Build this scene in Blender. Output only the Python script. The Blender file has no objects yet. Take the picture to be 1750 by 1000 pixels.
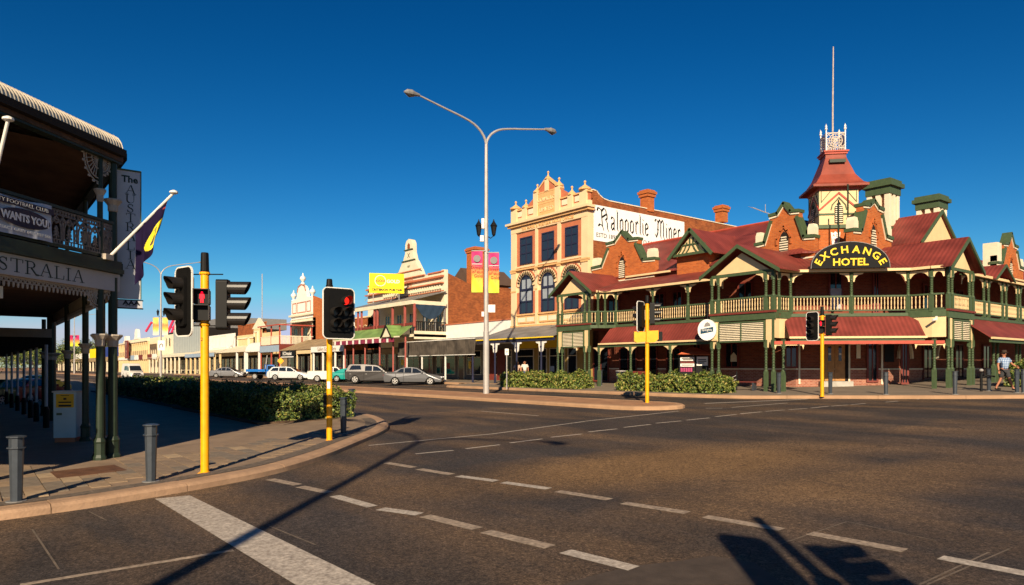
import bpy, bmesh, math, random
from mathutils import Vector, Matrix, noise
import numpy as np
random.seed(7)
SC = bpy.context.scene
COL = SC.collection
R_ = math.radians
# ---------------------------------------------------------------- camera, sky, sun, exposure
F_ = 1210.; CX = 875.; HZ = 628.; CZ = 1.41; TH = R_(52.3)
AX = (-math.sin(TH), math.cos(TH)); RT = (math.cos(TH), math.sin(TH))
cam = bpy.data.cameras.new('camera'); cam.lens = 36 * F_ / 1750; cam.sensor_width = 36
cam.shift_y = (HZ - 500) / 1750; cam.clip_end = 6000; cam.clip_start = .05
co = bpy.data.objects.new('camera', cam); COL.objects.link(co)
co.location = (0, 0, CZ); co.rotation_euler = (R_(90), 0, TH); SC.camera = co
SUN_DIR = Vector((-.7326, .6807, 0)).normalized(); ELEV = R_(25.5)
W = bpy.data.worlds.new("World"); SC.world = W; W.use_nodes = True
nt = W.node_tree; nt.nodes.clear()
sk = nt.nodes.new('ShaderNodeTexSky'); sk.sky_type = 'NISHITA'; sk.sun_disc = False
sk.sun_elevation = ELEV; sk.sun_rotation = math.atan2(-SUN_DIR.x, -SUN_DIR.y)
sk.air_density = 1.0; sk.dust_density = 0.0; sk.ozone_density = 6.0; sk.altitude = 400
hs = nt.nodes.new('ShaderNodeHueSaturation'); hs.inputs['Saturation'].default_value = 1.25; hs.inputs['Value'].default_value = 1
bg = nt.nodes.new('ShaderNodeBackground'); bg.inputs[1].default_value = .1
wo = nt.nodes.new('ShaderNodeOutputWorld')
ga = nt.nodes.new('ShaderNodeGamma'); ga.inputs[1].default_value = 1.42
pre = nt.nodes.new('ShaderNodeVectorMath'); pre.operation = 'MULTIPLY'; pre.inputs[1].default_value = (.213, .183, .144)
nt.links.new(sk.outputs[0], hs.inputs['Color']); nt.links.new(hs.outputs[0], pre.inputs[0]); nt.links.new(pre.outputs[0], ga.inputs[0]); po = nt.nodes.new('ShaderNodeVectorMath'); po.operation = 'SCALE'; po.inputs['Scale'].default_value = 3.85
mi = nt.nodes.new('ShaderNodeVectorMath'); mi.operation = 'MINIMUM'; mi.inputs[1].default_value = (.9, 1.0, 1.4)     # the glow round the sun, behind the camera, is kept no brighter than a clear horizon
nt.links.new(ga.outputs[0], mi.inputs[0]); nt.links.new(mi.outputs[0], po.inputs[0]); nt.links.new(po.outputs[0], bg.inputs[0]); nt.links.new(bg.outputs[0], wo.inputs[0])
sl = bpy.data.lights.new('sun', 'SUN'); sl.energy = 5.0; sl.angle = R_(.5); sl.color = (1, .83, .60)
so = bpy.data.objects.new('sun', sl); COL.objects.link(so)
dv = Vector((SUN_DIR.x * math.cos(ELEV), SUN_DIR.y * math.cos(ELEV), -math.sin(ELEV)))
so.rotation_euler = dv.to_track_quat('-Z', 'Y').to_euler(); so.location = (20, -20, 30)
SC.view_settings.view_transform = 'Standard'; SC.view_settings.look = 'None'
SC.view_settings.exposure = .6; SC.view_settings.gamma = 1; SC.view_settings.use_curve_mapping = False

# ---------------------------------------------------------------- survey helpers (photo bearing -> place on a wall plane or the ground)
def zr(y):
    y = max(-14, min(50, y))
    return .025 * (y - 31) if y < 29 else (-.05 + .035 * (y - 29))
def at(px, D):
    a = (px - CX) / F_; return (D * (AX[0] + a * RT[0]), D * (AX[1] + a * RT[1]))
def G(px, py, up=0.):
    D = 1.9 * F_ / (py - HZ)
    for _ in range(60):
        x, y = at(px, D); D = .5 * D + .5 * (CZ - zr(y) - up) * F_ / (py - HZ)
    return x, y
def depth(x, y): return x * AX[0] + y * AX[1]
def oY(px, Y):
    a = (px - CX) / F_; D = Y / (AX[1] + a * RT[1]); return at(px, D)[0]
def oX(px, X):
    a = (px - CX) / F_; D = X / (AX[0] + a * RT[0]); return at(px, D)[1]
def zY(px, py, Y): return CZ + (HZ - py) / F_ * depth(oY(px, Y), Y)
def zX(px, py, X): return CZ + (HZ - py) / F_ * depth(X, oX(px, X))

# ---------------------------------------------------------------- materials
MATS = {}
def mat(name, col, rough=.75, metal=0., var=.12, vs=3., bump=0., bs=40., spec=.3, emit=None, var2=0., vs2=.3, tint=None, stretch=None):
    if name in MATS: return MATS[name]
    m = bpy.data.materials.new(name); m.use_nodes = True; n = m.node_tree; b = n.nodes['Principled BSDF']
    b.inputs['Roughness'].default_value = rough; b.inputs['Metallic'].default_value = metal
    b.inputs['Specular IOR Level'].default_value = spec
    tc = n.nodes.new('ShaderNodeTexCoord'); vec = tc.outputs['Object']
    if stretch:
        mp = n.nodes.new('ShaderNodeMapping'); mp.inputs['Scale'].default_value = stretch; n.links.new(vec, mp.inputs[0]); vec = mp.outputs[0]
    c = n.nodes.new('ShaderNodeRGB'); c.outputs[0].default_value = (*col, 1); out = c.outputs[0]
    def layer(out, scale, amt, t=None):
        nz = n.nodes.new('ShaderNodeTexNoise'); nz.inputs['Scale'].default_value = scale; nz.inputs['Detail'].default_value = 5; nz.inputs['Roughness'].default_value = .6
        n.links.new(vec, nz.inputs['Vector'])
        rp = n.nodes.new('ShaderNodeMapRange'); rp.inputs['From Min'].default_value = .3; rp.inputs['From Max'].default_value = .7
        n.links.new(nz.outputs['Fac'], rp.inputs['Value'])
        if t is None:
            rp.inputs['To Min'].default_value = 1 - amt; rp.inputs['To Max'].default_value = 1 + amt
            mx = n.nodes.new('ShaderNodeVectorMath'); mx.operation = 'SCALE'; n.links.new(out, mx.inputs[0]); n.links.new(rp.outputs[0], mx.inputs['Scale']); return mx.outputs[0]
        rp.inputs['To Min'].default_value = 0; rp.inputs['To Max'].default_value = amt
        mx = n.nodes.new('ShaderNodeMix'); mx.data_type = 'RGBA'; n.links.new(rp.outputs[0], mx.inputs[0]); n.links.new(out, mx.inputs[6]); mx.inputs[7].default_value = (*t, 1); return mx.outputs[2]
    if var: out = layer(out, vs, var)
    if var2: out = layer(out, vs2, var2, tint)
    n.links.new(out, b.inputs['Base Color'])
    if bump:
        nz = n.nodes.new('ShaderNodeTexNoise'); nz.inputs['Scale'].default_value = bs; nz.inputs['Detail'].default_value = 4; n.links.new(vec, nz.inputs['Vector'])
        bp = n.nodes.new('ShaderNodeBump'); bp.inputs['Strength'].default_value = bump; bp.inputs['Distance'].default_value = .02
        n.links.new(nz.outputs['Fac'], bp.inputs['Height']); n.links.new(bp.outputs[0], b.inputs['Normal'])
    if emit: b.inputs['Emission Color'].default_value = (*emit[0], 1); b.inputs['Emission Strength'].default_value = emit[1]
    MATS[name] = m; return m
def brick(name, c1, c2, mortar, stain=.25, dark=(.05, .03, .02)):
    m = bpy.data.materials.new(name); m.use_nodes = True; n = m.node_tree; b = n.nodes['Principled BSDF']; b.inputs['Roughness'].default_value = .9; b.inputs['Specular IOR Level'].default_value = .15
    tc = n.nodes.new('ShaderNodeTexCoord'); sp = n.nodes.new('ShaderNodeSeparateXYZ'); n.links.new(tc.outputs['Object'], sp.inputs[0])
    ad = n.nodes.new('ShaderNodeMath'); n.links.new(sp.outputs[0], ad.inputs[0]); n.links.new(sp.outputs[1], ad.inputs[1])
    cb = n.nodes.new('ShaderNodeCombineXYZ'); n.links.new(ad.outputs[0], cb.inputs[0]); n.links.new(sp.outputs[2], cb.inputs[1])
    bt = n.nodes.new('ShaderNodeTexBrick'); bt.inputs['Scale'].default_value = 1; bt.inputs['Brick Width'].default_value = .24; bt.inputs['Row Height'].default_value = .086
    bt.inputs['Mortar Size'].default_value = .008; bt.inputs['Bias'].default_value = 0
    for i, c in (('Color1', c1), ('Color2', c2), ('Mortar', mortar)): bt.inputs[i].default_value = (*c, 1)
    n.links.new(cb.outputs[0], bt.inputs['Vector'])
    nz = n.nodes.new('ShaderNodeTexNoise'); nz.inputs['Scale'].default_value = 1.1; nz.inputs['Detail'].default_value = 8; nz.inputs['Roughness'].default_value = .7; n.links.new(tc.outputs['Object'], nz.inputs['Vector'])
    rp = n.nodes.new('ShaderNodeMapRange'); rp.inputs['From Min'].default_value = .42; rp.inputs['From Max'].default_value = .75; rp.inputs['To Max'].default_value = stain; n.links.new(nz.outputs['Fac'], rp.inputs['Value'])
    mx = n.nodes.new('ShaderNodeMix'); mx.data_type = 'RGBA'; n.links.new(rp.outputs[0], mx.inputs[0]); n.links.new(bt.outputs['Color'], mx.inputs[6]); mx.inputs[7].default_value = (*dark, 1)
    n.links.new(mx.outputs[2], b.inputs['Base Color'])
    bp = n.nodes.new('ShaderNodeBump'); bp.inputs['Strength'].default_value = .5; bp.inputs['Distance'].default_value = .01; bp.invert = True
    n.links.new(bt.outputs['Fac'], bp.inputs['Height']); n.links.new(bp.outputs[0], b.inputs['Normal']); return m
def iron(name, col, axis='x', pitch=.22, rough=.55, fade=.3):
    m = bpy.data.materials.new(name); m.use_nodes = True; n = m.node_tree; b = n.nodes['Principled BSDF']; b.inputs['Roughness'].default_value = rough; b.inputs['Specular IOR Level'].default_value = .3
    tc = n.nodes.new('ShaderNodeTexCoord'); mp = n.nodes.new('ShaderNodeMapping'); n.links.new(tc.outputs['Object'], mp.inputs[0])
    mp.inputs['Rotation'].default_value = (0, 0, {'x': 0, 'y': R_(90), 'd': R_(-45)}[axis])
    wv = n.nodes.new('ShaderNodeTexWave'); wv.bands_direction = 'X'; wv.inputs['Scale'].default_value = 1 / pitch * .314; n.links.new(mp.outputs[0], wv.inputs['Vector'])
    nz = n.nodes.new('ShaderNodeTexNoise'); nz.inputs['Scale'].default_value = .9; nz.inputs['Detail'].default_value = 6; n.links.new(tc.outputs['Object'], nz.inputs['Vector'])
    rp = n.nodes.new('ShaderNodeMapRange'); rp.inputs['From Min'].default_value = .3; rp.inputs['From Max'].default_value = .7; rp.inputs['To Min'].default_value = 1 - fade; rp.inputs['To Max'].default_value = 1 + fade; n.links.new(nz.outputs['Fac'], rp.inputs['Value'])
    wr = n.nodes.new('ShaderNodeMapRange'); wr.inputs['To Min'].default_value = .8; wr.inputs['To Max'].default_value = 1.06; n.links.new(wv.outputs['Fac'], wr.inputs['Value'])
    mu = n.nodes.new('ShaderNodeMath'); mu.operation = 'MULTIPLY'; n.links.new(rp.outputs[0], mu.inputs[0]); n.links.new(wr.outputs[0], mu.inputs[1])
    sc = n.nodes.new('ShaderNodeVectorMath'); sc.operation = 'SCALE'; sc.inputs[0].default_value = col; n.links.new(mu.outputs[0], sc.inputs['Scale']); n.links.new(sc.outputs[0], b.inputs['Base Color'])
    bp = n.nodes.new('ShaderNodeBump'); bp.inputs['Strength'].default_value = .35; bp.inputs['Distance'].default_value = .02; n.links.new(wv.outputs['Fac'], bp.inputs['Height']); n.links.new(bp.outputs[0], b.inputs['Normal'])
    return m
def glassm(name, col=(.012, .016, .022), rough=.06):
    m = bpy.data.materials.new(name); m.use_nodes = True; b = m.node_tree.nodes['Principled BSDF']
    b.inputs['Base Color'].default_value = (*col, 1); b.inputs['Roughness'].default_value = rough; b.inputs['Specular IOR Level'].default_value = .6; return m

RED = (.2, .038, .028); GRN = (.062, .092, .042); CRM = (.72, .52, .27)
M = dict(
 kerb=mat('kerb concrete', (.4, .25, .15), .85, var=.22, vs=2.2, bump=.5, bs=30, var2=.35, vs2=12, tint=(.26, .16, .1)),
 kerbfar=mat('red dusted kerb concrete', (.4, .24, .135), .85, var=.18, vs=1.2, bump=.4, bs=30),
 path=mat('footpath brick paving', (.25, .175, .115), .85, var=.2, vs=1.5, bump=.4, bs=25),
 pathf=mat('far footpath paving', (.21, .165, .12), .85, var=.15, vs=.8, bump=.4, bs=25),
 white=mat('white paint', (.78, .74, .66), .6, var=.07, vs=2), line=mat('worn road paint', (.58, .5, .41), .7, var=.2, vs=9, var2=.75, vs2=22, tint=(.12, .09, .07)),
 lined=mat('old road paint', (.44, .34, .25), .8, var=.2, vs=9, var2=.85, vs2=16, tint=(.12, .09, .065)),
 cream=mat('cream paint', CRM, .65, var=.08, vs=2), creamw=mat('pale cream paint', (.76, .66, .47), .65, var=.1, vs=1.4, var2=.12, vs2=4, tint=(.4, .3, .18)),
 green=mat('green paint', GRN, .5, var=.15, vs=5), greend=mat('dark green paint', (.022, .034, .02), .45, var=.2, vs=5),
 maroon=mat('dark red timber', (.17, .032, .022), .6), redp=mat('red paint', (.42, .07, .04), .55), redpost=mat('red oxide post', (.36, .09, .07), .55),
 peach=mat('peach render', (.78, .57, .33), .75, var=.09, vs=1.5, bump=.25, bs=18, var2=.12, vs2=3, tint=(.5, .27, .13)), peacht=mat('orange render', (.68, .39, .16), .75),
 terra=mat('terracotta trim', (.48, .15, .07), .75),
 blue=mat('navy paint', (.02, .022, .05), .5), yellow=mat('signal pole yellow', (.86, .37, .0), .4, var=.12, vs=7, spec=.5),
 black=mat('black plastic', (.006, .0055, .005), .55, var=.2, vs=8, spec=.2), blackm=mat('matt black', (.006, .006, .006), .8),
 bollard=mat('bollard paint', (.04, .048, .058), .38, var=.15, vs=9, spec=.5), steel=mat('galvanised steel', (.42, .39, .36), .5, .25, var=.12, vs=3),
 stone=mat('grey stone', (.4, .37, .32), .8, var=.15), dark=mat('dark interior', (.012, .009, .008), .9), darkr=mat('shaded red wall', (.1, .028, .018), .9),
 ylw=mat('billboard yellow', (.93, .68, .0), .5, var=.02), ink=mat('black ink', (.012, .012, .014), .6), gold=mat('gold lettering', (.85, .56, .02), .45, var=.03),
 grnink=mat('green black lettering', (.012, .03, .024), .6), navyw=mat('blue white stripe', (.3, .38, .47), .6),
 wood=mat('varnished timber', (.42, .2, .06), .5, var=.2, vs=4), tan=iron('tan iron roof', (.36, .25, .13), 'x', .25), lead=mat('grey iron', (.2, .19, .18), .6),
 roofd=iron('red iron roof ribs across', RED, 'd'), roofx=iron('red iron roof', RED, 'x'), roofy=iron('red iron roof side', RED, 'y'),
 groof=iron('green iron skirt', (.17, .27, .075), 'x', .3, fade=.35), grey=iron('grey roof iron', (.21, .2, .185), 'x', .3), shade=mat('grey brown shade cloth', (.075, .06, .045), .95, var=.45, vs=1.6),
 soffit=mat('brown boarded soffit', (.17, .1, .06), .85, var=.3, vs=1.5), lacew=mat('cream lace iron', (.4, .34, .27), .6, var=.15, vs=9), lacer=mat('rusty lace iron', (.23, .18, .15), .7, var=.35, vs=9),
 glass=glassm('window glass'), glassb=glassm('blue window glass', (.02, .03, .05)), chrome=mat('bright metal', (.62, .6, .57), .3, .7, var=.05), tyre=mat('tyre rubber', (.012, .011, .01), .85),
 rim=mat('wheel rim', (.55, .53, .5), .35, .4, var=.05), tail=mat('tail lamp red', (.5, .01, .01), .3, spec=.6), head=mat('head lamp lens', (.6, .6, .6), .15, spec=.7),
 banner=mat('purple banner', (.2, .02, .11), .7), soil=mat('garden soil', (.1, .06, .035), .95, var=.4, vs=12, bump=.8, bs=30),
 bkU=brick('orange brick', (.53, .135, .03), (.38, .085, .02), (.42, .2, .09), .45, (.28, .09, .03)), bkL=brick('dark red brick', (.26, .065, .032), (.17, .042, .024), (.2, .11, .075), .2),
 bkP=brick('salvaged red brick plinth', (.4, .16, .1), (.27, .08, .05), (.46, .32, .24), .25), bkC=brick('weathered brick', (.42, .12, .035), (.27, .065, .022), (.22, .11, .05), .85, (.1, .035, .018)),
)
# ---------------------------------------------------------------- mesh builder
def frame(o, ex, into=None):
    ex = Vector((ex[0], ex[1], 0)).normalized(); iy = Vector((-ex.y, ex.x, 0)) if into is None else Vector((into[0], into[1], 0)).normalized()
    return Matrix(((ex.x, iy.x, 0, o[0]), (ex.y, iy.y, 0, o[1]), (0, 0, 1, o[2] if len(o) > 2 else 0), (0, 0, 0, 1)))
I4 = Matrix.Identity(4)
class MB:
    def __init__(s, fr=None): s.v = []; s.f = []; s.fr = fr or I4
    def add(s, vs, fs):
        b = len(s.v); s.v += [tuple(s.fr @ Vector(v)) for v in vs]; s.f += [tuple(b + i for i in f) for f in fs]; return s
    def box(s, x0, x1, y0, y1, z0, z1):
        v = [(x, y, z) for z in (z0, z1) for y in (y0, y1) for x in (x0, x1)]
        return s.add(v, [(0, 2, 3, 1), (4, 5, 7, 6), (0, 1, 5, 4), (2, 6, 7, 3), (0, 4, 6, 2), (1, 3, 7, 5)])
    def slab(s, pts, y0, y1):      # polygon in x,z pushed through y
        n = len(pts); v = [(p[0], y0, p[1]) for p in pts] + [(p[0], y1, p[1]) for p in pts]
        return s.add(v, [tuple(range(n)), tuple(range(2 * n - 1, n - 1, -1))] + [(i, i + n, (i + 1) % n + n, (i + 1) % n) for i in range(n)])
    def plan(s, pts, z0, z1):      # polygon in x,y pushed up
        n = len(pts); v = [(p[0], p[1], z0) for p in pts] + [(p[0], p[1], z1) for p in pts]
        return s.add(v, [tuple(range(n - 1, -1, -1)), tuple(range(n, 2 * n))] + [(i, (i + 1) % n, (i + 1) % n + n, i + n) for i in range(n)])
    def panel(s, pts, t=.06):      # sloping slab: corner points, thickness downwards
        n = len(pts); v = list(pts) + [(p[0], p[1], p[2] - t) for p in pts]
        return s.add(v, [tuple(range(n)), tuple(range(2 * n - 1, n - 1, -1))] + [(i, i + n, (i + 1) % n + n, (i + 1) % n) for i in range(n)])
    def tube(s, pts, r, n=8, caps=True):
        pts = [Vector(p) for p in pts]; k = len(pts); rs = r if isinstance(r, (list, tuple)) else [r] * k; vs = []; up = None
        for i, p in enumerate(pts):
            t = (pts[min(i + 1, k - 1)] - pts[max(i - 1, 0)]).normalized()
            if up is None: up = Vector((0, 0, 1)) if abs(t.z) < .9 else Vector((1, 0, 0))
            a = t.cross(up).normalized(); b = a.cross(t).normalized(); up = b
            for j in range(n):
                q = 2 * math.pi * j / n; vs.append(p + (a * math.cos(q) + b * math.sin(q)) * rs[i])
        fs = [(i * n + j, i * n + (j + 1) % n, (i + 1) * n + (j + 1) % n, (i + 1) * n + j) for i in range(k - 1) for j in range(n)]
        if caps: fs += [tuple(range(n - 1, -1, -1)), tuple(range((k - 1) * n, k * n))]
        return s.add(vs, fs)
    def lathe(s, prof, c=(0, 0, 0), n=12, ph=0, sq=None):
        vs = []
        for r, z in prof:
            for j in range(n):
                q = 2 * math.pi * j / n + ph; vs.append((c[0] + r * math.cos(q), c[1] + r * math.sin(q), c[2] + z))
        k = len(prof); fs = [(i * n + j, i * n + (j + 1) % n, (i + 1) * n + (j + 1) % n, (i + 1) * n + j) for i in range(k - 1) for j in range(n)]
        fs += [tuple(range(n - 1, -1, -1)), tuple(range((k - 1) * n, k * n))]
        return s.add(vs, fs)
    def rib(s, pts, w, y0, y1, closed=False):     # flat strap along a line in x,z
        k = len(pts)
        for i in range(k if closed else k - 1):
            a = Vector((pts[i][0], pts[i][1])); b = Vector((pts[(i + 1) % k][0], pts[(i + 1) % k][1])); d = (b - a)
            if d.length < 1e-6: continue
            d.normalize(); nn = Vector((-d.y, d.x)) * w / 2; a = a - d * w * .3; b = b + d * w * .3
            s.slab([tuple(a + nn), tuple(a - nn), tuple(b - nn), tuple(b + nn)], y0, y1)
        return s
    def nib(s, pts, nx, nz, y):
        for i in range(len(pts) - 1):
            a, b = pts[i], pts[i + 1]
            s.add([(a[0] - nx, y, a[1] - nz), (a[0] + nx, y, a[1] + nz), (b[0] + nx, y, b[1] + nz), (b[0] - nx, y, b[1] - nz)], [(0, 1, 2, 3)])
        return s
    def mesh(s, name, m, fix=True, smooth=False):
        me = bpy.data.meshes.new(name); me.from_pydata(s.v, [], s.f)
        if fix:
            b = bmesh.new(); b.from_mesh(me); bmesh.ops.recalc_face_normals(b, faces=b.faces); b.to_mesh(me); b.free()
        for x in (m if isinstance(m, list) else [m]): me.materials.append(x)
        if smooth: me.polygons.foreach_set('use_smooth', [True] * len(me.polygons))
        return me
    def build(s, name, m, parent=None, fix=True, smooth=False, label=None, loc=None):
        o = bpy.data.objects.new(name, s.mesh(name, m, fix, smooth)); COL.objects.link(o)
        attach(o, parent, loc)
        if label: o['label'] = label
        return o
def attach(o, parent, loc=None):
    if parent is not None:
        o.parent = parent
        if loc is not None: o.location = loc
        elif parent.name in ABS: o.location = -Vector(ABS[parent.name])
    elif loc is not None: o.location = loc
ABS = {}
def thing(name, label, cat, loc=(0, 0, 0), group=None, rot=None):
    o = bpy.data.objects.new(name, None); COL.objects.link(o); o.location = loc; o.empty_display_size = .3
    o['label'] = label; o['category'] = cat
    if group: o['group'] = group
    if rot is None: ABS[o.name] = tuple(loc)          # children are given in world coordinates
    else: o.rotation_euler = (0, 0, rot)              # children are given in the thing's own coordinates
    return o
def tag(o, label, cat, group=None):
    o['label'] = label; o['category'] = cat
    if group: o['group'] = group
    return o
def struct(o, kind='structure'): o['kind'] = kind; return o
def inst(name, me, parent, wloc, rz=0, sc=None):      # one more object on a shared mesh, world position
    o = bpy.data.objects.new(name, me); COL.objects.link(o); o.parent = parent
    o.location = Vector(wloc) - Vector(ABS.get(parent.name, (0, 0, 0))); o.rotation_euler = (0, 0, rz)
    if sc: o.scale = sc
    return o
def copy_tree(o, parent=None):
    c = o.copy(); COL.objects.link(c)
    if parent is not None: c.parent = parent
    for ch in list(o.children): copy_tree(ch, c)
    return c
def place(proto, used, loc, rot, label, name=None):
    o = proto if not used else copy_tree(proto)
    o.location = loc; o.rotation_euler = (0, 0, rot); o['label'] = label; return o
def text(s, size, fr, x, z, m, parent, name='lettering', y=-.02, align='CENTER', sx=1., bold=0., ext=.004, shear=0, arc=None, loc=None):
    def one(ch, mx, al):
        c = bpy.data.curves.new('t', 'FONT'); c.body = ch; c.size = size; c.align_x = al; c.resolution_u = 2; c.extrude = ext; c.offset = bold; c.shear = shear
        o = bpy.data.objects.new('t', c); me = bpy.data.meshes.new_from_object(o); bpy.data.objects.remove(o); bpy.data.curves.remove(c)
        me.transform(mx); return me
    base = Matrix(((sx, 0, 0, 0), (0, 0, -1, y), (0, 1, 0, 0), (0, 0, 0, 1)))
    if arc is None: mes = [one(s, fr @ Matrix.Translation((x, 0, z)) @ base, align)]
    else:
        mes = []; r, a0, a1, rz = arc          # ellipse radii, start/end angle
        for i, ch in enumerate(s):
            a = a0 + (a1 - a0) * i / (len(s) - 1); p = (x + r * math.cos(a), 0, z + rz * math.sin(a)); tn = math.atan2(rz * math.cos(a), -r * math.sin(a))
            rot = Matrix.Rotation(-(tn + math.pi), 4, 'Y'); mes.append(one(ch, fr @ Matrix.Translation(p) @ rot @ base, 'CENTER'))
    b = bmesh.new()
    for me in mes: b.from_mesh(me); bpy.data.meshes.remove(me)
    me = bpy.data.meshes.new(name); b.to_mesh(me); b.free(); me.materials.clear(); me.materials.append(m)
    o = bpy.data.objects.new(name, me); COL.objects.link(o); attach(o, parent, loc); return o
def drape(name, poly, up, m, thick=0., yb=(-14, 29, 50), step=None):     # flat polygon laid over the falling ground
    b = bmesh.new(); vs = [b.verts.new((p[0], p[1], 0)) for p in poly]; b.faces.new(vs)
    for yy in yb: bmesh.ops.bisect_plane(b, geom=b.verts[:] + b.edges[:] + b.faces[:], plane_co=(0, yy, 0), plane_no=(0, 1, 0))
    if thick:
        r = bmesh.ops.extrude_face_region(b, geom=b.faces[:])
        top = [v for v in r['geom'] if isinstance(v, bmesh.types.BMVert)]; ts = set(top)
        for v in b.verts: v.co.z = zr(v.co.y) + up - (0 if v in ts else thick)
    else:
        for v in b.verts: v.co.z = zr(v.co.y) + up
    bmesh.ops.recalc_face_normals(b, faces=b.faces)
    if not thick:
        for f in b.faces:
            if f.normal.z < 0: f.normal_flip()
    me = bpy.data.meshes.new(name); b.to_mesh(me); b.free(); me.materials.append(m)
    o = bpy.data.objects.new(name, me); COL.objects.link(o); return o
# ---------------------------------------------------------------- ground, road, kerbs, footpaths
def asphalt():
    m = bpy.data.materials.new('dusty asphalt'); m.use_nodes = True; n = m.node_tree; b = n.nodes['Principled BSDF']; b.inputs['Roughness'].default_value = .82; b.inputs['Specular IOR Level'].default_value = .25
    L = n.links.new; tc = n.nodes.new('ShaderNodeTexCoord'); out = n.nodes.new('ShaderNodeRGB'); out.outputs[0].default_value = (.048, .037, .031, 1); col = out.outputs[0]
    def nz(scale, det=5, rough=.6, vec=None):
        t = n.nodes.new('ShaderNodeTexNoise'); t.inputs['Scale'].default_value = scale; t.inputs['Detail'].default_value = det; t.inputs['Roughness'].default_value = rough; L(vec or tc.outputs['Object'], t.inputs['Vector']); return t.outputs['Fac']
    def rng(f, a, b_, c, d):
        r = n.nodes.new('ShaderNodeMapRange'); L(f, r.inputs['Value']); r.inputs['From Min'].default_value = a; r.inputs['From Max'].default_value = b_; r.inputs['To Min'].default_value = c; r.inputs['To Max'].default_value = d; return r.outputs[0]
    def mixc(col, f, c):
        x = n.nodes.new('ShaderNodeMix'); x.data_type = 'RGBA'; L(f, x.inputs[0]); L(col, x.inputs[6]); x.inputs[7].default_value = (*c, 1); return x.outputs[2]
    def scl(col, f):
        x = n.nodes.new('ShaderNodeVectorMath'); x.operation = 'SCALE'; L(col, x.inputs[0]); L(f, x.inputs['Scale']); return x.outputs[0]
    mp = n.nodes.new('ShaderNodeMapping'); mp.inputs['Scale'].default_value = (.12, .45, 1); mp.inputs['Rotation'].default_value = (0, 0, R_(20)); L(tc.outputs['Object'], mp.inputs[0])
    mp2 = n.nodes.new('ShaderNodeMapping'); mp2.inputs['Scale'].default_value = (.5, .07, 1); L(tc.outputs['Object'], mp2.inputs[0])
    col = mixc(col, rng(nz(1.3, 4, .5, mp.outputs[0]), .42, .66, 0, .9), (.15, .092, .05))      # red dust
    col = mixc(col, rng(nz(1.0, 3, .5, mp2.outputs[0]), .52, .72, 0, .5), (.04, .036, .034))     # tyre paths
    wr0 = n.nodes.new('ShaderNodeVectorMath'); wr0.operation = 'ADD'; n0 = n.nodes.new('ShaderNodeTexNoise'); n0.inputs['Scale'].default_value = .7; L(tc.outputs['Object'], n0.inputs['Vector']); sb = n.nodes.new('ShaderNodeVectorMath'); sb.operation = 'SCALE'; sb.inputs['Scale'].default_value = 1.2; L(n0.outputs['Color'], sb.inputs[0]); sb2 = n.nodes.new('ShaderNodeVectorMath'); sb2.operation = 'SUBTRACT'; sb2.inputs[1].default_value = (.6, .6, .6); L(sb.outputs[0], sb2.inputs[0]); L(tc.outputs['Object'], wr0.inputs[0]); L(sb2.outputs[0], wr0.inputs[1])
    for (pa, pb, wd_, am) in (((760, 835), (1420, 762), 1.5, .95), ((1100, 880), (1700, 790), 1.0, .45), ((1150, 960), (640, 905), .9, .2)):
        a_ = Vector(G(*pa)); b_ = Vector(G(*pb)); c_ = (a_ + b_) / 2; d_ = b_ - a_; mq = n.nodes.new('ShaderNodeMapping'); mq.vector_type = 'TEXTURE'; mq.inputs['Location'].default_value = (c_.x, c_.y, 0); mq.inputs['Rotation'].default_value = (0, 0, math.atan2(d_.y, d_.x)); mq.inputs['Scale'].default_value = (d_.length * .62, wd_ * 1.6, 50); L(wr0.outputs[0], mq.inputs[0])
        gr = n.nodes.new('ShaderNodeTexGradient'); gr.gradient_type = 'SPHERICAL'; L(mq.outputs[0], gr.inputs[0]); col = mixc(col, rng(gr.outputs['Fac'], .0, .6, 0, am), (.2, .115, .05))
    col = scl(col, rng(nz(.35, 6), .3, .7, .78, 1.25))
    col = scl(col, rng(nz(14, 3, .7), .35, .65, .7, 1.3)); col = scl(col, rng(nz(42, 2, .8), .36, .64, .6, 1.4))
    for sc_, lo, hi in ((34, .7, 1.35), (70, .6, 1.4)):        # pale and dark chips of stone
        vc = n.nodes.new('ShaderNodeTexVoronoi'); vc.inputs['Scale'].default_value = sc_; L(tc.outputs['Object'], vc.inputs['Vector']); sx_ = n.nodes.new('ShaderNodeSeparateColor'); L(vc.outputs['Color'], sx_.inputs[0]); col = scl(col, rng(sx_.outputs[0], 0, 1, lo, hi))
    vo = n.nodes.new('ShaderNodeTexVoronoi'); vo.feature = 'DISTANCE_TO_EDGE'; vo.inputs['Scale'].default_value = .22; 
    wr = n.nodes.new('ShaderNodeVectorMath'); wr.operation = 'ADD'; nn = n.nodes.new('ShaderNodeTexNoise'); nn.inputs['Scale'].default_value = 1.6; L(tc.outputs['Object'], nn.inputs['Vector']); L(tc.outputs['Object'], wr.inputs[0]); L(nn.outputs['Color'], wr.inputs[1]); L(wr.outputs[0], vo.inputs['Vector'])
    col = mixc(col, rng(vo.outputs['Distance'], 0, .0035, .75, 0), (.02, .016, .013))
    L(col, b.inputs['Base Color'])
    bp = n.nodes.new('ShaderNodeBump'); bp.inputs['Strength'].default_value = .7; bp.inputs['Distance'].default_value = .012; L(nz(90, 3, .7), bp.inputs['Height']); L(bp.outputs[0], b.inputs['Normal']); return m
ASPH = asphalt()
gnd = struct(drape('ground', [(-2500, -2500), (2500, -2500), (2500, 2500), (-2500, 2500)], -.06, mat('red earth', (.3, .15, .08), .95, var=.2, vs=.1)))
road = struct(drape('road', [(-420, -70), (70, -70), (70, 120), (-420, 120)], 0, ASPH, yb=(-14, 29, 50)))
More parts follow.
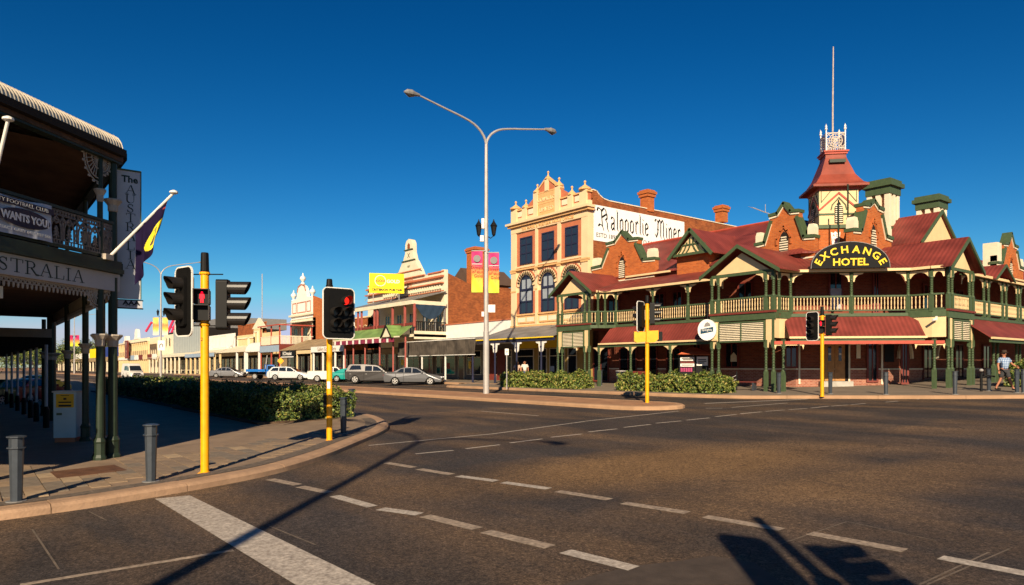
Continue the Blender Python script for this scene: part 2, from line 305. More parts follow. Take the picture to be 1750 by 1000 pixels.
def catmull(P, n=6):
    out = []
    for i in range(len(P) - 1):
        p0 = Vector(P[max(i - 1, 0)]); p1 = Vector(P[i]); p2 = Vector(P[i + 1]); p3 = Vector(P[min(i + 2, len(P) - 1)])
        for k in range(n):
            t = k / n; out.append(.5 * ((2 * p1) + (p2 - p0) * t + (2 * p0 - 5 * p1 + 4 * p2 - p3) * t * t + (3 * p1 - p0 - 3 * p2 + p3) * t ** 3))
    return out + [Vector(P[-1])]
def offset(path, w):
    r = []
    for i, p in enumerate(path):
        t = (path[min(i + 1, len(path) - 1)] - path[max(i - 1, 0)]).normalized(); r.append(p + Vector((-t.y, t.x)) * w)
    return r
def kerb(path, w, h, parent, m, stone=2.4, gap=.012, name='kerb_stone'):
    prof = [(0, -.2), (0, h * .62), (.05, h * .9), (.11, h), (w, h), (w, -.2)]
    d = [0]
    for i in range(1, len(path)): d.append(d[-1] + (path[i] - path[i - 1]).length)
    off = [offset(path, u) for u, _ in prof]
    def pt(k, s):
        i = 1
        while i < len(path) - 1 and d[i] < s: i += 1
        f = (s - d[i - 1]) / max(1e-6, d[i] - d[i - 1]); return off[k][i - 1].lerp(off[k][i], f)
    s0 = 0; rr = random.Random(3)
    while s0 < d[-1] - .05:
        s1 = min(d[-1], s0 + stone * rr.uniform(.85, 1.15)); cuts = [s0 + gap] + [x for x in d if s0 + gap + .02 < x < s1 - .02] + [s1]
        mb = MB(); vs = []; dz = rr.uniform(-.006, .006)
        for s in cuts:
            for k, (u, z) in enumerate(prof):
                p = pt(k, s); vs.append((p.x, p.y, zr(p.y) + z + dz))
        K = len(prof); fs = [(i * K + j, i * K + j + 1, (i + 1) * K + j + 1, (i + 1) * K + j) for i in range(len(cuts) - 1) for j in range(K - 1)]
        fs += [tuple(range(K)), tuple(range((len(cuts) - 1) * K, len(cuts) * K))]
        mb.add(vs, fs); mb.build(name, m, parent); s0 = s1
# near footpath round the corner
npth = catmull([(-12.0, -62), (-12.1, -30), (-12.2, -6), (-12.39, .4), (-12.66, 2.19), (-13.49, 4.48), (-14.8, 6.15), (-16.45, 7.7), (-18.8, 9.75), (-20.4, 10.75), (-22.3, 11.5), (-25, 12.1), (-31, 12.35), (-60, 12.4), (-260, 12.4)], 6)
inner = offset(npth, .36)
nf = struct(drape('near_footpath', [tuple(p) for p in inner] + [(-260, -62)], .146, M['path'], thick=.3))
kerb([p for p in npth if p.y > -7 and p.x > -75], .36, .15, nf, M['kerb'])
# far footpath with the kerb that bulges out past the parking bays
fpth = catmull([(-8.0, 118), (-8.0, 60), (-8.1, 40), (-8.6, 36.6), (-10.13, 34.3), (-13.4, 32.15), (-16.86, 30.4), (-19.2, 29.0), (-22.0, 28.3), (-26, 28.1), (-35, 28.1), (-43.5, 28.15), (-44.8, 28.7), (-45.6, 30.4), (-47.0, 31.3), (-52, 31.4), (-300, 31.4)], 5)
finner = offset(fpth, -.3)
ff = struct(drape('far_footpath', [tuple(p) for p in finner] + [(-300, 118)], .146, M['pathf'], thick=.3))
kerb(list(reversed([p for p in fpth if p.y < 60 and p.x > -150])), .3, .15, ff, M['kerbfar'], stone=3.6)
# medians
def island(x0, x1, y0, y1, nose=True):
    yc = (y0 + y1) / 2; r = (y1 - y0) / 2
    path = [Vector((x0, y0 + .0)), Vector(((x0 + x1) / 2, y0)), Vector((x1 - r * 1.3, y0))]
    path += [Vector((x1 - r * 1.3 + r * 1.3 * math.sin(a), yc - r * math.cos(a))) for a in [R_(t) for t in range(15, 180, 15)]]
    path += [Vector((x1 - r * 1.3, y1)), Vector(((x0 + x1) / 2, y1)), Vector((x0, y1))]
    path += [Vector((x0 - r * math.sin(a), yc + r * math.cos(a))) for a in [R_(t) for t in range(20, 180, 20)]] + [path[0].copy()]
    inn = offset(path, .35)
    o = struct(drape('median_island', [tuple(p) for p in inn[:-1]], .14, mat('median concrete', (.36, .19, .1), .85, var=.25, vs=1.2, bump=.4, bs=30), thick=.3))
    kerb(path, .35, .15, o, M['kerbfar'], stone=4.5); return o
island(-99, -17.9, 20.4, 23.6)
island(-300, -128, 20.2, 23.2)
# paving slabs of the corner that can be told apart
SL = [mat('paving slab grey', (.19, .15, .11), .8, var=.22, vs=7, bump=.4, bs=40), mat('paving slab tan', (.28, .195, .12), .8, var=.22, vs=7, bump=.4, bs=40), mat('paving slab brown', (.225, .16, .105), .8, var=.22, vs=7, bump=.4, bs=40), mat('paving slab sand', (.36, .26, .16), .8, var=.2, vs=7, bump=.4, bs=40)]
meshes = []
for m in SL:
    mb = MB(); mb.box(-.293, .293, -.143, .143, -.05, .01); me = mb.mesh('paving_slab', m); meshes.append(me)
def inside(x, y, poly):
    c = False; j = len(poly) - 1
    for i in range(len(poly)):
        a, b = poly[i], poly[j]
        if (a[1] > y) != (b[1] > y) and x < (b[0] - a[0]) * (y - a[1]) / (b[1] - a[1]) + a[0]: c = not c
        j = i
    return c
zone = [tuple(p) for p in offset([p for p in npth if -4 < p.y < 10.2 and p.x > -21], .74)] + [(-19.5, 10), (-19.5, 7.6), (-17.6, 4.2), (-17.4, -4)]
rr = random.Random(5); cnt = 0
for j in range(-8, 34):
    for i in range(-36, -18):
        x = i * .6 + (.3 if j % 2 else 0); y = j * .3
        if -17.95 < x < -16.1 and 1.2 < y < 2.6: continue
        if cnt < 296 and all(inside(x + dx, y + dy, zone) for dx, dy in ((-.3, -.15), (.3, .15), (-.3, .15), (.3, -.15))):
            k = rr.choices([0, 1, 2, 3], [3, 4, 4, .5])[0]
            o = bpy.data.objects.new('paving_slab', meshes[k]); COL.objects.link(o); o.parent = nf; o.location = (x, y, zr(y) + .15 + rr.uniform(-.003, .004)); o.rotation_euler = (R_(1.43), 0, R_(rr.uniform(-.25, .25))); cnt += 1
# tactile / border strip of small pavers along the kerb
border = [p for p in npth if -4 < p.y < 11.6 and p.x > -23]
bo = drape('paver_border', [tuple(p) for p in offset(border, .37)] + [tuple(p) for p in reversed(offset(border, .72))], .153, mat('border paver', (.13, .1, .075), .85, var=.45, vs=11, bump=.5, bs=30)); bo.parent = nf
cv = MB(); a = [G(*p, .17) for p in ((85, 806), (195, 794), (217, 803), (98, 817))]
cov = drape('drain_cover', a, .168, mat('rusty cover plate', (.13, .06, .03), .7, var=.35, vs=6, bump=.6, bs=60), thick=.02); tag(cov, 'brown rectangular drain cover set in the paving between two bollards', 'drain cover')
fr_ = [G(*p, .17) for p in ((74, 803), (84, 801), (97, 818), (90, 820))]; 
M['crk'] = mat('crack sealant', (.15, .115, .085), .8, var=.3, vs=5)
# ---------------------------------------------------------------- road markings
def dash(p, q, w, m=None, name='lane_dash', up=.005):
    a = Vector(G(*p)); b = Vector(G(*q)); t = (b - a).normalized(); nn = Vector((-t.y, t.x)) * w / 2
    o = drape(name, [tuple(a + nn), tuple(b + nn), tuple(b - nn), tuple(a - nn)], up, m or M['line'], yb=(29,)); o.parent = road; return o
def c7(x, y): return (600 + x / 2.5, 640 + y / 2.5)
def c8(x, y): return (1150 + x / 2.778, 640 + y / 2.778)
def c3(x, y): return (x / 2.632, 620 + y / 2.632)
dash(c7(75, 304), c7(600, 255), .1, M['line'], 'edge_line'); dash(c7(602, 255), c7(1000, 201), .1, name='edge_line'); dash(c7(1003, 200), c7(1400, 157), .1, name='edge_line')
for a, b in (((275, 340), (437, 325)), ((490, 318), (635, 301)), ((680, 293), (817, 276)), ((855, 269), (985, 255)), ((1015, 246), (1137, 233)), ((1165, 227), (1280, 214)), ((1302, 209), (1410, 199)), ((1432, 196), (1532, 186)), ((1556, 181), (1647, 171)), ((1665, 168), (1750, 160))): dash(c7(*a), c7(*b), .11)
for a, b in (((320, 188), (423, 178)), ((440, 176), (530, 169)), ((550, 168), (637, 162)), ((655, 160), (740, 151)), ((750, 151), (830, 145)), ((845, 144), (915, 138)), ((1010, 132), (1070, 127)), ((280, 157), (545, 136)), ((1160, 118), (1190, 114))): dash(c8(*a), c8(*b), .11)
dash(c8(150, 138), c8(640, 117), .22, name='stop_line'); dash(c8(155, 161), c8(235, 161), .1)
bright = {2, 3}
for i, (a, b) in enumerate((((150, 378), (268, 398)), ((290, 405), (430, 428)), ((457, 435), (620, 456)), ((650, 462), (845, 489)), ((882, 500), (1105, 535)), ((1163, 550), (1437, 592)), ((1512, 608), (1840, 664)))): dash(c7(*a), c7(*b), .19, M['line'] if i in bright else M['lined'])
for i, (a, b) in enumerate((((650, 755), (1100, 838)), ((1270, 870), (1700, 952)))): dash(c8(*a), c8(*b), .19, M['lined'] if i == 0 else M['line'])
for i, (a, b) in enumerate((((1215, 525), (1340, 550)), ((1350, 558), (1480, 585)), ((1505, 600), (1675, 648)))): dash(c3(*a), c3(*b), .19, M['line'] if i == 2 else M['lined'])
for i, (a, b) in enumerate((((125, 575), (293, 598)), ((315, 605), (540, 660)), ((575, 672), (850, 738)), ((915, 757), (1208, 830)))): dash(c7(*a), c7(*b), .2, M['line'] if i in (0, 3) else M['lined'])
dash(c7(555, 157), c7(800, 177), .09); dash(c7(0, 112), c7(40, 114), .08); dash((875, 672), (1200, 682), .05, M['lined'], 'edge_line')
dash(c3(90, 1002), c3(1050, 845), .1, M['lined'], 'edge_line')
a0, a1, b0, b1 = [Vector(G(*p)) for p in ((265, 853), (505, 1000), (324, 847), (640, 1000))]
st = drape('stop_line', [tuple(p) for p in (a0, a0.lerp(a1, 1.7), b0.lerp(b1, 1.7), b0)], .005, M['line']); st.parent = road
for a, b in (((400, 670), (480, 710)), ((145, 750), (265, 930)), ((1210, 735), (1420, 820))): dash(c3(*a), c3(*b), .022, M['crk'], 'sealed_crack', .004)
for a, b in (((500, 810), (825, 700)), ((830, 700), (1250, 790)), ((1205, 1000), (1600, 828)), ((1170, 1000), (1500, 845))): dash(c8(*a), c8(*b), .022, M['crk'], 'sealed_crack', .004)
# smooth darker patch at the bottom edge
pt = drape('asphalt_patch', [G(*p) for p in ((960, 1000), (1010, 985), (1080, 968), (1170, 958), (1215, 950), (1290, 962), (1340, 1000))], .0035, mat('smooth patch', (.068, .05, .037), .8, var=.25, vs=5, bump=.2, bs=60)); pt.parent = road

# ---------------------------------------------------------------- greenery
GL = [mat('leaf mid green', (.1, .145, .026), .5, var=.3, vs=5), mat('leaf light green', (.2, .22, .045), .5, var=.25, vs=5), mat('leaf dark green', (.025, .045, .012), .55, var=.3, vs=5), mat('leaf yellow green', (.32, .26, .07), .55, var=.25, vs=5)]
def leaves(P, N, size, name, mats, parent, weights, rnd, jitter=.6):
    n = len(P); a = np.random.RandomState(rnd); t = a.normal(size=(n, 3)); t /= np.linalg.norm(t, axis=1)[:, None]
    nn = N + a.normal(size=(n, 3)) * jitter; nn /= np.linalg.norm(nn, axis=1)[:, None]
    u = np.cross(nn, t); u /= np.linalg.norm(u, axis=1)[:, None] + 1e-9; v = np.cross(nn, u)
    s = size * a.uniform(.6, 1.3, n)[:, None]; V = np.stack([P - u * s * .5, P + v * s * .28 - nn * s * .08, P + u * s * .5, P - v * s * .28 - nn * s * .08], 1).reshape(-1, 3)
    me = bpy.data.meshes.new(name); me.vertices.add(4 * n); me.vertices.foreach_set('co', V.ravel()); me.loops.add(4 * n); me.loops.foreach_set('vertex_index', np.arange(4 * n)); me.polygons.add(n)
    me.polygons.foreach_set('loop_start', np.arange(n) * 4); 
    try: me.polygons.foreach_set('loop_total', np.full(n, 4))
    except Exception: pass
    for m in mats: me.materials.append(m)
    me.polygons.foreach_set('material_index', a.choice(len(mats), n, p=weights)); me.update(calc_edges=True)
    o = bpy.data.objects.new(name, me); COL.objects.link(o); attach(o, parent); return o
def hedge(x0, x1, y0, y1, h, label, n, size, wts, seed, group=None, amp=.22, ang=0, zb=.12, soil=True):
    cx, cy = (x0 + x1) / 2, (y0 + y1) / 2; t = thing('hedge', label, 'hedge', (cx, cy, zr(cy) + zb), group, rot=ang)
    a = np.random.RandomState(seed); lx, ly = (x1 - x0) / 2, (y1 - y0) / 2
    ar = np.array([ly * h * 2, ly * h * 2, lx * h * 2, lx * h * 2, lx * ly * 4]); f = a.choice(5, n, p=ar / ar.sum()); r1 = a.uniform(-1, 1, n); r2 = a.uniform(0, 1, n)
    P = np.zeros((n, 3)); N = np.zeros((n, 3))
    for k, (sx, sy) in enumerate(((1, 0), (-1, 0), (0, 1), (0, -1))):
        q = f == k; P[q] = np.stack([np.where(sx, sx * lx, r1[q] * lx) if sx else r1[q] * lx, np.full(q.sum(), sy * ly) if sy else r1[q] * ly, r2[q] * h], 1); N[q] = (sx, sy, .35)
    q = f == 4; P[q] = np.stack([r1[q] * lx, (r2[q] * 2 - 1) * ly, np.full(q.sum(), h)], 1); N[q] = (0, 0, 1)
    inn = a.uniform(0, 1, n) ** 2 * .3
    for i in range(n):
        p = P[i]; d = noise.noise(Vector((p[0] * 1.5 + seed, p[1] * 1.5, p[2] * 1.8))) * amp + noise.noise(Vector((p[0] * 5, p[1] * 5 + seed, p[2] * 5))) * amp * 1.1
        if f[i] == 4: d += (noise.noise(Vector((p[0] * .7 + seed, p[1] * .7, 9))) - .1) * amp * 1.3
        rn = max(0, abs(p[0]) - lx + .3 if abs(p[0]) > lx - .3 else 0) + (abs(p[1]) - ly + .3 if abs(p[1]) > ly - .3 else 0)
        if f[i] == 4: p[2] -= rn * .5
        else: p[:2] *= 1 - .0 * rn; p[2] = p[2]
        sh = .28 if (noise.noise(Vector((p[0] * 9 + seed, p[1] * 9, 4))) > .42 and f[i] == 4) else 0; P[i] = p + N[i] * (d - inn[i] * .6) + np.array([0, 0, sh * inn[i] * 3])
    P[:, 2] = np.maximum(P[:, 2], .03)
    leaves(P, N, size, 'foliage', GL, t, wts, seed)
    mb = MB(); mb.box(-lx + .25, lx - .25, -ly + .25, ly - .25, -.1, h - .28); mb.build('blocking_core', mat('dark hedge core', (.02, .018, .01), .95, var=.3), t)  # solid dark box added inside the leaves to block light
    if soil: mb = MB(); mb.box(-lx - .35, lx + .35, -ly - .3, ly + .3, -.15, .05); mb.build('garden_bed', M['soil'], t)
    return t
hedge(-34.5, -23.4, 7.75, 11.0, 1.0, 'long dense green hedge behind the yellow signal poles, sunlit at its right end', 46000, .095, [.42, .26, .26, .06], 11)
hedge(-62, -35, 7.9, 11.0, 1.05, 'shaded far stretch of hedge seen between the dark verandah posts', 16000, .14, [.42, .26, .26, .06], 12)
# ---------------------------------------------------------------- Exchange hotel
A0 = oY(1322, 32.0); CC = 32.0 - A0; S2 = 2 ** -.5
XR = -14.31                                          # front of the right wing bay
HF = frame((0, 0), (1, 0), (0, 1)); CF = frame((A0, 32.0), (1, 1), (-1, 1)); RF = frame((XR, 0), (0, 1), (-1, 0))
LC = (XR - A0) / S2                                   # length of the chamfer
YB = A0 and (XR + CC)                                 # y of the right hand corner
EX = thing('corner_hotel', 'orange brick corner hotel with red iron roofs, green verandah posts and a small tower', 'hotel', (-21, 37, .4))
YW, CW, XW = 36.0, 57.2, -18.0
def P(fr, s, d, z): return tuple(fr @ Vector((s, d, z)))
dW = (CW - CC) * S2
xa, ya = YW - CW, YW; xb, yb = XW, XW + CW
Zf, Zr_, Zb, Zg = 4.15, 4.98, 4.35, 6.3
# walls: lower dark brick, plinth and upper walls, openings as framed parts
def wall(fr, s0, s1, z0, z1, d, m, t=.3, name='wall'): mb = MB(fr); mb.box(s0, s1, d, d + t, z0, z1); return mb.build(name, m, EX)
xL = oY(951, 32.0)
cx0 = (xa - A0) * S2 + (ya - 32) * S2; cx1 = (xb - A0) * S2 + (yb - 32) * S2
for fr, s0, s1, d in ((HF, xL, xa, YW), (CF, cx0, cx1, dW), (RF, yb, 90, XR - XW)):
    wall(fr, s0, s1, 1.35, 7.6, d, M['bkL']); wall(fr, s0, s1, -.3, 1.28, d - .04, M['bkP'], name='plinth'); wall(fr, s0, s1, 1.28, 1.36, d - .08, M['creamw'], name='sill_course')
    wall(fr, s0, s1, 3.9, 4.1, d - .03, M['maroon'], .33, 'floor_band')
def opening(fr, s0, s1, z0, z1, d, kind='window', m=None):
    mb = MB(fr); w = .1
    for a in ((s0, s0 + w, z0, z1), (s1 - w, s1, z0, z1), (s0 + w, s1 - w, z1 - w, z1), (s0 + w, s1 - w, z0, z0 + w)): mb.box(a[0], a[1], d - .07, d - .002, a[2], a[3])
    mb.box((s0 + s1) / 2 - .03, (s0 + s1) / 2 + .03, d - .06, d - .002, z0 + w, z1 - w)
    o = mb.build(kind, m or M['maroon'], EX); g = MB(fr); g.box(s0 + w, s1 - w, d - .03, d - .012, z0 + w, z1 - w); g.build('pane', M['glass'], o); return o
for px0, px1, z0, z1 in ((975, 1000, .4, 2.9), (1015, 1042, .4, 2.9), (1060, 1090, .6, 2.8), (1100, 1125, .4, 2.9), (1140, 1165, .8, 2.7), (1185, 1200, .4, 2.9), (1240, 1264, 1.36, 2.9), (985, 1000, 4.3, 6.1), (1040, 1060, 4.3, 6.3), (1120, 1138, 4.3, 6.3), (1150, 1168, 4.3, 6.3), (1262, 1288, 4.3, 6.4)):
    a, b = oY(px0, YW), oY(px1, YW)
    if b < xa: opening(HF, a, b, z0, z1, YW - .05)
def sC(px, d=0.):
    c = CC + d / S2; a = (px - CX) / F_; D = c / ((AX[1] + a * RT[1]) - (AX[0] + a * RT[0])); x, y = at(px, D); return ((x - A0) + (y - 32)) * S2
def zC(px, py, d=0.):
    c = CC + d / S2; a = (px - CX) / F_; D = c / ((AX[1] + a * RT[1]) - (AX[0] + a * RT[0])); return CZ + (HZ - py) / F_ * D
opening(CF, sC(1340, dW), sC(1363, dW), 1.36, 2.95, dW - .05); opening(CF, sC(1415, dW), sC(1440, dW), 4.5, 6.7, dW - .05); opening(CF, sC(1490, dW), sC(1503, dW), 4.3, 6.6, dW - .05, 'door')
opening(CF, sC(1480, dW), sC(1500, dW), .6, 2.95, dW - .05, 'door'); opening(CF, sC(1538, dW), sC(1552, dW), .5, 2.95, dW - .05, 'door')
mb = MB(CF); mb.box(sC(1417, dW), sC(1438, dW), dW - .12, dW - .09, 4.5, 5.7); mb.build('white_blind', mat('grey blind', (.35, .36, .4), .7), EX)
# double timber entrance door
ds0, ds1 = sC(1409, dW - .08), sC(1444, dW - .08); dm = (ds0 + ds1) / 2
for a, b in ((ds0, dm - .01), (dm + .01, ds1)):
    mb = MB(CF); mb.box(a, b, dW - .1, dW - .055, .68, 2.75); d_ = mb.build('door', M['wood'], EX)
    g = MB(CF); g.box(a + .18, b - .18, dW - .115, dW - .1, 1.75, 2.55); g.build('pane', M['glass'], d_)
    for z0, z1 in ((.8, 1.15), (1.25, 1.6)): g = MB(CF); g.box(a + .15, b - .15, dW - .125, dW - .1, z0, z1); g.build('door_panel', M['wood'], d_)
    g = MB(CF); g.box(a + .2, b - .2, dW - .12, dW - .115, 2.08, 2.18); g.build('notice', M['white'], d_)
mb = MB(CF); mb.box(ds0 - .14, ds0, dW - .14, dW - .05, .6, 3.0); mb.box(ds1, ds1 + .14, dW - .14, dW - .05, .6, 3.0); mb.box(ds0, ds1, dW - .14, dW - .05, 2.75, 3.0); mb.build('door_frame', M['dark'], EX)
mb = MB(CF); mb.box(ds0 - .3, ds1 + .3, dW - .5, dW - .04, .3, .66); mb.build('door_step', M['stone'], EX)
mb = MB(CF); mb.box(sC(1463, dW), sC(1470, dW), dW - .07, dW - .045, 1.9, 2.7); mb.build('notice', M['creamw'], EX)
mb = MB(CF); mb.box(sC(1511, dW), sC(1527, dW), dW - .09, dW - .045, 1.7, 2.75); mb.build('menu_board', M['black'], EX)
for px in (1364, 1449, 1505): mb = MB(CF); mb.box(sC(px, dW), sC(px, dW) + .09, dW - .1, dW - .04, .5, 3.9); mb.build('down_pipe', M['creamw'], EX)
for y0 in (44, 48.5, 53): opening(RF, y0, y0 + 1.3, .7, 2.9, XR - XW - .05); opening(RF, y0, y0 + 1.3, 4.3, 6.3, XR - XW - .05)
for s in (41.6, 46.6): mb = MB(RF); mb.slab([(s + .9 * math.cos(a), 1.9 + 1.1 * math.sin(a)) for a in [R_(t) for t in range(0, 181, 20)]] + [(s + .75 * math.cos(a), 1.9 + .95 * math.sin(a)) for a in [R_(t) for t in range(180, -1, -20)]], XR - XW - .2, XR - XW - .06); mb.build('arch_moulding', M['creamw'], EX)
mb = MB(HF); a, b = oY(1241, YW - .1), oY(1262, YW - .1)
mb.slab([(a + .35, 1.75), (a + .75, 1.75), (a + .75, 2.1), (a + .55, 2.3), (a + .35, 2.1)], YW - .16, YW - .13); mb.build('window_sign', M['creamw'], EX)

# posts, shared meshes
def lathe_post(z0, z1, ped, r=.075):
    mb = MB(); h = z1 - z0
    mb.box(-.085, .085, -.085, .085, 0, ped); k = [(.1, ped), (.1, ped + .05), (.06, ped + .1), (r, ped + .2)]
    zz = ped + .2; top = h - .42; n = 7
    for i in range(n):
        a = zz + (top - zz) * (i + .5) / n; k += [(r * .8, a - .03), (r * 1.25, a), (r * .8, a + .03)]
    k += [(r, top - .02), (.1, top), (.1, top + .05)]; mb.lathe(k, n=10)
    mb.box(-.08, .08, -.08, .08, top + .05, h); return mb.mesh('verandah_post', M['green'], smooth=False)
PU = lathe_post(Zf, 6.25, .86); PL = lathe_post(.15, 3.6, 1.25)
PL2 = lathe_post(.15, 2.85, 1.05); BAL = None
mb = MB(); mb.lathe([(.016, 0), (.03, .04), (.03, .12), (.018, .16), (.03, .32), (.018, .5), (.03, .54), (.03, .6), (.016, .64)], n=6); BAL = mb.mesh('baluster', M['cream'])
NB = [0]
def balustrade(fr, s0, s1, d, z=Zb):
    mb = MB(fr); mb.box(s0, s1, d - .05, d + .05, z + .62, z + .7); mb.build('handrail', M['green'], EX); mb = MB(fr); mb.box(s0, s1, d - .035, d + .035, z - .08, z - .02); mb.build('bottom_rail', M['green'], EX)
    n = max(1, int((s1 - s0) / .155))
    for i in range(n):
        if NB[0] >= 296: break
        inst('baluster', BAL, EX, P(fr, s0 + (i + .5) * (s1 - s0) / n, d, z - .02)); NB[0] += 1
def valance(fr, s0, s1, d, z, drop=.42):        # cream fretwork arch between two posts
    w = s1 - s0; w2 = w / 2; c = (s0 + s1) / 2; mb = MB(fr)
    if w < 1.5:
        pts = [(s0, z), (s1, z), (s1, z - drop)]
        for k in range(0, 13): a = math.pi * k / 12; pts.append((c + (w2 - .06) * math.cos(a) * (1 - .1 * abs(math.sin(3 * a))), z - drop + (drop - .1) * math.sin(a)))
        pts.append((s0, z - drop)); mb.slab(pts, d - .012, d + .012)
    else:
        for sx, sg in ((s0, 1), (s1, -1)):
            pts = [(sx, z), (sx + sg * .5, z), (sx + sg * .48, z - .06)] + [(sx + sg * (.08 + .36 * (1 - math.sin(a))), z - .08 - .3 * (1 - math.cos(a))) for a in [R_(t) for t in (10, 30, 50, 70, 90)]] + [(sx + sg * .07, z - .45), (sx, z - .45)]
            mb = MB(fr); mb.slab(pts if sg > 0 else pts[::-1], d - .012, d + .012); rt = mb.build('fretwork_bracket', M['cream'], EX)
    return mb.build('fretwork_bracket', M['cream'], EX) if w < 1.5 else rt
def louvres(fr, s0, s1, d, z0, z1, n, halves=2):
    mb = MB(fr); w = .07
    for a in ((s0, s1, z0, z0 + w), (s0, s1, z1 - w, z1), (s0, s0 + w, z0 + w, z1 - w), (s1 - w, s1, z0 + w, z1 - w)): mb.box(a[0], a[1], d - .04, d + .04, a[2], a[3])
    if halves == 2: mb.box((s0 + s1) / 2 - .03, (s0 + s1) / 2 + .03, d - .045, d + .045, z0 + w, z1 - w)
    fo = mb.build('louvre_frame', M['green'], EX)
    sm = MB(fr.to_3x3().to_4x4()); sm.add([(0, -.03, -.02), (s1 - s0 - 2 * w, -.03, -.02), (s1 - s0 - 2 * w, .03, .02), (0, .03, .02), (0, -.03, -.035), (s1 - s0 - 2 * w, -.03, -.035), (s1 - s0 - 2 * w, .03, .005), (0, .03, .005)], [(0, 1, 2, 3), (7, 6, 5, 4), (0, 4, 5, 1), (3, 2, 6, 7), (0, 3, 7, 4), (1, 5, 6, 2)])
    me = sm.mesh('louvre_slat', M['creamw'] if n > 7 else M['cream'])
    for i in range(n):
        o = inst('louvre_slat', me, EX, P(fr, s0 + w, d, z0 + w + (i + .6) * (z1 - z0 - 2 * w) / n))
def beam(fr, s0, s1, d0, d1, z0, z1, m, name='beam'): mb = MB(fr); mb.box(s0, s1, d0, d1, z0, z1); return mb.build(name, m, EX)
def upost(fr, s, d): inst('verandah_post', PU, EX, P(fr, s, d, Zf))
def lpost(fr, s, d): p = P(fr, s, d, 0); inst('verandah_post', PL2, EX, (p[0], p[1], zr(p[1]) + .13), sc=(1, 1, (Zb - .45 - 1.1 - zr(p[1]) - .13 + .0) / 2.7))

# ---- gabled bays: front balcony, louvre screen below, gable over
def bay(fr, s0, s1, d, back, apexz=7.75, louv=True, ridge_back=5.2, cen=None, under='x'):
    m = (s0 + s1) / 2; e = .55
    beam(fr, s0 - .1, s1 + .1, d - .06, d + .1, Zf - .3, Zf + .02, M['green'], 'floor_beam'); beam(fr, s0 - .14, s1 + .14, d - .12, d + .05, Zf + .03, Zf + .13, M['maroon'], 'floor_edge')
    mb = MB(fr); mb.box(s0, s1, d, back, Zf - .12, Zf + .02); mb.build('balcony_floor', M['maroon'], EX)
    for s in (s0, s0 + .42, s1 - .42, s1): upost(fr, s, d); lpost(fr, s, d)
    balustrade(fr, s0 + .09, s0 + .33, d); balustrade(fr, s0 + .5, s1 - .5, d); balustrade(fr, s1 - .33, s1 - .09, d)
    valance(fr, s0 + .08, s0 + .34, d, 6.2, .38); valance(fr, s1 - .34, s1 - .08, d, 6.2, .38); valance(fr, s0 + .5, s1 - .5, d, 6.2)
    valance(fr, s0 + .08, s0 + .34, d, 2.8, .4); valance(fr, s1 - .34, s1 - .08, d, 2.8, .4)
    beam(fr, s0, s0 + .42, d - .02, d + .03, 2.75, Zf - .31, M['cream'], 'cream_panel'); beam(fr, s1 - .42, s1, d - .02, d + .03, 2.75, Zf - .31, M['cream'], 'cream_panel')
    beam(fr, s0 - .06, s0 + .06, d - .05, d - .02, 2.6, Zf - .31, M['green'], 'corner_board'); beam(fr, s1 - .06, s1 + .06, d - .05, d - .02, 2.6, Zf - .31, M['green'], 'corner_board')
    louvres(fr, s0 + .45, s1 - .45, d - .04, 2.72, Zf - .36, 10); beam(fr, s0 + .46, s1 - .46, d + .12, d + .14, 2.74, Zf - .38, M['blackm'], 'louvre_backing')
    # gable
    ze = Zg - .02; beam(fr, s0, s1, d - .05, d + .05, 6.2, 6.34, M['green'], 'gable_beam')
    sl_ = (apexz - ze) / (m - s0 + e); mb = MB(fr); mb.slab([(s0 + .25, 6.36), (s1 - .25, 6.36), (m, apexz - .38)], d, d + .05); mb.build('gable_board', M['cream'], EX)
    for a, b in ((s0 - e, m), (s1 + e, m)):
        mb = MB(fr); mb.slab([(a, ze - .17), (b, apexz - .17), (b, apexz + .03), (a, ze + .03)] if a < b else [(b, apexz - .17), (a, ze - .17), (a, ze + .03), (b, apexz + .03)], d - .42, d - .34); mb.build('barge_board', M['green'], EX)
        mb = MB(fr); mb.panel([(a, d - .36, ze + .06), (b, d - .36, apexz + .06), (b, d + ridge_back, apexz + .06), (a, d + ridge_back * .62, ze + .06)], .07); mb.build('gable_roof', M['roofy'] if under == 'x' else M['roofx'], EX)
b1 = (oY(1217, 32), oY(1322, 32)); b0 = (oY(953, 32), oY(1007, 32)); b0 = (b0[0] + .05, b0[1])
bay(HF, b1[0], b1[1], 32.0, YW); bay(HF, b0[0], b0[1], 32.0, YW)
yr0, yr1 = YB + .25, oX(1662, XR); bay(RF, yr0, yr1, 0, XR - XW, apexz=7.85, under='y')
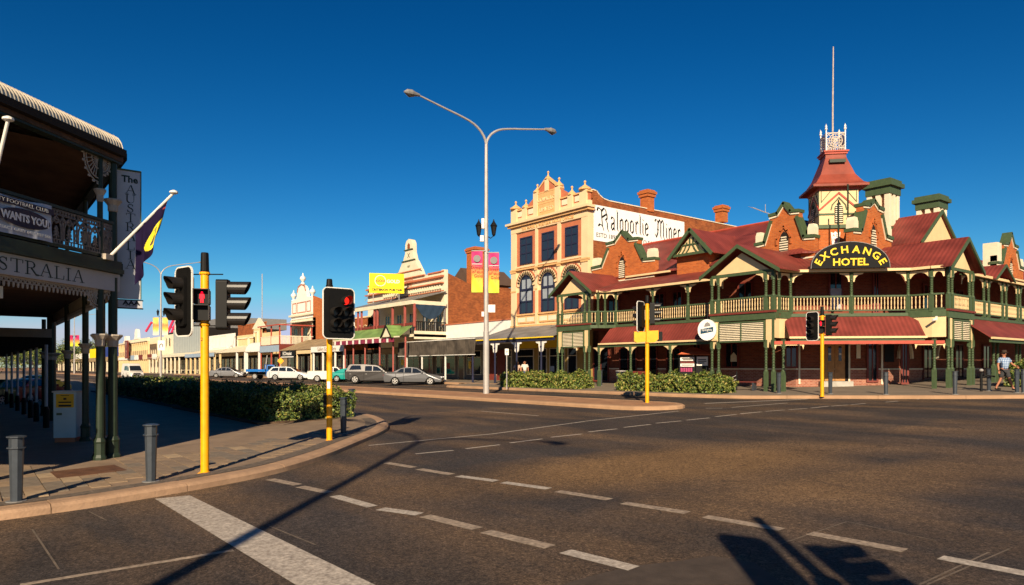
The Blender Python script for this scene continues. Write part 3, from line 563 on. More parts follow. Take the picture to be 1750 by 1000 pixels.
# ---- recessed balconies between the bays
def gallery(fr, s0, s1, d, back, posts, low=True, rm='roofx', awn=1.25, roofback=None, top=7.42, cut0=0, cut1=0, gz=Zg):
    beam(fr, s0, s1, d - .06, d + .1, Zf - .16, Zf + .0, M['green'], 'floor_beam'); mb = MB(fr); mb.box(s0, s1, d + .1, back, Zf - .12, Zf - .01); mb.build('balcony_floor', M['maroon'], EX)
    pts = [s0] + posts + [s1]
    for s in posts: upost(fr, s, d)
    for a, b in zip(pts[:-1], pts[1:]): balustrade(fr, a + .09, b - .09, d); valance(fr, a + .08, b - .08, d, 6.2)
    beam(fr, s0, s1, d - .05, d + .05, 6.2, 6.3, M['green'], 'top_plate'); beam(fr, s0 - .1, s1 + .1, d - .32, d - .18, gz - .06, gz + .07, M['cream'], 'gutter')
    mb = MB(fr); mb.panel([(s0 - .1, d - .25, gz + .07), (s1 + .1, d - .25, gz + .07), (s1 + .1 + cut1, back + .1, top), (s0 - .1 + cut0, back + .1, top)], .06); mb.build('verandah_roof', M[rm], EX)
    if low:
        mb = MB(fr); mb.panel([(s0 - .35, d - awn, 2.93), (s1 + .35, d - awn, 2.93), (s1 + .35, d - .08, Zf - .18), (s0 - .35, d - .08, Zf - .18)], .05); mb.build('awning_roof', M[rm], EX)
        beam(fr, s0 - .37, s1 + .37, d - awn - .12, d - awn, 2.84, 2.94, M['cream'], 'awning_gutter'); beam(fr, s0 - .3, s1 + .3, d - awn, d - awn + .1, 2.68, 2.83, M['green'], 'awning_beam')
        # ceiling inside
    return pts
dr = 33.1
gallery(HF, oY(1052, dr), b1[0], dr, YW, [oY(1116, dr), oY(1176, dr)], awn=1.1)
for px in (1024, 1078, 1146): lpost(HF, oY(px, 32.05), 32.05); 
for s in (oY(1024, 32.05), oY(1078, 32.05), oY(1146, 32.05)): mb = MB(HF); [mb.slab([(s + g * .07, 2.68), (s + g * .55, 2.68), (s + g * .3, 2.55), (s + g * .12, 2.4), (s + g * .07, 2.2)][::g], 32.04, 32.06) for g in (1, -1)]; mb.build('fretwork_bracket', M['cream'], EX)
# splayed side of the left bay
for px, d in ((1022, 32.35), (1034, 32.75), (1053, 33.1)): upost(HF, oY(px, d), d)
q = [(b0[1], 32.0), (oY(1022, 32.35), 32.35), (oY(1034, 32.75), 32.75), (oY(1053, 33.1), 33.1)]
for a, b in zip(q[:-1], q[1:]):
    f2 = frame(a, (b[0] - a[0], b[1] - a[1])); L_ = math.dist(a, b); balustrade(f2, .08, L_ - .08, 0); valance(f2, .06, L_ - .06, 0, 6.2, .35); beam(f2, 0, L_, -.06, .06, Zf - .2, Zf, M['green'], 'floor_beam'); beam(f2, 0, L_, -.25, -.12, Zg - .06, Zg + .07, M['cream'], 'gutter')
mb = MB(); mb.panel([(b0[1] + .3, 31.9, Zg + .06), (q[3][0], 32.85, Zg + .06), (q[3][0] + .4, YW, 7.42), (b0[1] - 1.2, YW, 7.42)], .06); mb.build('verandah_roof', M['roofx'], EX)
dc = 1.0; sg0, sg1 = sC(1351, dc), sC(1552, dc)
gallery(CF, sg0, sg1, dc, dW, [sC(1455, dc)], rm='roofd', awn=1.15, cut0=1.2, cut1=-1.2)
for s, d in ((sC(1331, .45), .45), (sg0, dc), (sg1, dc), (sC(1592, .3), .3)): upost(CF, s, d)
for a, b in (((0, 0), (sC(1331, .45), .45)), ((sC(1331, .45), .45), (sg0, dc)), ((sg1, dc), (sC(1592, .3), .3)), ((sC(1592, .3), .3), (LC, 0))):
    a = P(CF, *a, 0); b = P(CF, *b, 0); f2 = frame(a, (b[0] - a[0], b[1] - a[1])); L_ = math.dist(a, b); balustrade(f2, .08, L_ - .08, 0); valance(f2, .06, L_ - .06, 0, 6.2, .35)
    beam(f2, 0, L_, -.06, .06, Zf - .25, Zf + .1, M['green'], 'floor_beam'); beam(f2, 0, L_, -.25, -.12, Zg - .06, Zg + .07, M['cream'], 'gutter')
    mb = MB(f2); mb.add([(0, -.02, Zf - .26), (L_, -.02, Zf - .26), (L_, -.02, 2.9), (0, -.02, 2.9), (0, .02, Zf - .26), (L_, .02, Zf - .26), (L_, .02, 2.9), (0, .02, 2.9)], [(0, 1, 2, 3), (7, 6, 5, 4), (0, 3, 7, 4), (1, 5, 6, 2)]); mb.build('side_boarding', M['cream'], EX)
for px, py in ((1338, 0), (1595, 0)): s = sC(px, 0); lpost(CF, s, -.1)
beam(CF, sC(1322), sC(1612), -.16, -.12, 2.56, 2.72, M['redp'], 'awning_valance')
for a, b in ((sC(1322), sC(1338)), (sC(1338), sC(1338) + 1.0), (sC(1595) - .9, sC(1595)), (sC(1595), sC(1614))): mb = MB(CF); mb.slab([(a, 2.58), (b, 2.58), (b - .05, 2.3), (b - .12, 2.5), (a + .12, 2.5), (a + .05, 2.3)], -.11, -.09); mb.build('fretwork_bracket', M['cream'], EX)
# roof corner fillers over the chamfer ends
for pts in ([P(CF, 0, -.1, Zg + .06), P(CF, sg0, dc - .25, Zg + .06), P(CF, sg0 + 1.2, dW, 7.42), P(HF, xa, YW, 7.42), P(HF, (b1[0] + b1[1]) / 2 + .4, YW, 7.6)], [P(CF, LC, -.1, Zg + .06), P(CF, sg1, dc - .25, Zg + .06), P(CF, sg1 - 1.2, dW, 7.42), (xb, yb, 7.42), P(RF, (yr0 + yr1) / 2, XR - XW, 7.6)]):
    mb = MB(); mb.panel(pts, .05); mb.build('verandah_roof', M['roofd'], EX)
# right wing gallery
dR = .55; gallery(RF, yr1, 62, dR, XR - XW, [oX(px, XR - dR) for px in (1681, 1689, 1712, 1719)] + [49.2, 49.7, 53, 53.5], rm='roofy', awn=1.5)
for px in (1698, 1705, 1737, 1743): y = oX(px, XR + .1); inst('verandah_post', PL2, EX, (XR + .1, y, zr(y) + .13), sc=(1, 1, .88))
for s in ((yr0, 0), (yr0, 0)): pass
# small gablet on the right wing gutter
ys, ye = oX(1705, XR), oX(1736, XR); ym = (ys + ye) / 2
for a, b in ((ys, ym), (ye, ym)):
    mb = MB(RF); mb.panel([(a, dR - .5, Zg + .02), (b, dR - .5, 7.15), (b, dR + 1.8, 7.15), (a, dR + .3, Zg + .02)], .06); mb.build('gablet_roof', M['roofx'], EX)
    mb = MB(RF); lo, hi = ((a, Zg + .02), (b, 7.15)) if a < b else ((b, 7.15), (a, Zg + .02)); mb.slab([(lo[0], lo[1] - .14), (hi[0], hi[1] - .14), (hi[0], hi[1]), (lo[0], lo[1])], dR - .56, dR - .5); mb.build('barge_board', M['green'], EX)
# ---- main roofs
def roof(pts, m, name='main_roof', t=.08): mb = MB(); mb.panel(pts, t); return mb.build(name, M[m], EX)
RZ = 10.82; xEnd = oY(1007, 36.5) + .3
roof([(xEnd, 35.7, 7.65), (-20.6, 35.7, 7.65), (-24.5, 41.3, RZ), (xEnd, 41.3, RZ)], 'roofx'); roof([(-24.5, 41.3, RZ), (-26, 60, RZ), (xEnd, 60, RZ - 3), (xEnd, 41.3, RZ)], 'roofx')
roof([(-17.7, 39.0, 7.65), (-17.7, 90, 7.65), (-23.2, 90, RZ - .3), (-23.2, 44, RZ - .3)], 'roofy'); roof([(-20.6, 35.7, 7.65), (-17.7, 39, 7.65), (-23.2, 44, RZ - .3), (-24.5, 41.3, RZ)], 'roofd')
beam(HF, xEnd + 4.2, -29.6, 35.55, 35.68, 7.5, 7.62, M['cream'], 'gutter'); beam(RF, yb, 90, XR + 17.7 - .15, XR + 17.7 - .02, 7.5, 7.62, M['cream'], 'gutter')
mb = MB(); mb.tube([(xEnd, 41.3, RZ + .03), (-24.5, 41.3, RZ + .03)], .09, 6); mb.build('ridge_capping', M['redp'], EX)
# cross gable behind right
ya_, za_ = 45.2, 10.55
for sgn in (1, -1): roof([(-17.4, ya_ + sgn * 2.6, 8.5), (-17.4, ya_, za_), (-25, ya_, za_), (-25, ya_ + sgn * 2.6, 8.5)] if sgn > 0 else [(-17.4, ya_ - 2.6, 8.5), (-25, ya_ - 2.6, 8.5), (-25, ya_, za_), (-17.4, ya_, za_)], 'roofx', 'cross_roof')
mb = MB(RF); mb.slab([(ya_ - 2.4, 8.5), (ya_ + 2.4, 8.5), (ya_, za_ - .15)], XR + 17.5, XR + 17.6); mb.build('gable_board', M['cream'], EX)
for sgn in (1, -1):
    mb = MB(RF); pts = [(ya_ + sgn * 2.7, 8.35), (ya_, za_ - .12), (ya_, za_ + .08), (ya_ + sgn * 2.7, 8.55)]; mb.slab(pts, XR + 17.3, XR + 17.4); mb.build('barge_board', M['green'], EX)
# ---- stepped brick gables with green copings
def parapet_gable(fr, c, d, w, z0, zs, zm, za, t=.4, lou=True):
    w2, w3, w4 = w * .66, w * .44, w * .22
    out = [(c - w, zs), (c - w2, zs + .05), (c - w3, zm - .35), (c - w3 * 1.12, zm - .35), (c - w3 * 1.12, zm), (c - w4, zm + .05), (c, za), (c + w4, zm + .05), (c + w3 * 1.12, zm), (c + w3 * 1.12, zm - .35), (c + w3, zm - .35), (c + w2, zs + .05), (c + w, zs)]
    mb = MB(fr); mb.slab([(c - w, z0)] + out + [(c + w, z0)], d, d + t); mb.build('parapet_gable', M['bkU'], EX)
    cop = lambda seg: MB(fr).rib(seg, .17, d - .12, d + t + .1).build('coping', M['green'], EX)
    cop(out[0:3]); cop(out[4:7] + out[7:9]); cop(out[10:13])
    mbk = MB(fr); mbk.rib([(a[0], a[1] - .16) for a in out[0:3]], .08, d - .06, d); mbk.rib([(a[0], a[1] - .16) for a in out[4:9]], .08, d - .06, d); mbk.rib([(a[0], a[1] - .16) for a in out[10:13]], .08, d - .06, d); mbk.build('coping_fillet', M['creamw'], EX)  # thin pale cream strip just below the coping
    for s0, s1 in ((c - w, c - w * .78), (c + w * .78, c + w)):
        k = MB(fr); k.box(s0, s1, d - .02, d + t, zs + .1, zs + .5); k.slab([(s0, zs + .5), (s1, zs + .5), (s1 - .06, zs + .68), (s0 + .06, zs + .68)], d, d + t - .02); k.build('shoulder_block', M['creamw'], EX)
    if lou:
        zl = z0 + (zs - z0) * .38; hl = 1.5; a = .27
        k = MB(fr); pts = [(c - a, zl), (c + a, zl), (c + a, zl + hl - .45), (c + a * .6, zl + hl - .15), (c, zl + hl), (c - a * .6, zl + hl - .15), (c - a, zl + hl - .45)]; k.slab(pts, d - .03, d - .005); lo = k.build('lancet_louvre', M['dark'], EX)
        s_ = MB(fr)
        for i in range(9): zz = zl + .06 + i * (hl - .3) / 9; aa = a * (.92 if i < 7 else .6); s_.box(c - aa, c + aa, d - .07, d - .03, zz, zz + .07)
        s_.build('louvre_blade', M['creamw'], lo)
        k = MB(fr); k.rib([(c - a - .16, zl + hl - .7), (c - a - .16, zl + hl - .4), (c - a * .8, zl + hl + .02), (c, zl + hl + .28), (c + a * .8, zl + hl + .02), (c + a + .16, zl + hl - .4), (c + a + .16, zl + hl - .7)], .11, d - .08, d - .005); k.build('hood_mould', M['bkU'], EX)
        k = MB(fr); k.box(c - w, c + w, d - .05, d - .003, zl - .18, zl - .1); k.build('string_course', M['creamw'], EX)
g1 = (oY(1003, 35.75) + oY(1110, 35.75)) / 2; parapet_gable(HF, oY(1063, 35.75), 35.75, (oY(1110, 35.75) - oY(1005, 35.75)) / 2, 6.9, zY(1108, 443, 35.75), zY(1064, 412, 35.75), zY(1064, 396, 35.75))
parapet_gable(HF, oY(1340, 36.2), 36.2, (oY(1388, 36.2) - oY(1288, 36.2)) / 2, 6.9, 8.5, zY(1342, 364, 36.2), zY(1342, 347, 36.2))
dG = 3.75; cg = oX(1493, XR - dG); wg = (oX(1528, XR - dG) - oX(1466, XR - dG)) / 2; parapet_gable(RF, cg - .05, dG, 2.1, 6.9, 8.5, 9.95, zX(1493, 343, XR - dG))
cg2 = oX(1727, XR - 3.75); parapet_gable(RF, cg2, 3.75, 2.6, 6.9, 8.6, 10.05, zX(1727, 399, XR - 3.75))
mb = MB(RF); mb.box(cg2 - 2.6, cg2 - 1.8, 3.72, 4.6, 8.3, 10.0); mb.build('cream_pier', M['creamw'], EX)
# brick front below the half timbered dormer
dx0, dx1 = oY(1157, 35.6), oY(1210, 35.6); beam(HF, dx0, dx1, 35.6, 37.2, 6.9, 8.5, M['bkU'], 'dormer_wall')
a, b, m_ = oY(1146, 35.2), oY(1219, 35.2), oY(1182, 35.2); ze, zp = 8.35, zY(1182, 393, 35.2)
mb = MB(HF); mb.slab([(a + .35, ze), (b - .35, ze), (m_, zp - .3)], 35.2, 35.28); dg = mb.build('dormer_gable', M['cream'], EX)
tm = MB(HF)
def hw(z): return (zp - .3 - z) / (zp - .3 - ze) * ((b - a) / 2 - .35)
tm.rib([(m_ - hw(ze + .6), ze + .6), (m_ + hw(ze + .6), ze + .6)], .08, 35.14, 35.2); tm.rib([(a + .3, ze + .02), (b - .3, ze + .02)], .16, 35.12, 35.2)
for k in (-.35, -.12, .12, .35): tm.rib([(m_ + k, ze + .6), (m_ + k, zp - .35 - abs(k) * 1.15)], .08, 35.145, 35.2)
for k in (.25, .55, .85, 1.15):
    for g in (1, -1): tm.rib([(m_ + g * (k - .15), ze + .55), (m_ + g * (k - .02), ze + .3), (m_ + g * (k + .2), ze + .05)], .075, 35.15, 35.2)
tm.build('half_timber', M['green'], dg)
for p, q_ in (((a, ze - .15), (m_, zp)), ((b, ze - .15), (m_, zp))):
    k = MB(HF); k.rib([p, q_], .2, 34.95, 35.05); k.build('barge_board', M['green'], EX)
    roof([(p[0], 35.0, p[1] + .12), (m_, 35.0, zp + .1), (m_, 41, zp + .1), (p[0], 38.2, p[1] + .12)] if p[0] < m_ else [(p[0], 35.0, p[1] + .12), (p[0], 38.2, p[1] + .12), (m_, 41, zp + .1), (m_, 35, zp + .1)], 'roofy', 'dormer_roof')
# ---- tower
s0, s1 = sC(1400, dW), sC(1467, dW); w = s1 - s0; TF = frame(P(CF, s0, dW, 0), (1, 1), (-1, 1))
mb = MB(TF); mb.plan([(-.25, .2), (-.05, -.1), (w + .05, -.1), (w + .3, .2), (w + .3, 2.6), (-.4, 2.6)], 6.9, 8.95); mb.build('tower_base', M['bkU'], EX)
mb = MB(TF); mb.plan([(-.4, .15), (-.1, -.2), (w + .1, -.2), (w + .45, .15), (w + .45, .3), (-.4, .3)], 8.95, 9.15); mb.build('coping', M['green'], EX)
zt0, zt1 = 9.15, 11.2
mb = MB(TF); mb.box(0, w, 0, w, zt0, zt1); mb.build('tower_body', M['cream'], EX)
for f3 in (TF, frame(P(TF, 0, w, 0), (1, -1), (1, 1))):
    k = MB(f3); k.rib([(.02, zt0 + .85), (w / 2, zt0 + 1.75), (w - .02, zt0 + .85)], .09, -.045, -.004); k.build('zigzag_band', M['redp'], EX)
    k = MB(f3); k.box(0, w, -.035, -.002, zt0 + .55, zt0 + .65); k.rib([(.1, zt0 + 1.9), (.62, zt0 + 1.9), (.1, zt0 + 1.25)], .035, -.03, -.002, True); k.rib([(w - .1, zt0 + 1.9), (w - .62, zt0 + 1.9), (w - .1, zt0 + 1.25)], .035, -.03, -.002, True)
    k.rib([(w / 2 - .4, zt0 + .85), (w / 2 - .34, zt0 + 1.1), (w / 2, zt0 + 1.5), (w / 2 + .34, zt0 + 1.1), (w / 2 + .4, zt0 + .85)], .06, -.04, -.003); k.build('green_trim', M['green'], EX)
    k = MB(f3); c = w / 2; k.slab([(c - .22, zt0 + .1), (c + .22, zt0 + .1), (c + .22, zt0 + .95), (c, zt0 + 1.32), (c - .22, zt0 + .95)], -.03, -.003); lo = k.build('tower_louvre', M['dark'], EX)
    k = MB(f3)
    for i in range(9): k.box(c - .19, c + .19, -.06, -.03, zt0 + .15 + i * .11, zt0 + .2 + i * .11)
    k.build('louvre_blade', M['creamw'], lo)
    k = MB(f3); k.box(-.02, w + .02, -.05, -.002, zt1 - .14, zt1); k.build('red_frieze', M['redp'], EX)
c = w / 2; mb = MB(TF)
def ring(h, z): return [(c - h, c - h, z), (c + h, c - h, z), (c + h, c + h, z), (c - h, c + h, z)]
lv = [ring(c + .42, zt1), ring(c + .42, zt1 + .12), ring(c + .2, zt1 + .25), ring(c - .12, zt1 + .75), ring(.55, zt1 + 1.75), ring(.53, zt1 + 1.95)]
vs = [v for r in lv for v in r]; fs = [(i * 4 + j, i * 4 + (j + 1) % 4, i * 4 + 4 + (j + 1) % 4, i * 4 + 4 + j) for i in range(len(lv) - 1) for j in range(4)] + [(3, 2, 1, 0), tuple(range(len(vs) - 4, len(vs)))]
mb.add(vs, fs); mb.build('tower_roof', mat('tower roof red', (.25, .05, .028), .55, var=.25, vs=1.5), EX)
mb = MB(TF); mb.box(c - .6, c + .6, c - .6, c + .6, zt1 + 1.96, zt1 + 2.06); mb.box(c - .66, c + .66, c - .66, c + .66, zt1 + 2.07, zt1 + 2.15); mb.build('crest_platform', M['redp'], EX)
for f3 in (TF, frame(P(TF, 0, w, 0), (1, -1), (1, 1))): k = MB(f3); k.add([(c - .45, c - 1.28 + .05, zt1 + .5), (c + .45, c - 1.28 + .05, zt1 + .5), (c + .4, c - .82, zt1 + 1.5), (c - .4, c - .82, zt1 + 1.5)], [(0, 1, 2, 3)]); 
k = MB(TF); k.box(c - .42, c + .42, c - .86, c - .7, zt1 + 1.42, zt1 + 1.6); k.build('roof_vent', M['greend'], EX)
zc = zt1 + 2.15
for sd in range(4):
    a = sd * math.pi / 2; f3 = TF @ Matrix.Translation((c, c, zc * .14)) @ Matrix.Rotation(a, 4, 'Z') @ Matrix.Diagonal((.83, .83, .86, 1))
    k = MB(f3); h = .6; y0, y1 = -h - .015, -h + .015
    k.rib([(-h, zc), (h, zc)], .06, y0, y1); k.rib([(-h, zc + 1.15), (h, zc + 1.15)], .05, y0, y1); k.rib([(-h, zc + .18), (h, zc + .18)], .04, y0, y1)
    for r in (.42, .26): k.rib([(r * math.cos(R_(t)), zc + .66 + r * math.sin(R_(t))) for t in range(0, 360, 24)], .045, y0, y1, True)
    for t in range(0, 180, 30): k.rib([(-.4 * math.cos(R_(t)), zc + .66 - .4 * math.sin(R_(t))), (.4 * math.cos(R_(t)), zc + .66 + .4 * math.sin(R_(t)))], .03, y0, y1)
    for gx in (1, -1):
        for gz in (1, -1): k.rib([(gx * .56, zc + .66 + gz * .26), (gx * .42, zc + .66 + gz * .42), (gx * .26, zc + .66 + gz * .46)], .035, y0, y1); k.rib([(gx * .58, zc + .66 + gz * .5), (gx * .34, zc + .66 + gz * .3)], .03, y0, y1)
    for i in range(9): k.rib([(-.52 + i * .13, zc + .02), (-.52 + i * .13, zc + .17)], .035, y0, y1)
    k.build('iron_cresting', mat('weathered white iron', (.6, .5, .4), .7), EX)
    k = MB(f3); k.box(-h - .035, -h + .035, -h - .035, -h + .035, zc, zc + 1.3); k.lathe([(.02, 1.3), (.1, 1.4), (.05, 1.48), (.07, 1.56), (.0, 1.75)], (-h, -h, zc), 6); k.build('cresting_post', M['white'], EX)
k = MB(TF); k.tube([(c, c, zc - .2), (c, c, zc + 2.3), (c + .03, c, 19.3)], [.05, .045, .03], 8); k.build('flag_mast', mat('weathered mast', (.45, .36, .3), .7, var=.3, vs=8), EX)
# date shield
k = MB(TF); k.slab([(.62, 8.1), (.8, 7.92), (1.0, 8.1), (1.05, 8.75), (.9, 8.7), (.8, 8.78), (.7, 8.7), (.56, 8.75)][::-1], -.16, -.1); sh = k.build('date_shield', M['white'], EX)
text('A D', .2, TF, .8, 8.5, M['redp'], sh, y=-.17, loc=(0, 0, 0)); text('1900', .2, TF, .8, 8.25, M['redp'], sh, y=-.17, loc=(0, 0, 0))
for px, z0, z1, r in ((1433, 8.0, 10.2, .04), (1449, 8.0, 11.0, .045)): k = MB(CF); s = sC(px, 2.2); k.tube([(s, 2.2, 7.2), (s, 2.2, z1)], r, 6); k.build('roof_pole', M['greend'], EX)
k = MB(CF); s = sC(1457, 1.9); k.box(s - .2, s + .2, 1.9, 2.1, 7.5, 7.85); k.build('flood_light', M['black'], EX)
# chimneys
def chimney(cx, cy, w, dpt, z0, z1):
    t = MB(); t.box(cx - w / 2 + .22, cx + w / 2 - .22, cy - dpt / 2 + .22, cy + dpt / 2 - .22, z0, z1 - .9); o = t.build('chimney', M['bkP'], EX)
    k = MB()
    for i in range(3):
        x = cx - w / 2 + .14 + i * (w - .28) / 2; (k.box(x - .14, x + .14, cy - dpt / 2, cy - dpt / 2 + .3, z0, z1 - .9), k.box(x - .14, x + .14, cy + dpt / 2 - .3, cy + dpt / 2, z0, z1 - .9))
    for j in range(3):
        y = cy - dpt / 2 + .14 + j * (dpt - .28) / 2; (k.box(cx - w / 2 - .01, cx - w / 2 + .3, y - .13, y + .13, z0, z1 - .9), k.box(cx + w / 2 - .3, cx + w / 2 + .01, y - .13, y + .13, z0, z1 - .9))
    k.build('pilaster', M['creamw'], o)
    k = MB(); k.box(cx - w / 2 - .06, cx + w / 2 + .06, cy - dpt / 2 - .06, cy + dpt / 2 + .06, z1 - .9, z1 - .45); k.box(cx - w / 2 - .22, cx + w / 2 + .22, cy - dpt / 2 - .22, cy + dpt / 2 + .22, z1 - .45, z1 - .2); k.box(cx - w / 2 - .1, cx + w / 2 + .1, cy - dpt / 2 - .1, cy + dpt / 2 + .1, z1 - .2, z1)
    k.build('chimney_cap', M['green'], o); k = MB(); k.box(cx - w / 2 - .1, cx + w / 2 + .1, cy - dpt / 2 - .1, cy + dpt / 2 + .1, z0, z0 + .9); k.build('chimney_base', M['green'], o)
chimney(*at(1509, 43.5), 1.35, 1.35, 9.0, CZ + (HZ - 311) / F_ * 43.5); chimney(*at(1592, 49.0), 1.4, 1.4, 9.6, CZ + (HZ - 337) / F_ * 49)
# tv aerial
k = MB(); p = at(1308, 43); zz = CZ + (HZ - 352) / F_ * 43; k.tube([(p[0], p[1], 10.8), (p[0], p[1], zz + .1)], .02, 5)
q0, q1 = at(1286, 43), at(1316, 43); k.tube([(q0[0], q0[1], zz - .1), (q1[0], q1[1], zz - .5)], .018, 5)
for i in range(7): f = i / 7; c_ = Vector((*q0, zz - .1)).lerp(Vector((*q1, zz - .5)), f); k.tube([c_ + Vector((0, -.4, 0)), c_ + Vector((0, .4, 0))], .012, 4)
k.build('tv_aerial', M['steel'], EX)
# ---- the big roof sign
sd = .35; s0, s1 = sC(1386, sd), sC(1521, sd); sc_ = (s0 + s1) / 2; z0 = zC(1455, 458, sd); hh = zC(1455, 413, sd) - z0; wr_ = (s1 - s0) / 2
SG = thing('roof_sign', 'black half oval EXCHANGE HOTEL sign with yellow letters on the red verandah roof', 'sign', P(CF, sc_, sd, z0))
k = MB(CF); pts = [(sc_ + wr_ * math.cos(R_(t)), z0 + hh * math.sin(R_(t)) ** .9) for t in range(0, 181, 6)]; k.slab(pts[::-1], sd, sd + .12); k.build('sign_board', M['blackm'], SG)
k = MB(CF); k.rib(pts, .03, sd - .02, sd + .14); k.build('sign_edge', M['lead'], SG)
text('EXCHANGE', .5, CF, sc_, z0 - .03, M['gold'], SG, y=sd - .03, arc=(wr_ * .77, math.pi * .9, math.pi * .1, hh * .6), bold=.012, sx=1.05)
text('HOTEL', .5, CF, sc_, z0 + .13, M['gold'], SG, y=sd - .03, bold=.012, sx=1.08)
for s in (s0 + .6, s1 - .6): k = MB(CF); k.tube([(s, sd + .1, z0 + .3), (s, sd + 1.0, z0 + .25)], .03, 5); k.build('sign_stay', M['greend'], SG)
# round hanging sign
p = (oY(1209, 31.7), 31.7); rs = .52; z = zY(1209, 564, 31.7); RFm = frame(p, (RT[0] * .9 - AX[0] * .5, RT[1] * .9 - AX[1] * .5))
HS = thing('round_sign', 'round white lit beer sign with dark blue banner hanging under the balcony', 'sign', (p[0], p[1], z))
k = MB(RFm); k.slab([(rs * .95 * math.cos(R_(t)), z + rs * 1.1 * math.sin(R_(t))) for t in range(0, 360, 15)][::-1], -.12, .14); k.build('sign_drum', M['white'], HS)
k = MB(RFm); k.slab([(-.34, z - .22), (.34, z - .1), (.34, z + .16), (-.34, z + .04)], -.128, -.121); k.build('sign_banner', mat('sign blue', (.01, .05, .09), .5), HS); text('Speights', .17, RFm @ Matrix.Rotation(R_(-9), 4, 'Y') if False else RFm, 0, z - .05, M['white'], HS, y=-.135)
k = MB(RFm); k.slab([(-.16, z + .16), (.2, z + .2), (.14, z + .36), (.02, z + .42), (-.1, z + .34)], -.126, -.121); k.build('sign_crest', M['lead'], HS)
k = MB(RFm); k.tube([(0, 0, z + .5), (0, 0, z + 1.3)], .03, 6); k.tube([(0, 0, z + .85), (0, 1.3, z + .85)], .025, 6); k.build('sign_bracket', M['black'], HS)
# security camera, wall lamp on right corner boarding
k = MB(); q_ = P(CF, sC(1597, .1), -.05, 3.75); k.tube([q_, (q_[0] - .05, q_[1] - .25, q_[2] - .05)], .06, 8); k.box(q_[0] - .03, q_[0] + .03, q_[1], q_[1] + .12, q_[2] - .05, q_[2] + .15); k.build('security_camera', M['white'], EX)
# ---------------------------------------------------------------- the row of shops along the street
def bx(name, m, par, *b, fr=None): mb = MB(fr); [mb.box(*q) for q in (b if isinstance(b[0], (list, tuple)) else [b])]; return mb.build(name, m, par)
def win(par, x0, x1, y, z0, z1, m=None, frw=.07, bars=1, tr=None, glass='glass', fr=None, name='window', dep=.06):
    mb = MB(fr)
    for a in ((x0, x1, z0, z0 + frw), (x0, x1, z1 - frw, z1), (x0, x0 + frw, z0 + frw, z1 - frw), (x1 - frw, x1, z0 + frw, z1 - frw)): mb.box(a[0], a[1], y - dep, y, a[2], a[3])
    for i in range(bars): c = x0 + (x1 - x0) * (i + 1) / (bars + 1); mb.box(c - frw / 2, c + frw / 2, y - dep + .005, y, z0 + frw, z1 - frw)
    if tr:
        for t in tr: mb.box(x0 + frw, x1 - frw, y - dep + .008, y, t - frw / 2, t + frw / 2)
    o = mb.build(name, m or M['white'], par); g = MB(fr); g.box(x0 + frw, x1 - frw, y - dep * .5, y - .004, z0 + frw, z1 - frw); g.build('pane', M[glass], o); return o
def shopfront(par, x0, x1, y, z1, m, seed, fm='creamw', zb=.15):
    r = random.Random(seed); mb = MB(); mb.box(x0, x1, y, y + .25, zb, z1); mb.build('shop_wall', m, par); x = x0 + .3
    while x < x1 - 1.2:
        w = r.uniform(1.3, 2.6); w = min(w, x1 - .2 - x); door = r.random() < .35
        win(par, x, x + (1.0 if door else w), y - .003, zb + (.05 if door else .6), min(z1 - .4, 2.9), M[fm], .06, 0 if door else r.choice((0, 1)), [2.3] if z1 > 3 else None, name='shop_door' if door else 'shop_window')
        if not door and r.random() < .6:
            pw_ = r.uniform(.25, .6); px_ = x + r.uniform(.1, max(.12, w - pw_ - .1)); pz = zb + r.uniform(.8, 1.5); kb = MB(); kb.box(px_, px_ + pw_, y - .05, y - .036, pz, min(pz + r.uniform(.3, .7), 2.2)); kb.build('window_poster', M[r.choice(['white', 'creamw', 'redp', 'navyw', 'gold'])], par)
        x += (1.0 if door else w) + r.uniform(.25, .7)
def posts(par, xs, y, z0, z1, m, r=.07, cap=True, sq=False):
    for x in xs:
        mb = MB()
        if sq: mb.box(x - r, x + r, y - r, y + r, z0, z1)
        else: mb.lathe([(r * 1.3, z0), (r * 1.3, z0 + .5), (r, z0 + .6), (r, z1 - .5), (r * 1.6, z1 - .42), (r, z1 - .35), (r, z1)], (x, y, 0), 8)
        mb.build('verandah_post', m, par)
def slope(par, name, m, x0, x1, y0, z0, y1, z1, t=.06): mb = MB(); mb.panel([(x0, y0, z0), (x1, y0, z0), (x1, y1, z1), (x0, y1, z1)], t); return mb.build(name, m, par)

# ---- newspaper building
NX0, NX1, NY = oY(876, 35.6), oY(1007, 35.6), 35.6; zt = lambda py, px=1007: zY(px, py, NY)
NB_ = thing('newspaper_building', 'three storey peach rendered building with gabled parapet and white painted side wall sign', 'office building', (NX0, NY, .2))
zc0, zc1 = 12.72, 13.2
bx('facade_wall', M['peach'], NB_, NX0, NX1, NY, NY + .4, 4.4, zc0)
bx('rear_block', M['bkU'], NB_, (NX0 + .02, NX1 - .4, NY + .42, NY + 34, .1, zc0 + .3))
bays = [(oY(884, NY), oY(917, NY)), (oY(920.5, NY), oY(955, NY)), (oY(960, NY), oY(996, NY))]
wins = [(oY(890, NY), oY(911, NY)), (oY(927, NY), oY(948, NY)), (oY(967, NY), oY(989, NY))]
pil = [NX0 + .0, bays[0][1], bays[1][1], bays[2][1]]; pw = [bays[0][0] - NX0, bays[1][0] - bays[0][1], bays[2][0] - bays[1][1], NX1 - bays[2][1]]
for p, w in zip(pil, pw):
    bx('pilaster', M['peach'], NB_, p, p + w, NY - .16, NY - .002, 4.6, 12.3); bx('pilaster_cap', M['peacht'], NB_, p - .04, p + w + .04, NY - .22, NY - .165, 9.05, 9.2)
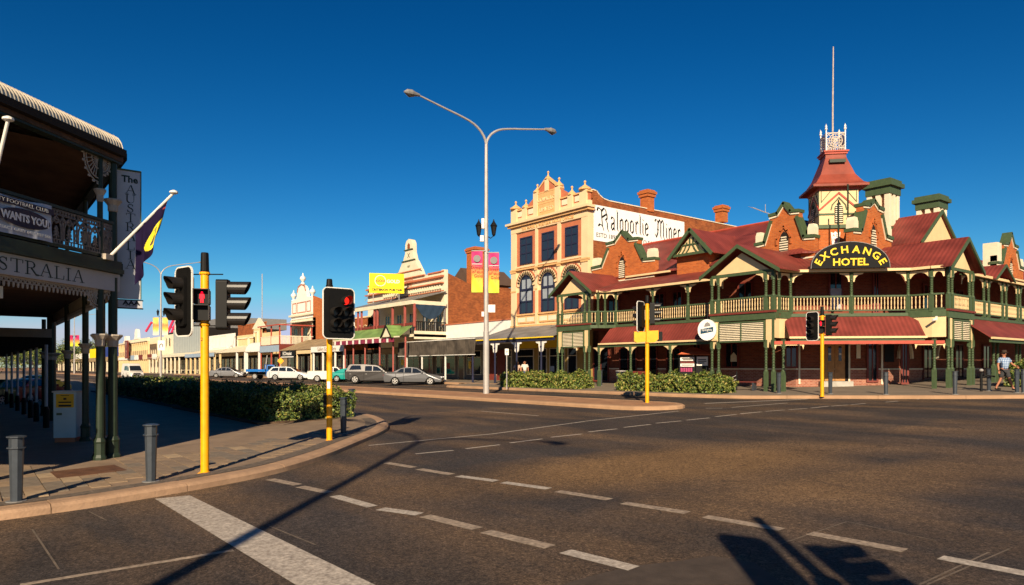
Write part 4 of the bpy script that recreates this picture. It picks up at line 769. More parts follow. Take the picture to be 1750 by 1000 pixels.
for (b0_, b1_), (w0, w1) in zip(bays, wins):
    bx('brick_panel', M['terra'], NB_, (b0_ + .02, w0, NY - .05, NY - .004, 9.55, 12.2), (w1, b1_ - .02, NY - .05, NY - .004, 9.55, 12.2), (w0, w1, NY - .05, NY - .004, 11.85, 12.2))
    o = win(NB_, w0, w1, NY - .005, 9.68, 11.85, M['blue'], .1, 1, [10.55, 11.25], 'glassb', dep=.1)
    bx('blind', mat('pale blind', (.5, .5, .5), .8), o, (w0 + .15, w0 + .25, NY - .045, NY - .04, 9.8, 10.5)) if False else None
    for q_ in (w0 + .13, (w0 + w1) / 2 + .08): kb = MB(); kb.box(q_, q_ + .1, NY - .05, NY - .0385, 9.8, 10.5); kb.build('curtain', mat('pale blind', (.3, .33, .36), .6), o)
    kb = MB(); kb.box(w1 - .24, w1 - .12, NY - .05, NY - .0385, 10.62, 11.2); kb.build('curtain', MATS['pale blind'], o)
    # arched window
    c = (w0 + w1) / 2; r = (w1 - w0) / 2; z0, zs = 5.75, 8.0
    arch = lambda rr, z, n=10: [(c + rr * math.cos(math.pi * k / n), z + rr * 1.0 * math.sin(math.pi * k / n)) for k in range(n + 1)]
    bx('brick_panel', M['terra'], NB_, (b0_ + .02, w0 - .02, NY - .05, NY - .004, 5.7, 7.45), (w1 + .02, b1_ - .02, NY - .05, NY - .004, 5.7, 7.45))
    mb = MB(); mb.slab([(c - r, z0)] + arch(r, zs)[::-1] + [(c + r, z0)], NY - .03, NY - .004); g = mb.build('arched_window', M['glassb'], NB_)
    mb = MB(); mb.rib([(c - r, z0)] + arch(r, zs)[::-1] + [(c + r, z0)], .12, NY - .1, NY - .031, True); mb.box(c - .05, c + .05, NY - .1, NY - .031, z0, zs + r); mb.box(c - r, c + r, NY - .099, NY - .032, 7.55, 7.7); mb.box(c - r, c + r, NY - .098, NY - .033, 6.62, 6.7); mb.build('window_frame', M['blue'], g)
    mb = MB(); mb.box(c - r + .07, c - .06, NY - .034, NY - .0305, 6.75, 7.5); mb.box(c + .06, c + r - .07, NY - .034, NY - .0305, 6.75, 7.5); mb.box(c - r * .75, c - .06, NY - .034, NY - .0305, 7.72, 8.45); mb.box(c + .06, c + r * .75, NY - .034, NY - .0305, 7.72, 8.45); mb.build('blind', mat('pale blind', (.3, .33, .36), .6), g)
    for k_, (q, th, m_) in enumerate(((r + .17, .26, 'peach'), (r + .42, .09, 'terra'), (r + .34, .07, 'peach'))): mb = MB(); mb.rib(arch(q, zs, 14), th, NY - .13 + k_ * .012, NY - .004); mb.build('arch_moulding', M[m_], NB_)
    bx('sill_panel', M['peacht'], NB_, b0_ + .1, b1_ - .1, NY - .08, NY - .004, 4.95, 5.5); bx('sill_tile', M['creamw'], NB_, (b0_ + .2, c - .08, NY - .1, NY - .081, 5.05, 5.4), (c + .08, b1_ - .2, NY - .1, NY - .081, 5.05, 5.4)); bx('window_sill', M['peacht'], NB_, b0_, b1_, NY - .14, NY - .004, 5.58, 5.7); bx('window_sill', M['peach'], NB_, b0_, b1_, NY - .14, NY - .004, 9.42, 9.55)
bx('string_course', M['peacht'], NB_, (NX0 - .08, NX1 + .08, NY - .24, NY - .003, 9.22, 9.34)); bx('string_course', M['peacht'], NB_, (NX0 - .05, NX1 + .05, NY - .22, NY - .003, 4.6, 4.78)); bx('impost_band', M['peacht'], NB_, *[(p - .02, p + w + .02, NY - .2, NY - .165, 7.5, 7.62) for p, w in zip(pil, pw)])
bx('frieze', M['peach'], NB_, NX0, NX1, NY - .18, NY - .003, 12.3, 12.73); text('THE MINER & WESTERN ARGUS OFFICES', .36, I4, (NX0 + NX1) / 2, 12.4, M['peacht'], NB_, y=NY - .2, ext=.02, sx=.95, bold=.008)
bx('cornice', M['peach'], NB_, NX0 - .3, NX1 + .35, NY - .55, NY + .3, 12.93, 13.1); bx('cornice_underside', M['peacht'], NB_, NX0 - .2, NX1 + .25, NY - .38, NY + .3, 12.75, 12.92)
bx('parapet', M['peach'], NB_, NX0, NX1, NY - .05, NY + .3, 13.1, 13.5); bx('parapet', M['terra'], NB_, NX0 + .1, NX1 - .1, NY + .02, NY + .28, 13.5, 14.1); bx('parapet_rail', M['peacht'], NB_, NX0, NX1, NY - .1, NY + .32, 14.1, 14.2)
fx = [oY(p, NY) for p in (880, 897.5, 917, 954, 976, 998)]; zf = [14.62, 14.5, 15.45, 15.45, 14.5, 14.62]
for i, (x, z) in enumerate(zip(fx, zf)):
    w = .36 if i in (0, 5) else .26; bx('parapet_pier', M['peach'], NB_, x - w, x + w, NY - .14, NY + .34, 13.1, z - .3)
    mb = MB(); mb.lathe([(w * 1.35, 0), (w * 1.35, .1), (w * .9, .2), (w * .5, .3), (.06, .4), (.05, .5), (.1, .56), (.09, .63), (.02, .7)], (x, NY + .1, z - .3), 10); mb.build('finial', M['peacht'], NB_)
for a, b in ((0, 1), (1, 2), (3, 4), (4, 5)): x0, x1 = fx[a] + .42, fx[b] - .38; bx('parapet_tile', M['creamw'], NB_, x0, x1, NY - .03, NY + .018, 13.6, 14.0)
m2, m3 = fx[2], fx[3]; mc = (m2 + m3) / 2
bx('name_panel', M['peacht'], NB_, m2 + .25, m3 - .25, NY - .08, NY + .28, 13.1, 14.95); text('HOCKING & CO', .42, I4, mc, 14.3, M['peach'], NB_, y=NY - .1, ext=.02, sx=.8); text('LIMITED', .46, I4, mc, 13.5, M['peach'], NB_, y=NY - .1, ext=.02)
mb = MB(); mb.slab([(m2 - .2, 14.95), (m3 + .2, 14.95), (mc, 16.05)], NY + .0, NY + .25); mb.build('pediment', M['terra'], NB_); mb = MB(); mb.rib([(m2 - .3, 14.95), (mc, 16.1), (m3 + .3, 14.95)], .13, NY - .08, NY + .3); mb.rib([(m2 + .2, 15.0), (m3 - .2, 15.0)], .1, NY - .1, NY - .01); mb.build('pediment_coping', M['peacht'], NB_)
for s, q in ((fx[1], fx[2]), (fx[4], fx[3])):
    mb = MB(); mb.slab([(s, 14.2), (q, 14.2), (q, 15.05)], NY + .03, NY + .25); mb.build('raking_wing', M['terra'], NB_)
bx('pediment_pier', M['peach'], NB_, mc - .2, mc + .2, NY - .1, NY + .3, 15.0, 15.95); mb = MB(); mb.lathe([(.3, 0), (.3, .06), (.12, .2), (.05, .35), (.05, .48), (.1, .55), (.02, .66)], (mc, NY + .1, 15.95), 10); mb.build('finial', M['peacht'], NB_)
# side wall with the painted newspaper title
NF = frame((NX1, NY), (0, 1), (-1, 0)); L2 = oX(1245, NX1) - NY
bx('side_wall', M['bkC'], NB_, (0.41, 34, 0, .38, .1, 13.66), fr=NF); mb = MB(NF); mb.slab([(.35, 13.66), (.35, 14.25), (.7, 14.2), (1.0, 13.95), (1.4, 13.75), (1.9, 13.66)], 0, .38); mb.build('side_wall', M['bkC'], NB_); bx('wall_coping', M['creamw'], NB_, (1.9, 34, -.05, .44, 13.67, 13.74), fr=NF)
mb = MB(NF); mb.rib([(.35, 14.28), (.7, 14.24), (1.0, 13.99), (1.4, 13.79), (1.9, 13.71)], .07, -.05, .42); mb.build('wall_coping', M['creamw'], NB_)
z0s, z1s, s1s = zX(1010, 410, NX1), zX(1012, 349, NX1), oX(1169, NX1) - NY
mb = MB(NF); mb.slab([(.42, z0s), (s1s, z0s), (s1s, z1s), (.42, z1s)], -.03, -.003); pan = mb.build('painted_sign', mat('white painted brick', (.88, .86, .8), .8, var=.05, vs=1.5, bump=.4, bs=20), NB_)
# black letter strokes: each glyph as pen strokes on a unit grid, x width then lines
BLK = {
 'K': (1.5, [[(.0, .95), (.12, 1.12), (.3, 1.1), (.5, .95)], [(.5, 1.05), (.52, .6), (.62, .1), (.75, -.1)], [(.5, .95), (.75, 1.15), (.98, 1.05), (1.02, .85)], [(.55, .62), (.85, .75), (1.1, .85), (1.12, .6), (.95, .5)], [(.95, .5), (1.15, .35), (1.15, .05), (1.3, -.12)], [(.15, .1), (.3, .22), (.5, .18), (.68, .05)]]),
 'a': (.62, [[(.08, .62), (.2, .74), (.42, .66), (.42, .1), (.52, .0)], [(.42, .42), (.15, .32), (.1, .1), (.22, 0), (.42, .14)]]), 'l': (.36, [[(.12, 1.15), (.18, 1.05), (.18, .08), (.3, 0)]]),
 'g': (.62, [[(.42, .7), (.14, .6), (.14, .15), (.3, .02), (.44, .12)], [(.3, .74), (.46, .62), (.46, -.1), (.3, -.3), (.1, -.22)]]), 'o': (.62, [[(.3, .74), (.12, .6), (.12, .12), (.3, 0)], [(.3, .74), (.46, .6), (.46, .12), (.3, 0)]]),
 'r': (.5, [[(.08, .68), (.16, .64), (.16, .1), (.26, 0)], [(.16, .56), (.34, .74), (.44, .62)]]), 'i': (.34, [[(.06, .68), (.15, .64), (.15, .1), (.28, 0)], [(.14, .92), (.2, .86)]]),
 'e': (.56, [[(.28, .74), (.12, .6), (.12, .12), (.28, 0), (.46, .12)], [(.28, .74), (.44, .6), (.42, .46), (.14, .36)]]), 'n': (.66, [[(.08, .68), (.16, .62), (.16, .08), (.22, 0)], [(.16, .56), (.36, .74), (.48, .62), (.48, .1), (.58, 0)]]),
 'M': (1.35, [[(.0, .95), (.1, 1.08), (.25, 1.05), (.4, .92)], [(.4, 1.0), (.38, .3), (.2, .02), (.02, .2)], [(.4, .9), (.62, 1.1), (.75, .95), (.75, .1), (.82, 0)], [(.75, .9), (1.0, 1.1), (1.12, .95), (1.12, .1), (1.25, -.04)], [(.3, .5), (.5, .48)]]), ' ': (.75, [])}
def black_letter(s, x, z, hgt, sx, par):
    mb = MB(NF)
    for ch in s:
        w, st = BLK[ch]
        for l in st: mb.rib([(x + p[0] * hgt * sx, z + p[1] * hgt) for p in l], .05 * hgt, -.0365, -.0335); mb.nib([(x + p[0] * hgt * sx, z + p[1] * hgt) for p in l], .06 * hgt * sx, -.038 * hgt, -.036)
        x += w * hgt * sx
    o = mb.build('newspaper_title', M['ink'], par, fix=False); return x
tot = sum(BLK[c][0] for c in 'Kalgoorlie Miner'); hg = 1.3; black_letter('Kalgoorlie Miner', .75, z0s + (z1s - z0s) * .37, hg, (s1s - 1.2) / (tot * hg), NB_)
text('ESTD 1895  MONDAY TO SATURDAY', .46, NF, .65, z0s + .28, M['ink'], NB_, y=-.04, align='LEFT', sx=1.05)
def bchim(px, D_, w, z0, pyt, par=NB_):
    p = at(px, D_); zt_ = CZ + (HZ - pyt) / F_ * D_; mb = MB(); mb.box(p[0] - w, p[0] + w, p[1] - w, p[1] + w, z0, zt_ - .55); mb.box(p[0] - w - .09, p[0] + w + .09, p[1] - w - .09, p[1] + w + .09, zt_ - .55, zt_ - .32); mb.box(p[0] - w - .16, p[0] + w + .16, p[1] - w - .16, p[1] + w + .16, zt_ - .32, zt_ - .12); mb.box(p[0] - w - .05, p[0] + w + .05, p[1] - w - .05, p[1] + w + .05, zt_ - .12, zt_); mb.build('chimney', M['bkU'], par)
yy = oX(1106, NX1 - .3); bchim(1106, depth(NX1 - .3, yy), .38, 13.5, 326); yy = oX(1233, NX1 - .3); bchim(1233, depth(NX1 - .3, yy), .38, 13.9, 352)
# ground floor and verandah
shopfront(NB_, NX0, NX1, NY + .3, 4.3, mat('ochre shop wall', (.42, .27, .08), .7), 5)
slope(NB_, 'verandah_roof', M['grey'], oY(817, 32.2), NX1 + .1, 32.0, 3.62, NY, 4.72)
bx('verandah_beam', M['blue'], NB_, oY(817, 32.2), NX1 + .1, 32.1, 32.25, 3.3, 3.52); bx('verandah_gutter', M['gold'], NB_, oY(817, 32.2), NX1 + .1, 31.98, 32.09, 3.5, 3.58)
posts(NB_, [oY(p, 32.2) for p in (808, 846, 883, 925)], 32.2, .1, 3.3, M['blue'])
for p in (846, 883, 925):
    x = oY(p, 32.2); mb = MB()
    for g in (1, -1): mb.slab([(x + g * .08, 3.3), (x + g * .6, 3.3), (x + g * .55, 3.15), (x + g * .3, 3.1), (x + g * .22, 2.6), (x + g * .08, 2.5)][::g], 32.18, 32.22)
    mb.build('fretwork_bracket', M['white'], NB_)
bx('shop_fascia', M['gold'], NB_, NX0 + .5, NX1 - .5, NY + .22, NY + .29, 2.95, 3.7)

# ---- low white shop with shade cloth
LX0, LX1 = oY(755, 35.6), NX0 - .02
LS = thing('low_shop', 'low white walled shop with torn grey shade cloth hung along its verandah', 'shop', (LX0, 35.6, .2))
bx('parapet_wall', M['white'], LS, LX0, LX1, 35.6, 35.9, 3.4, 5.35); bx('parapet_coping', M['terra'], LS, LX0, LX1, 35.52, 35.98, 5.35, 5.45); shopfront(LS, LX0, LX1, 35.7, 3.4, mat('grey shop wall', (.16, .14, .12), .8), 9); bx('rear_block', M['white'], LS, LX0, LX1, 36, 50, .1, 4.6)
x0, x1 = oY(683, 32.2), oY(815, 32.2); slope(LS, 'verandah_roof', M['grey'], x0, x1, 32.1, 3.7, 35.6, 4.1)
mb = MB(); nn_ = 40
for i in range(nn_):
    a, b = x0 + (x1 - x0) * i / nn_, x0 + (x1 - x0) * (i + 1) / nn_; mb.add([(a, 32.05 + .05 * math.sin(i * 1.3), 3.72), (b, 32.05 + .05 * math.sin((i + 1) * 1.3), 3.72), (b, 32.03 + .06 * math.sin((i + 1) * .9), 2.45 + .05 * math.sin(i + 1)), (a, 32.03 + .06 * math.sin(i * .9), 2.45 + .05 * math.sin(i))], [(0, 1, 2, 3)])
mb.build('shade_cloth', M['shade'], LS, fix=False); bx('rail', M['white'], LS, (x0, x1, 32.0, 32.05, 3.7, 3.76), (x0, x1, 32.0, 32.05, 2.42, 2.47))
posts(LS, [oY(p, 32.2) for p in (696, 722, 762)], 32.15, .1, 3.7, M['white'], .05, sq=True)
for px in (733, 745): x = oY(px, 35.6) + 2; 
bx('red_door', M['maroon'], LS, (LX1 - 3.6, LX1 - 2.4, 35.6, 35.66, .2, 2.9), (LX1 - 2.2, LX1 - 1.0, 35.6, 35.66, .2, 2.9))

# ---- Criterion hotel
KX1, KX0, KY = oY(711, 32.2) - .6, oY(600, 32.2), 35.6
CR = thing('old_hotel', 'two storey white hotel with tapering CRITERION parapet, red posts and green iron skirt', 'hotel', (KX1, KY, .2))
bx('front_wall', M['creamw'], CR, KX0 - 3, KX1, KY, KY + .3, 3.5, 10.4); bx('rear_block', M['bkC'], CR, (KX0 - 3, KX1 - .4, KY + .32, KY + 24, .1, 8.6))
KF = frame((KX1, KY), (0, 1), (-1, 0))
bx('end_pier', M['creamw'], CR, (-.05, .35, -.05, .5, 3, 10.6), fr=KF)
mb = MB(KF); s_a = oX(800, KX1) - KY; mb.slab([(.36, 0), (24, 0), (24, zX(876, 488, KX1)), (s_a + 1, 9.3), (s_a, 9.5), (.36, 10.3)], 0, .35); mb.build('side_wall', M['bkC'], CR)
z = lambda py, px=700: zY(px, py, KY)
mb = MB(); mb.box(KX0 - 3, KX1, KY - .28, KY, 9.9, 10.08); mb.box(KX0 - 3, KX1, KY - .4, KY + .02, 9.3, 9.42); mb.build('cornice', M['terra'], CR)
for i in range(26): x = KX0 + 1 + i * (KX1 - KX0 - 1.2) / 26; bx('dentil', M['creamw'], CR, x, x + .22, KY - .22, KY - .003, 8.85, 9.25)
bx('frieze_line', M['terra'], CR, (KX0 - 3, KX1, KY - .1, KY - .003, 8.6, 8.68)); text('ESTABLISHED', .28, I4, KX1 - 2.2, 10.12, M['redp'], CR, y=KY - .03) if False else None
pc = oY(700, KY)
mb = MB(); mb.slab([(pc - 2.9, 10.4), (pc + 2.6, 10.4), (pc + 2.2, 11.0), (pc + 1.7, 11.6), (pc + 1.25, 12.1), (pc + 1.1, 12.2), (pc + .75, 13.0), (pc + .7, 13.9), (pc + .45, 14.25), (pc, 14.4), (pc - .45, 14.25), (pc - .7, 13.9), (pc - .75, 13.0), (pc - 1.2, 12.2), (pc - 1.4, 12.1), (pc - 1.8, 11.6), (pc - 2.4, 11.0)][::-1], KY - .1, KY + .4); mb.build('name_parapet', M['creamw'], CR)
for zz, hw_ in ((12.15, 1.35), (11.05, 2.5), (13.25, .85), (10.4, 3.1)): bx('parapet_band', M['terra'] if zz in (11.05, 10.4) else M['green'], CR, pc - hw_, pc + hw_, KY - .2, KY - .101, zz, zz + .1)
mb = MB(); mb.slab([(pc - .25, 13.4), (pc + .25, 13.4), (pc + .25, 13.8), (pc, 14.0), (pc - .25, 13.8)][::-1], KY - .12, KY - .101); mb.build('niche', M['bkC'], CR)
mb = MB(); mb.rib([(pc - .2, 12.5), (pc + .2, 12.95)], .05, KY - .13, KY - .101); mb.rib([(pc + .2, 12.5), (pc - .2, 12.95)], .05, KY - .135, KY - .101); mb.build('crossed_picks', M['green'], CR)
text('1897', .3, I4, pc, 11.5, M['green'], CR, y=KY - .12); text('CRITERION', .42, I4, pc, 10.1, M['terra'], CR, y=KY - .12, sx=.8); text('HOTEL', .36, I4, pc, 9.6, M['terra'], CR, y=KY - .03, sx=.9)
mb = MB(); mb.box(KX0 - 3, KX1 - 3.6, KY - .05, KY + .3, 10.4, 10.5); mb.box(KX1 - 2.9, KX1, KY - .12, KY + .35, 10.4, 10.52); mb.build('parapet_coping', M['terra'], CR)
# verandah
YV = 32.2; slope(CR, 'verandah_roof', M['grey'], KX0 - .4, KX1 + .35, YV - .2, 7.55, KY, 8.55); bx('roof_fascia', M['creamw'], CR, (KX0 - .4, KX1 + .35, YV - .25, YV - .1, 7.15, 7.5)); bx('roof_fascia', M['creamw'], CR, (KX1 + .2, KX1 + .34, YV - .1, KY, 7.15, 7.5))
for p in (612, 618, 640, 645, 671, 692, 708): x = oY(p, YV); bx('verandah_post', M['redpost'], CR, x - .09, x + .09, YV - .08, YV + .08, 5.1, 7.2)
for y in (32.3, 33.3, 34.4, 35.4): bx('verandah_post', M['lead'] if y > 33 else M['redpost'], CR, KX1 + .12, KX1 + .26, y, y + .12, 4.5, 7.2)
bx('balcony_floor', M['creamw'], CR, (KX0, KX1 + .3, YV, KY, 4.2, 4.45)); bx('balcony_rail', M['maroon'], CR, (KX0, KX1 + .2, YV - .06, YV + .04, 5.25, 5.5))
bx('end_rail', M['dark'], CR, (KX1 + .2, KX1 + .28, YV, KY, 5.55, 5.62)); mb = MB()
for i in range(16): y = YV + .2 + i * .21; bx('baluster', M['dark'], CR, KX1 + .21, KX1 + .26, y, y + .09, 4.75, 5.55)
bx('side_fascia', M['creamw'], CR, (KX1 + .22, KX1 + .3, YV, KY, 4.0, 4.74))
bn = MB(); n = 12; V = []
for j in range(7):
    for i in range(n + 1):
        u = i / n; hgt = 1.3 * (1 - (2 * u - 1) ** 2 * .85); V.append((KX1 + .36 + .06 * math.sin(i * 2 + j), YV + .1 + u * 3.1, 7.15 - hgt * j / 6))
bn.add(V, [(j * (n + 1) + i, j * (n + 1) + i + 1, (j + 1) * (n + 1) + i + 1, (j + 1) * (n + 1) + i) for j in range(6) for i in range(n)]); bn.build('blue_sun_shade', mat('blue shade sail', (.02, .04, .07), .8), CR, fix=False, smooth=True)
for i, (a, b, d_) in enumerate(((612, 640, 1), (645, 669, 0), (673, 690, 1))): xa_, xb_ = oY(a, KY), oY(b, KY)
for i in range(5): x = KX0 + 1.2 + i * 2.6; win(CR, x, x + 1.1, KY - .003, 4.6, 6.9, M['creamw'], .1, 1, None)
slope(CR, 'iron_skirt', M['groof'], KX0 - 1.2, KX1 + .1, YV - 1.4, 4.25, YV - .1, 5.2); bx('skirt_gutter', M['creamw'], CR, KX0 - 1.2, KX1 + .1, YV - 1.5, YV - 1.4, 4.12, 4.24)
gx = oY(669, 31); 
for g in (1, -1): mb = MB(); mb.panel([(gx + g * 1.0, YV - 1.75, 4.2), (gx, YV - 1.75, 5.3), (gx, YV - .2, 5.3), (gx + g * 1.0, YV - .9, 4.2)], .06); mb.build('gablet_roof', M['groof'], CR); mb = MB(); mb.rib([(gx + g * 1.0, 4.15), (gx, 5.25)], .1, YV - 1.85, YV - 1.76); mb.build('barge_board', M['dark'], CR)
mb = MB(); mb.slab([(gx - .85, 4.2), (gx + .85, 4.2), (gx, 5.15)][::-1], YV - 1.7, YV - 1.66); mb.build('gablet_board', M['creamw'], CR)
for i in range(9):
    x0_ = KX0 - .9 + i * 1.45; bx('pennant', mat('banner flame', (.32, .035, .05), .7, var=.5, vs=3, var2=.6, vs2=1.2, tint=(.05, .01, .08)), CR, x0_ + .4, x0_ + 1.43, YV - 1.48, YV - 1.44, 3.72, 4.12); bx('pennant', M['white'], CR, x0_, x0_ + .39, YV - 1.48, YV - 1.44, 3.72, 4.12)
posts(CR, [oY(p, YV - .9) for p in (590, 604, 624, 649, 672, 693)], YV - .9, .1, 4.15, M['redpost'], .08)
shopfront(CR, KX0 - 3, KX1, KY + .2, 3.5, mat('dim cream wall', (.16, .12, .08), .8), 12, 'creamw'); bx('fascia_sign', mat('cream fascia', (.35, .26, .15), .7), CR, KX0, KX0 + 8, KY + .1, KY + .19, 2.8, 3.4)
bchim(815, 72, .75, 8.5, 424, CR)
p = at(787, 78); zz = CZ + (HZ - 487) / F_ * 78; k = MB(); k.slab([(p[0] - 2.6, zz), (p[0] + 2.6, zz), (p[0], zz + 1.9)][::-1], p[1], p[1] + 6); k.build('rear_gable_roof', mat('brown roof', (.1, .06, .04), .8), CR)
# billboard standing on the verandah roof
bp = at(661, 69.5); BF = frame(bp, (RT[0] + AX[0] * .22, RT[1] + AX[1] * .22)); z0, z1 = CZ + (HZ - 501) / F_ * 69.5, CZ + (HZ - 467.5) / F_ * 69.5; hw_ = 1.68
BB = thing('billboard', 'yellow beer billboard reading CRITERION PUB TAB on the hotel verandah roof', 'billboard', (bp[0], bp[1], z0))
bx('board', M['ylw'], BB, (-hw_, hw_, 0, .12, z0, z1), fr=BF); k = MB(BF); r = .52; k.rib([(-.62 + r * math.cos(R_(t)), z0 + 1.2 + r * math.sin(R_(t))) for t in range(0, 360, 20)], .07, -.012, -.003, True); k.build('badge_ring', M['white'], BB)
text('XXXX', .34, BF, -.62, z0 + 1.08, M['redp'], BB, bold=.01); text('GOLD', .46, BF, .62, z0 + 1.0, M['white'], BB, bold=.014); text('CRITERION PUB TAB', .3, BF, 0, z0 + .22, M['ink'], BB, bold=.012, sx=1.05); bx('rule', M['ink'], BB, (-1.4, 1.4, -.01, -.003, z0 + .6, z0 + .63), fr=BF)
k = MB(BF)
for s in (-1.3, 1.2): k.tube([(s, .2, z0 - 1.0), (s, .15, z0 + .5)], .04, 5); k.tube([(s, .2, z0 + .4), (s - .8, 1.2, z0 - .7)], .03, 5)
k.build('support_frame', M['steel'], BB)

# ---- gallery and neighbour shop under a tan roof
GX0, GX1 = oY(480, 32.2), oY(590, 32.2)
mb_ = lambda a, b: oY(a, 32.2)
GA = thing('gallery_shop', 'single storey shop with arched brick parapet and a white lettered verandah fascia', 'shop', (oY(534, 32.2), 35.6, .2))
xg0, xg1 = oY(534, 32.2), GX1
bx('parapet_wall', M['bkC'], GA, xg0 - 3, xg1 + 1.2, 35.6, 35.9, 3.4, zY(560, 551, 35.6)); bx('parapet_coping', M['peach'], GA, (xg0 - 3, xg1 + 1.2, 35.5, 36, zY(560, 551, 35.6), zY(560, 551, 35.6) + .15), (xg0 - 3, xg1 + 1.2, 35.5, 35.59, 5.3, 5.4))
for i in range(8): x = xg0 - 1.5 + i * 1.4; k = MB(); k.rib([(x + .45 * math.cos(R_(t)), 5.75 + .4 * math.sin(R_(t))) for t in range(0, 181, 20)], .12, 35.5, 35.597); k.build('blind_arch', M['peach'], GA)
slope(GA, 'verandah_roof', M['tan'], xg0, xg1, 32.0, 3.85, 35.6, 5.0); bx('fascia_sign', M['white'], GA, xg0, xg1, 32.0, 32.08, 3.15, 3.8); text('Gallery Gold Gallery', .62, I4, (xg0 + xg1) / 2, 3.28, mat('grey brown letters', (.3, .22, .15), .7), GA, y=31.98)
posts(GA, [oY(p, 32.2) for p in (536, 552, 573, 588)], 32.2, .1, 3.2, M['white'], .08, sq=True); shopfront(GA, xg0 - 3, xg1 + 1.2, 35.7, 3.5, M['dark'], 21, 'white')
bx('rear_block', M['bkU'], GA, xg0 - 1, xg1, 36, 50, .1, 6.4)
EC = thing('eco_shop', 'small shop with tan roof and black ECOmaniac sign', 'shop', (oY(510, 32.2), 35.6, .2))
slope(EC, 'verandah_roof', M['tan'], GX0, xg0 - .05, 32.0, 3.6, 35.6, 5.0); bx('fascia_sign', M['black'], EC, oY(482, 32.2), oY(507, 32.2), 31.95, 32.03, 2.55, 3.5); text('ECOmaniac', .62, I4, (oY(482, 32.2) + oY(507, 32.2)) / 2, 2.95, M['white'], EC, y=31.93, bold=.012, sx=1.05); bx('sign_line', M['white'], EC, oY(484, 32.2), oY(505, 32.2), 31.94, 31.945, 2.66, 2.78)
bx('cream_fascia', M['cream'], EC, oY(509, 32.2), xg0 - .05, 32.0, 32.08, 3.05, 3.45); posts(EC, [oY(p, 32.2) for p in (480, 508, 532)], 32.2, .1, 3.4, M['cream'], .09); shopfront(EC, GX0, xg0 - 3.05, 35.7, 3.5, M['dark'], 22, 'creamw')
# ---- two storey verandah building with white Dutch gable
TX1 = oY(478, 32.2); TY = oX(535, TX1); TX0 = oY(446, 32.2)
DG = thing('verandah_shop', 'two storey building with deep upper verandah and a white rounded gable with urns', 'shop', (TX0, 35.6, .2))
slope(DG, 'verandah_roof', mat('pale striped roof', (.5, .42, .33), .6), TX0 - .3, TX1 + .3, 31.9, 7.0, TY, 7.7); bx('roof_fascia', M['redp'], DG, (TX0 - .3, TX1 + .3, 31.8, 31.9, 6.85, 7.0), (TX1 + .3, TX1 + .38, 31.8, TY, 6.85, 7.0))
for x in (TX0, (TX0 + TX1) / 2 + .5, TX1): bx('verandah_post', M['redp'], DG, x - .07, x + .07, 32.13, 32.27, .1, 6.9)
for y in (33.6, 35.1, 36.4): bx('verandah_post', M['redp'], DG, TX1 - .07, TX1 + .07, y, y + .13, 4.5, 6.9)
bx('balcony_floor', M['maroon'], DG, (TX0, TX1 + .1, 32.1, TY, 3.95, 4.4)); bx('side_beam', M['maroon'], DG, (TX1 + .1, TX1 + .2, 32.1, TY, 3.5, 4.45)); bx('blue_fascia', M['navyw'], DG, (TX0, TX1, 32.0, 32.1, 3.45, 4.3)); bx('handrail', M['creamw'], DG, (TX0, TX1, 32.15, 32.22, 5.45, 5.55), (TX1, TX1 + .08, 32.2, TY, 5.45, 5.55))
me = MB().box(-.05, .05, -.03, .03, 0, 1.0).mesh('baluster', M['creamw'])
for i in range(26): inst('baluster', me, DG, (TX0 + .2 + i * (TX1 - TX0 - .3) / 26, 32.18, 4.45))
for i in range(24): inst('baluster', me, DG, (TX1 + .04, 32.3 + i * (TY - 32.4) / 24, 4.45), R_(90))
gx0, gx1 = oY(499, TY), oY(535, TY); gc = (gx0 + gx1) / 2; zz = lambda py: zY(517, py, TY)
bx('front_wall', M['creamw'], DG, TX0 - 1, gx1 + .2, TY, TY + .3, .1, zz(545)); k = MB(); k.slab([(gx0, zz(545)), (gx1, zz(545)), (gx1, zz(512)), (gx1 - 1.9, zz(509)), (gx1 - 2.4, zz(494)), (gc + .9, zz(489)), (gc, zz(486)), (gc - .9, zz(489)), (gx0 + 2.4, zz(494)), (gx0 + 1.9, zz(509)), (gx0, zz(512))][::-1], TY - .1, TY + .35); k.build('rounded_gable', M['white'], DG)
k = MB(); k.rib([(gx1 - 2.3, zz(498)), (gc + 1.1, zz(489.5)), (gc, zz(486)), (gc - 1.1, zz(489.5)), (gx0 + 2.3, zz(498))], .16, TY - .16, TY - .101); k.build('gable_edge', M['terra'], DG)
for a, b in ((gx0 + .6, gx0 + 1.9), (gx0 + 2.3, gx1 - 2.3), (gx1 - 1.9, gx1 - .6)): k = MB(); k.rib([(a, zz(534)), (b, zz(534)), (b, zz(517)), (a, zz(517))], .12, TY - .14, TY - .101, True); k.build('panel_moulding', M['terra'], DG)
bx('cornice', M['creamw'], DG, (gx0 - .3, gx1 + .3, TY - .4, TY - .101, zz(540), zz(537)))
for x, z_ in ((gc, zz(486)), (gx0 + .4, zz(512)), (gx1 - .4, zz(512))): k = MB(); k.lathe([(.3, 0), (.3, .15), (.12, .3), (.4, .75), (.36, 1.0), (.12, 1.2), (.1, 1.4), (.02, 1.6)], (x, TY + .1, z_), 10); k.build('urn_finial', M['white'], DG)
k = MB(frame((gx1 + .2, TY), (0, 1), (-1, 0))); k.slab([(0, .1), (7, .1), (7, zz(548)), (3, zz(540)), (1.5, zz(515)), (0, zz(509))], 0, .3); k.build('side_wall', M['bkU'], DG)
for a in (503, 520): x = oY(a, TY); win(DG, x, x + 1.4, TY - .003, 4.6, 6.9, M['creamw'], .12, 1)
shopfront(DG, TX0 - 1, TX1, 36.2, 3.5, M['dark'], 23, 'creamw')
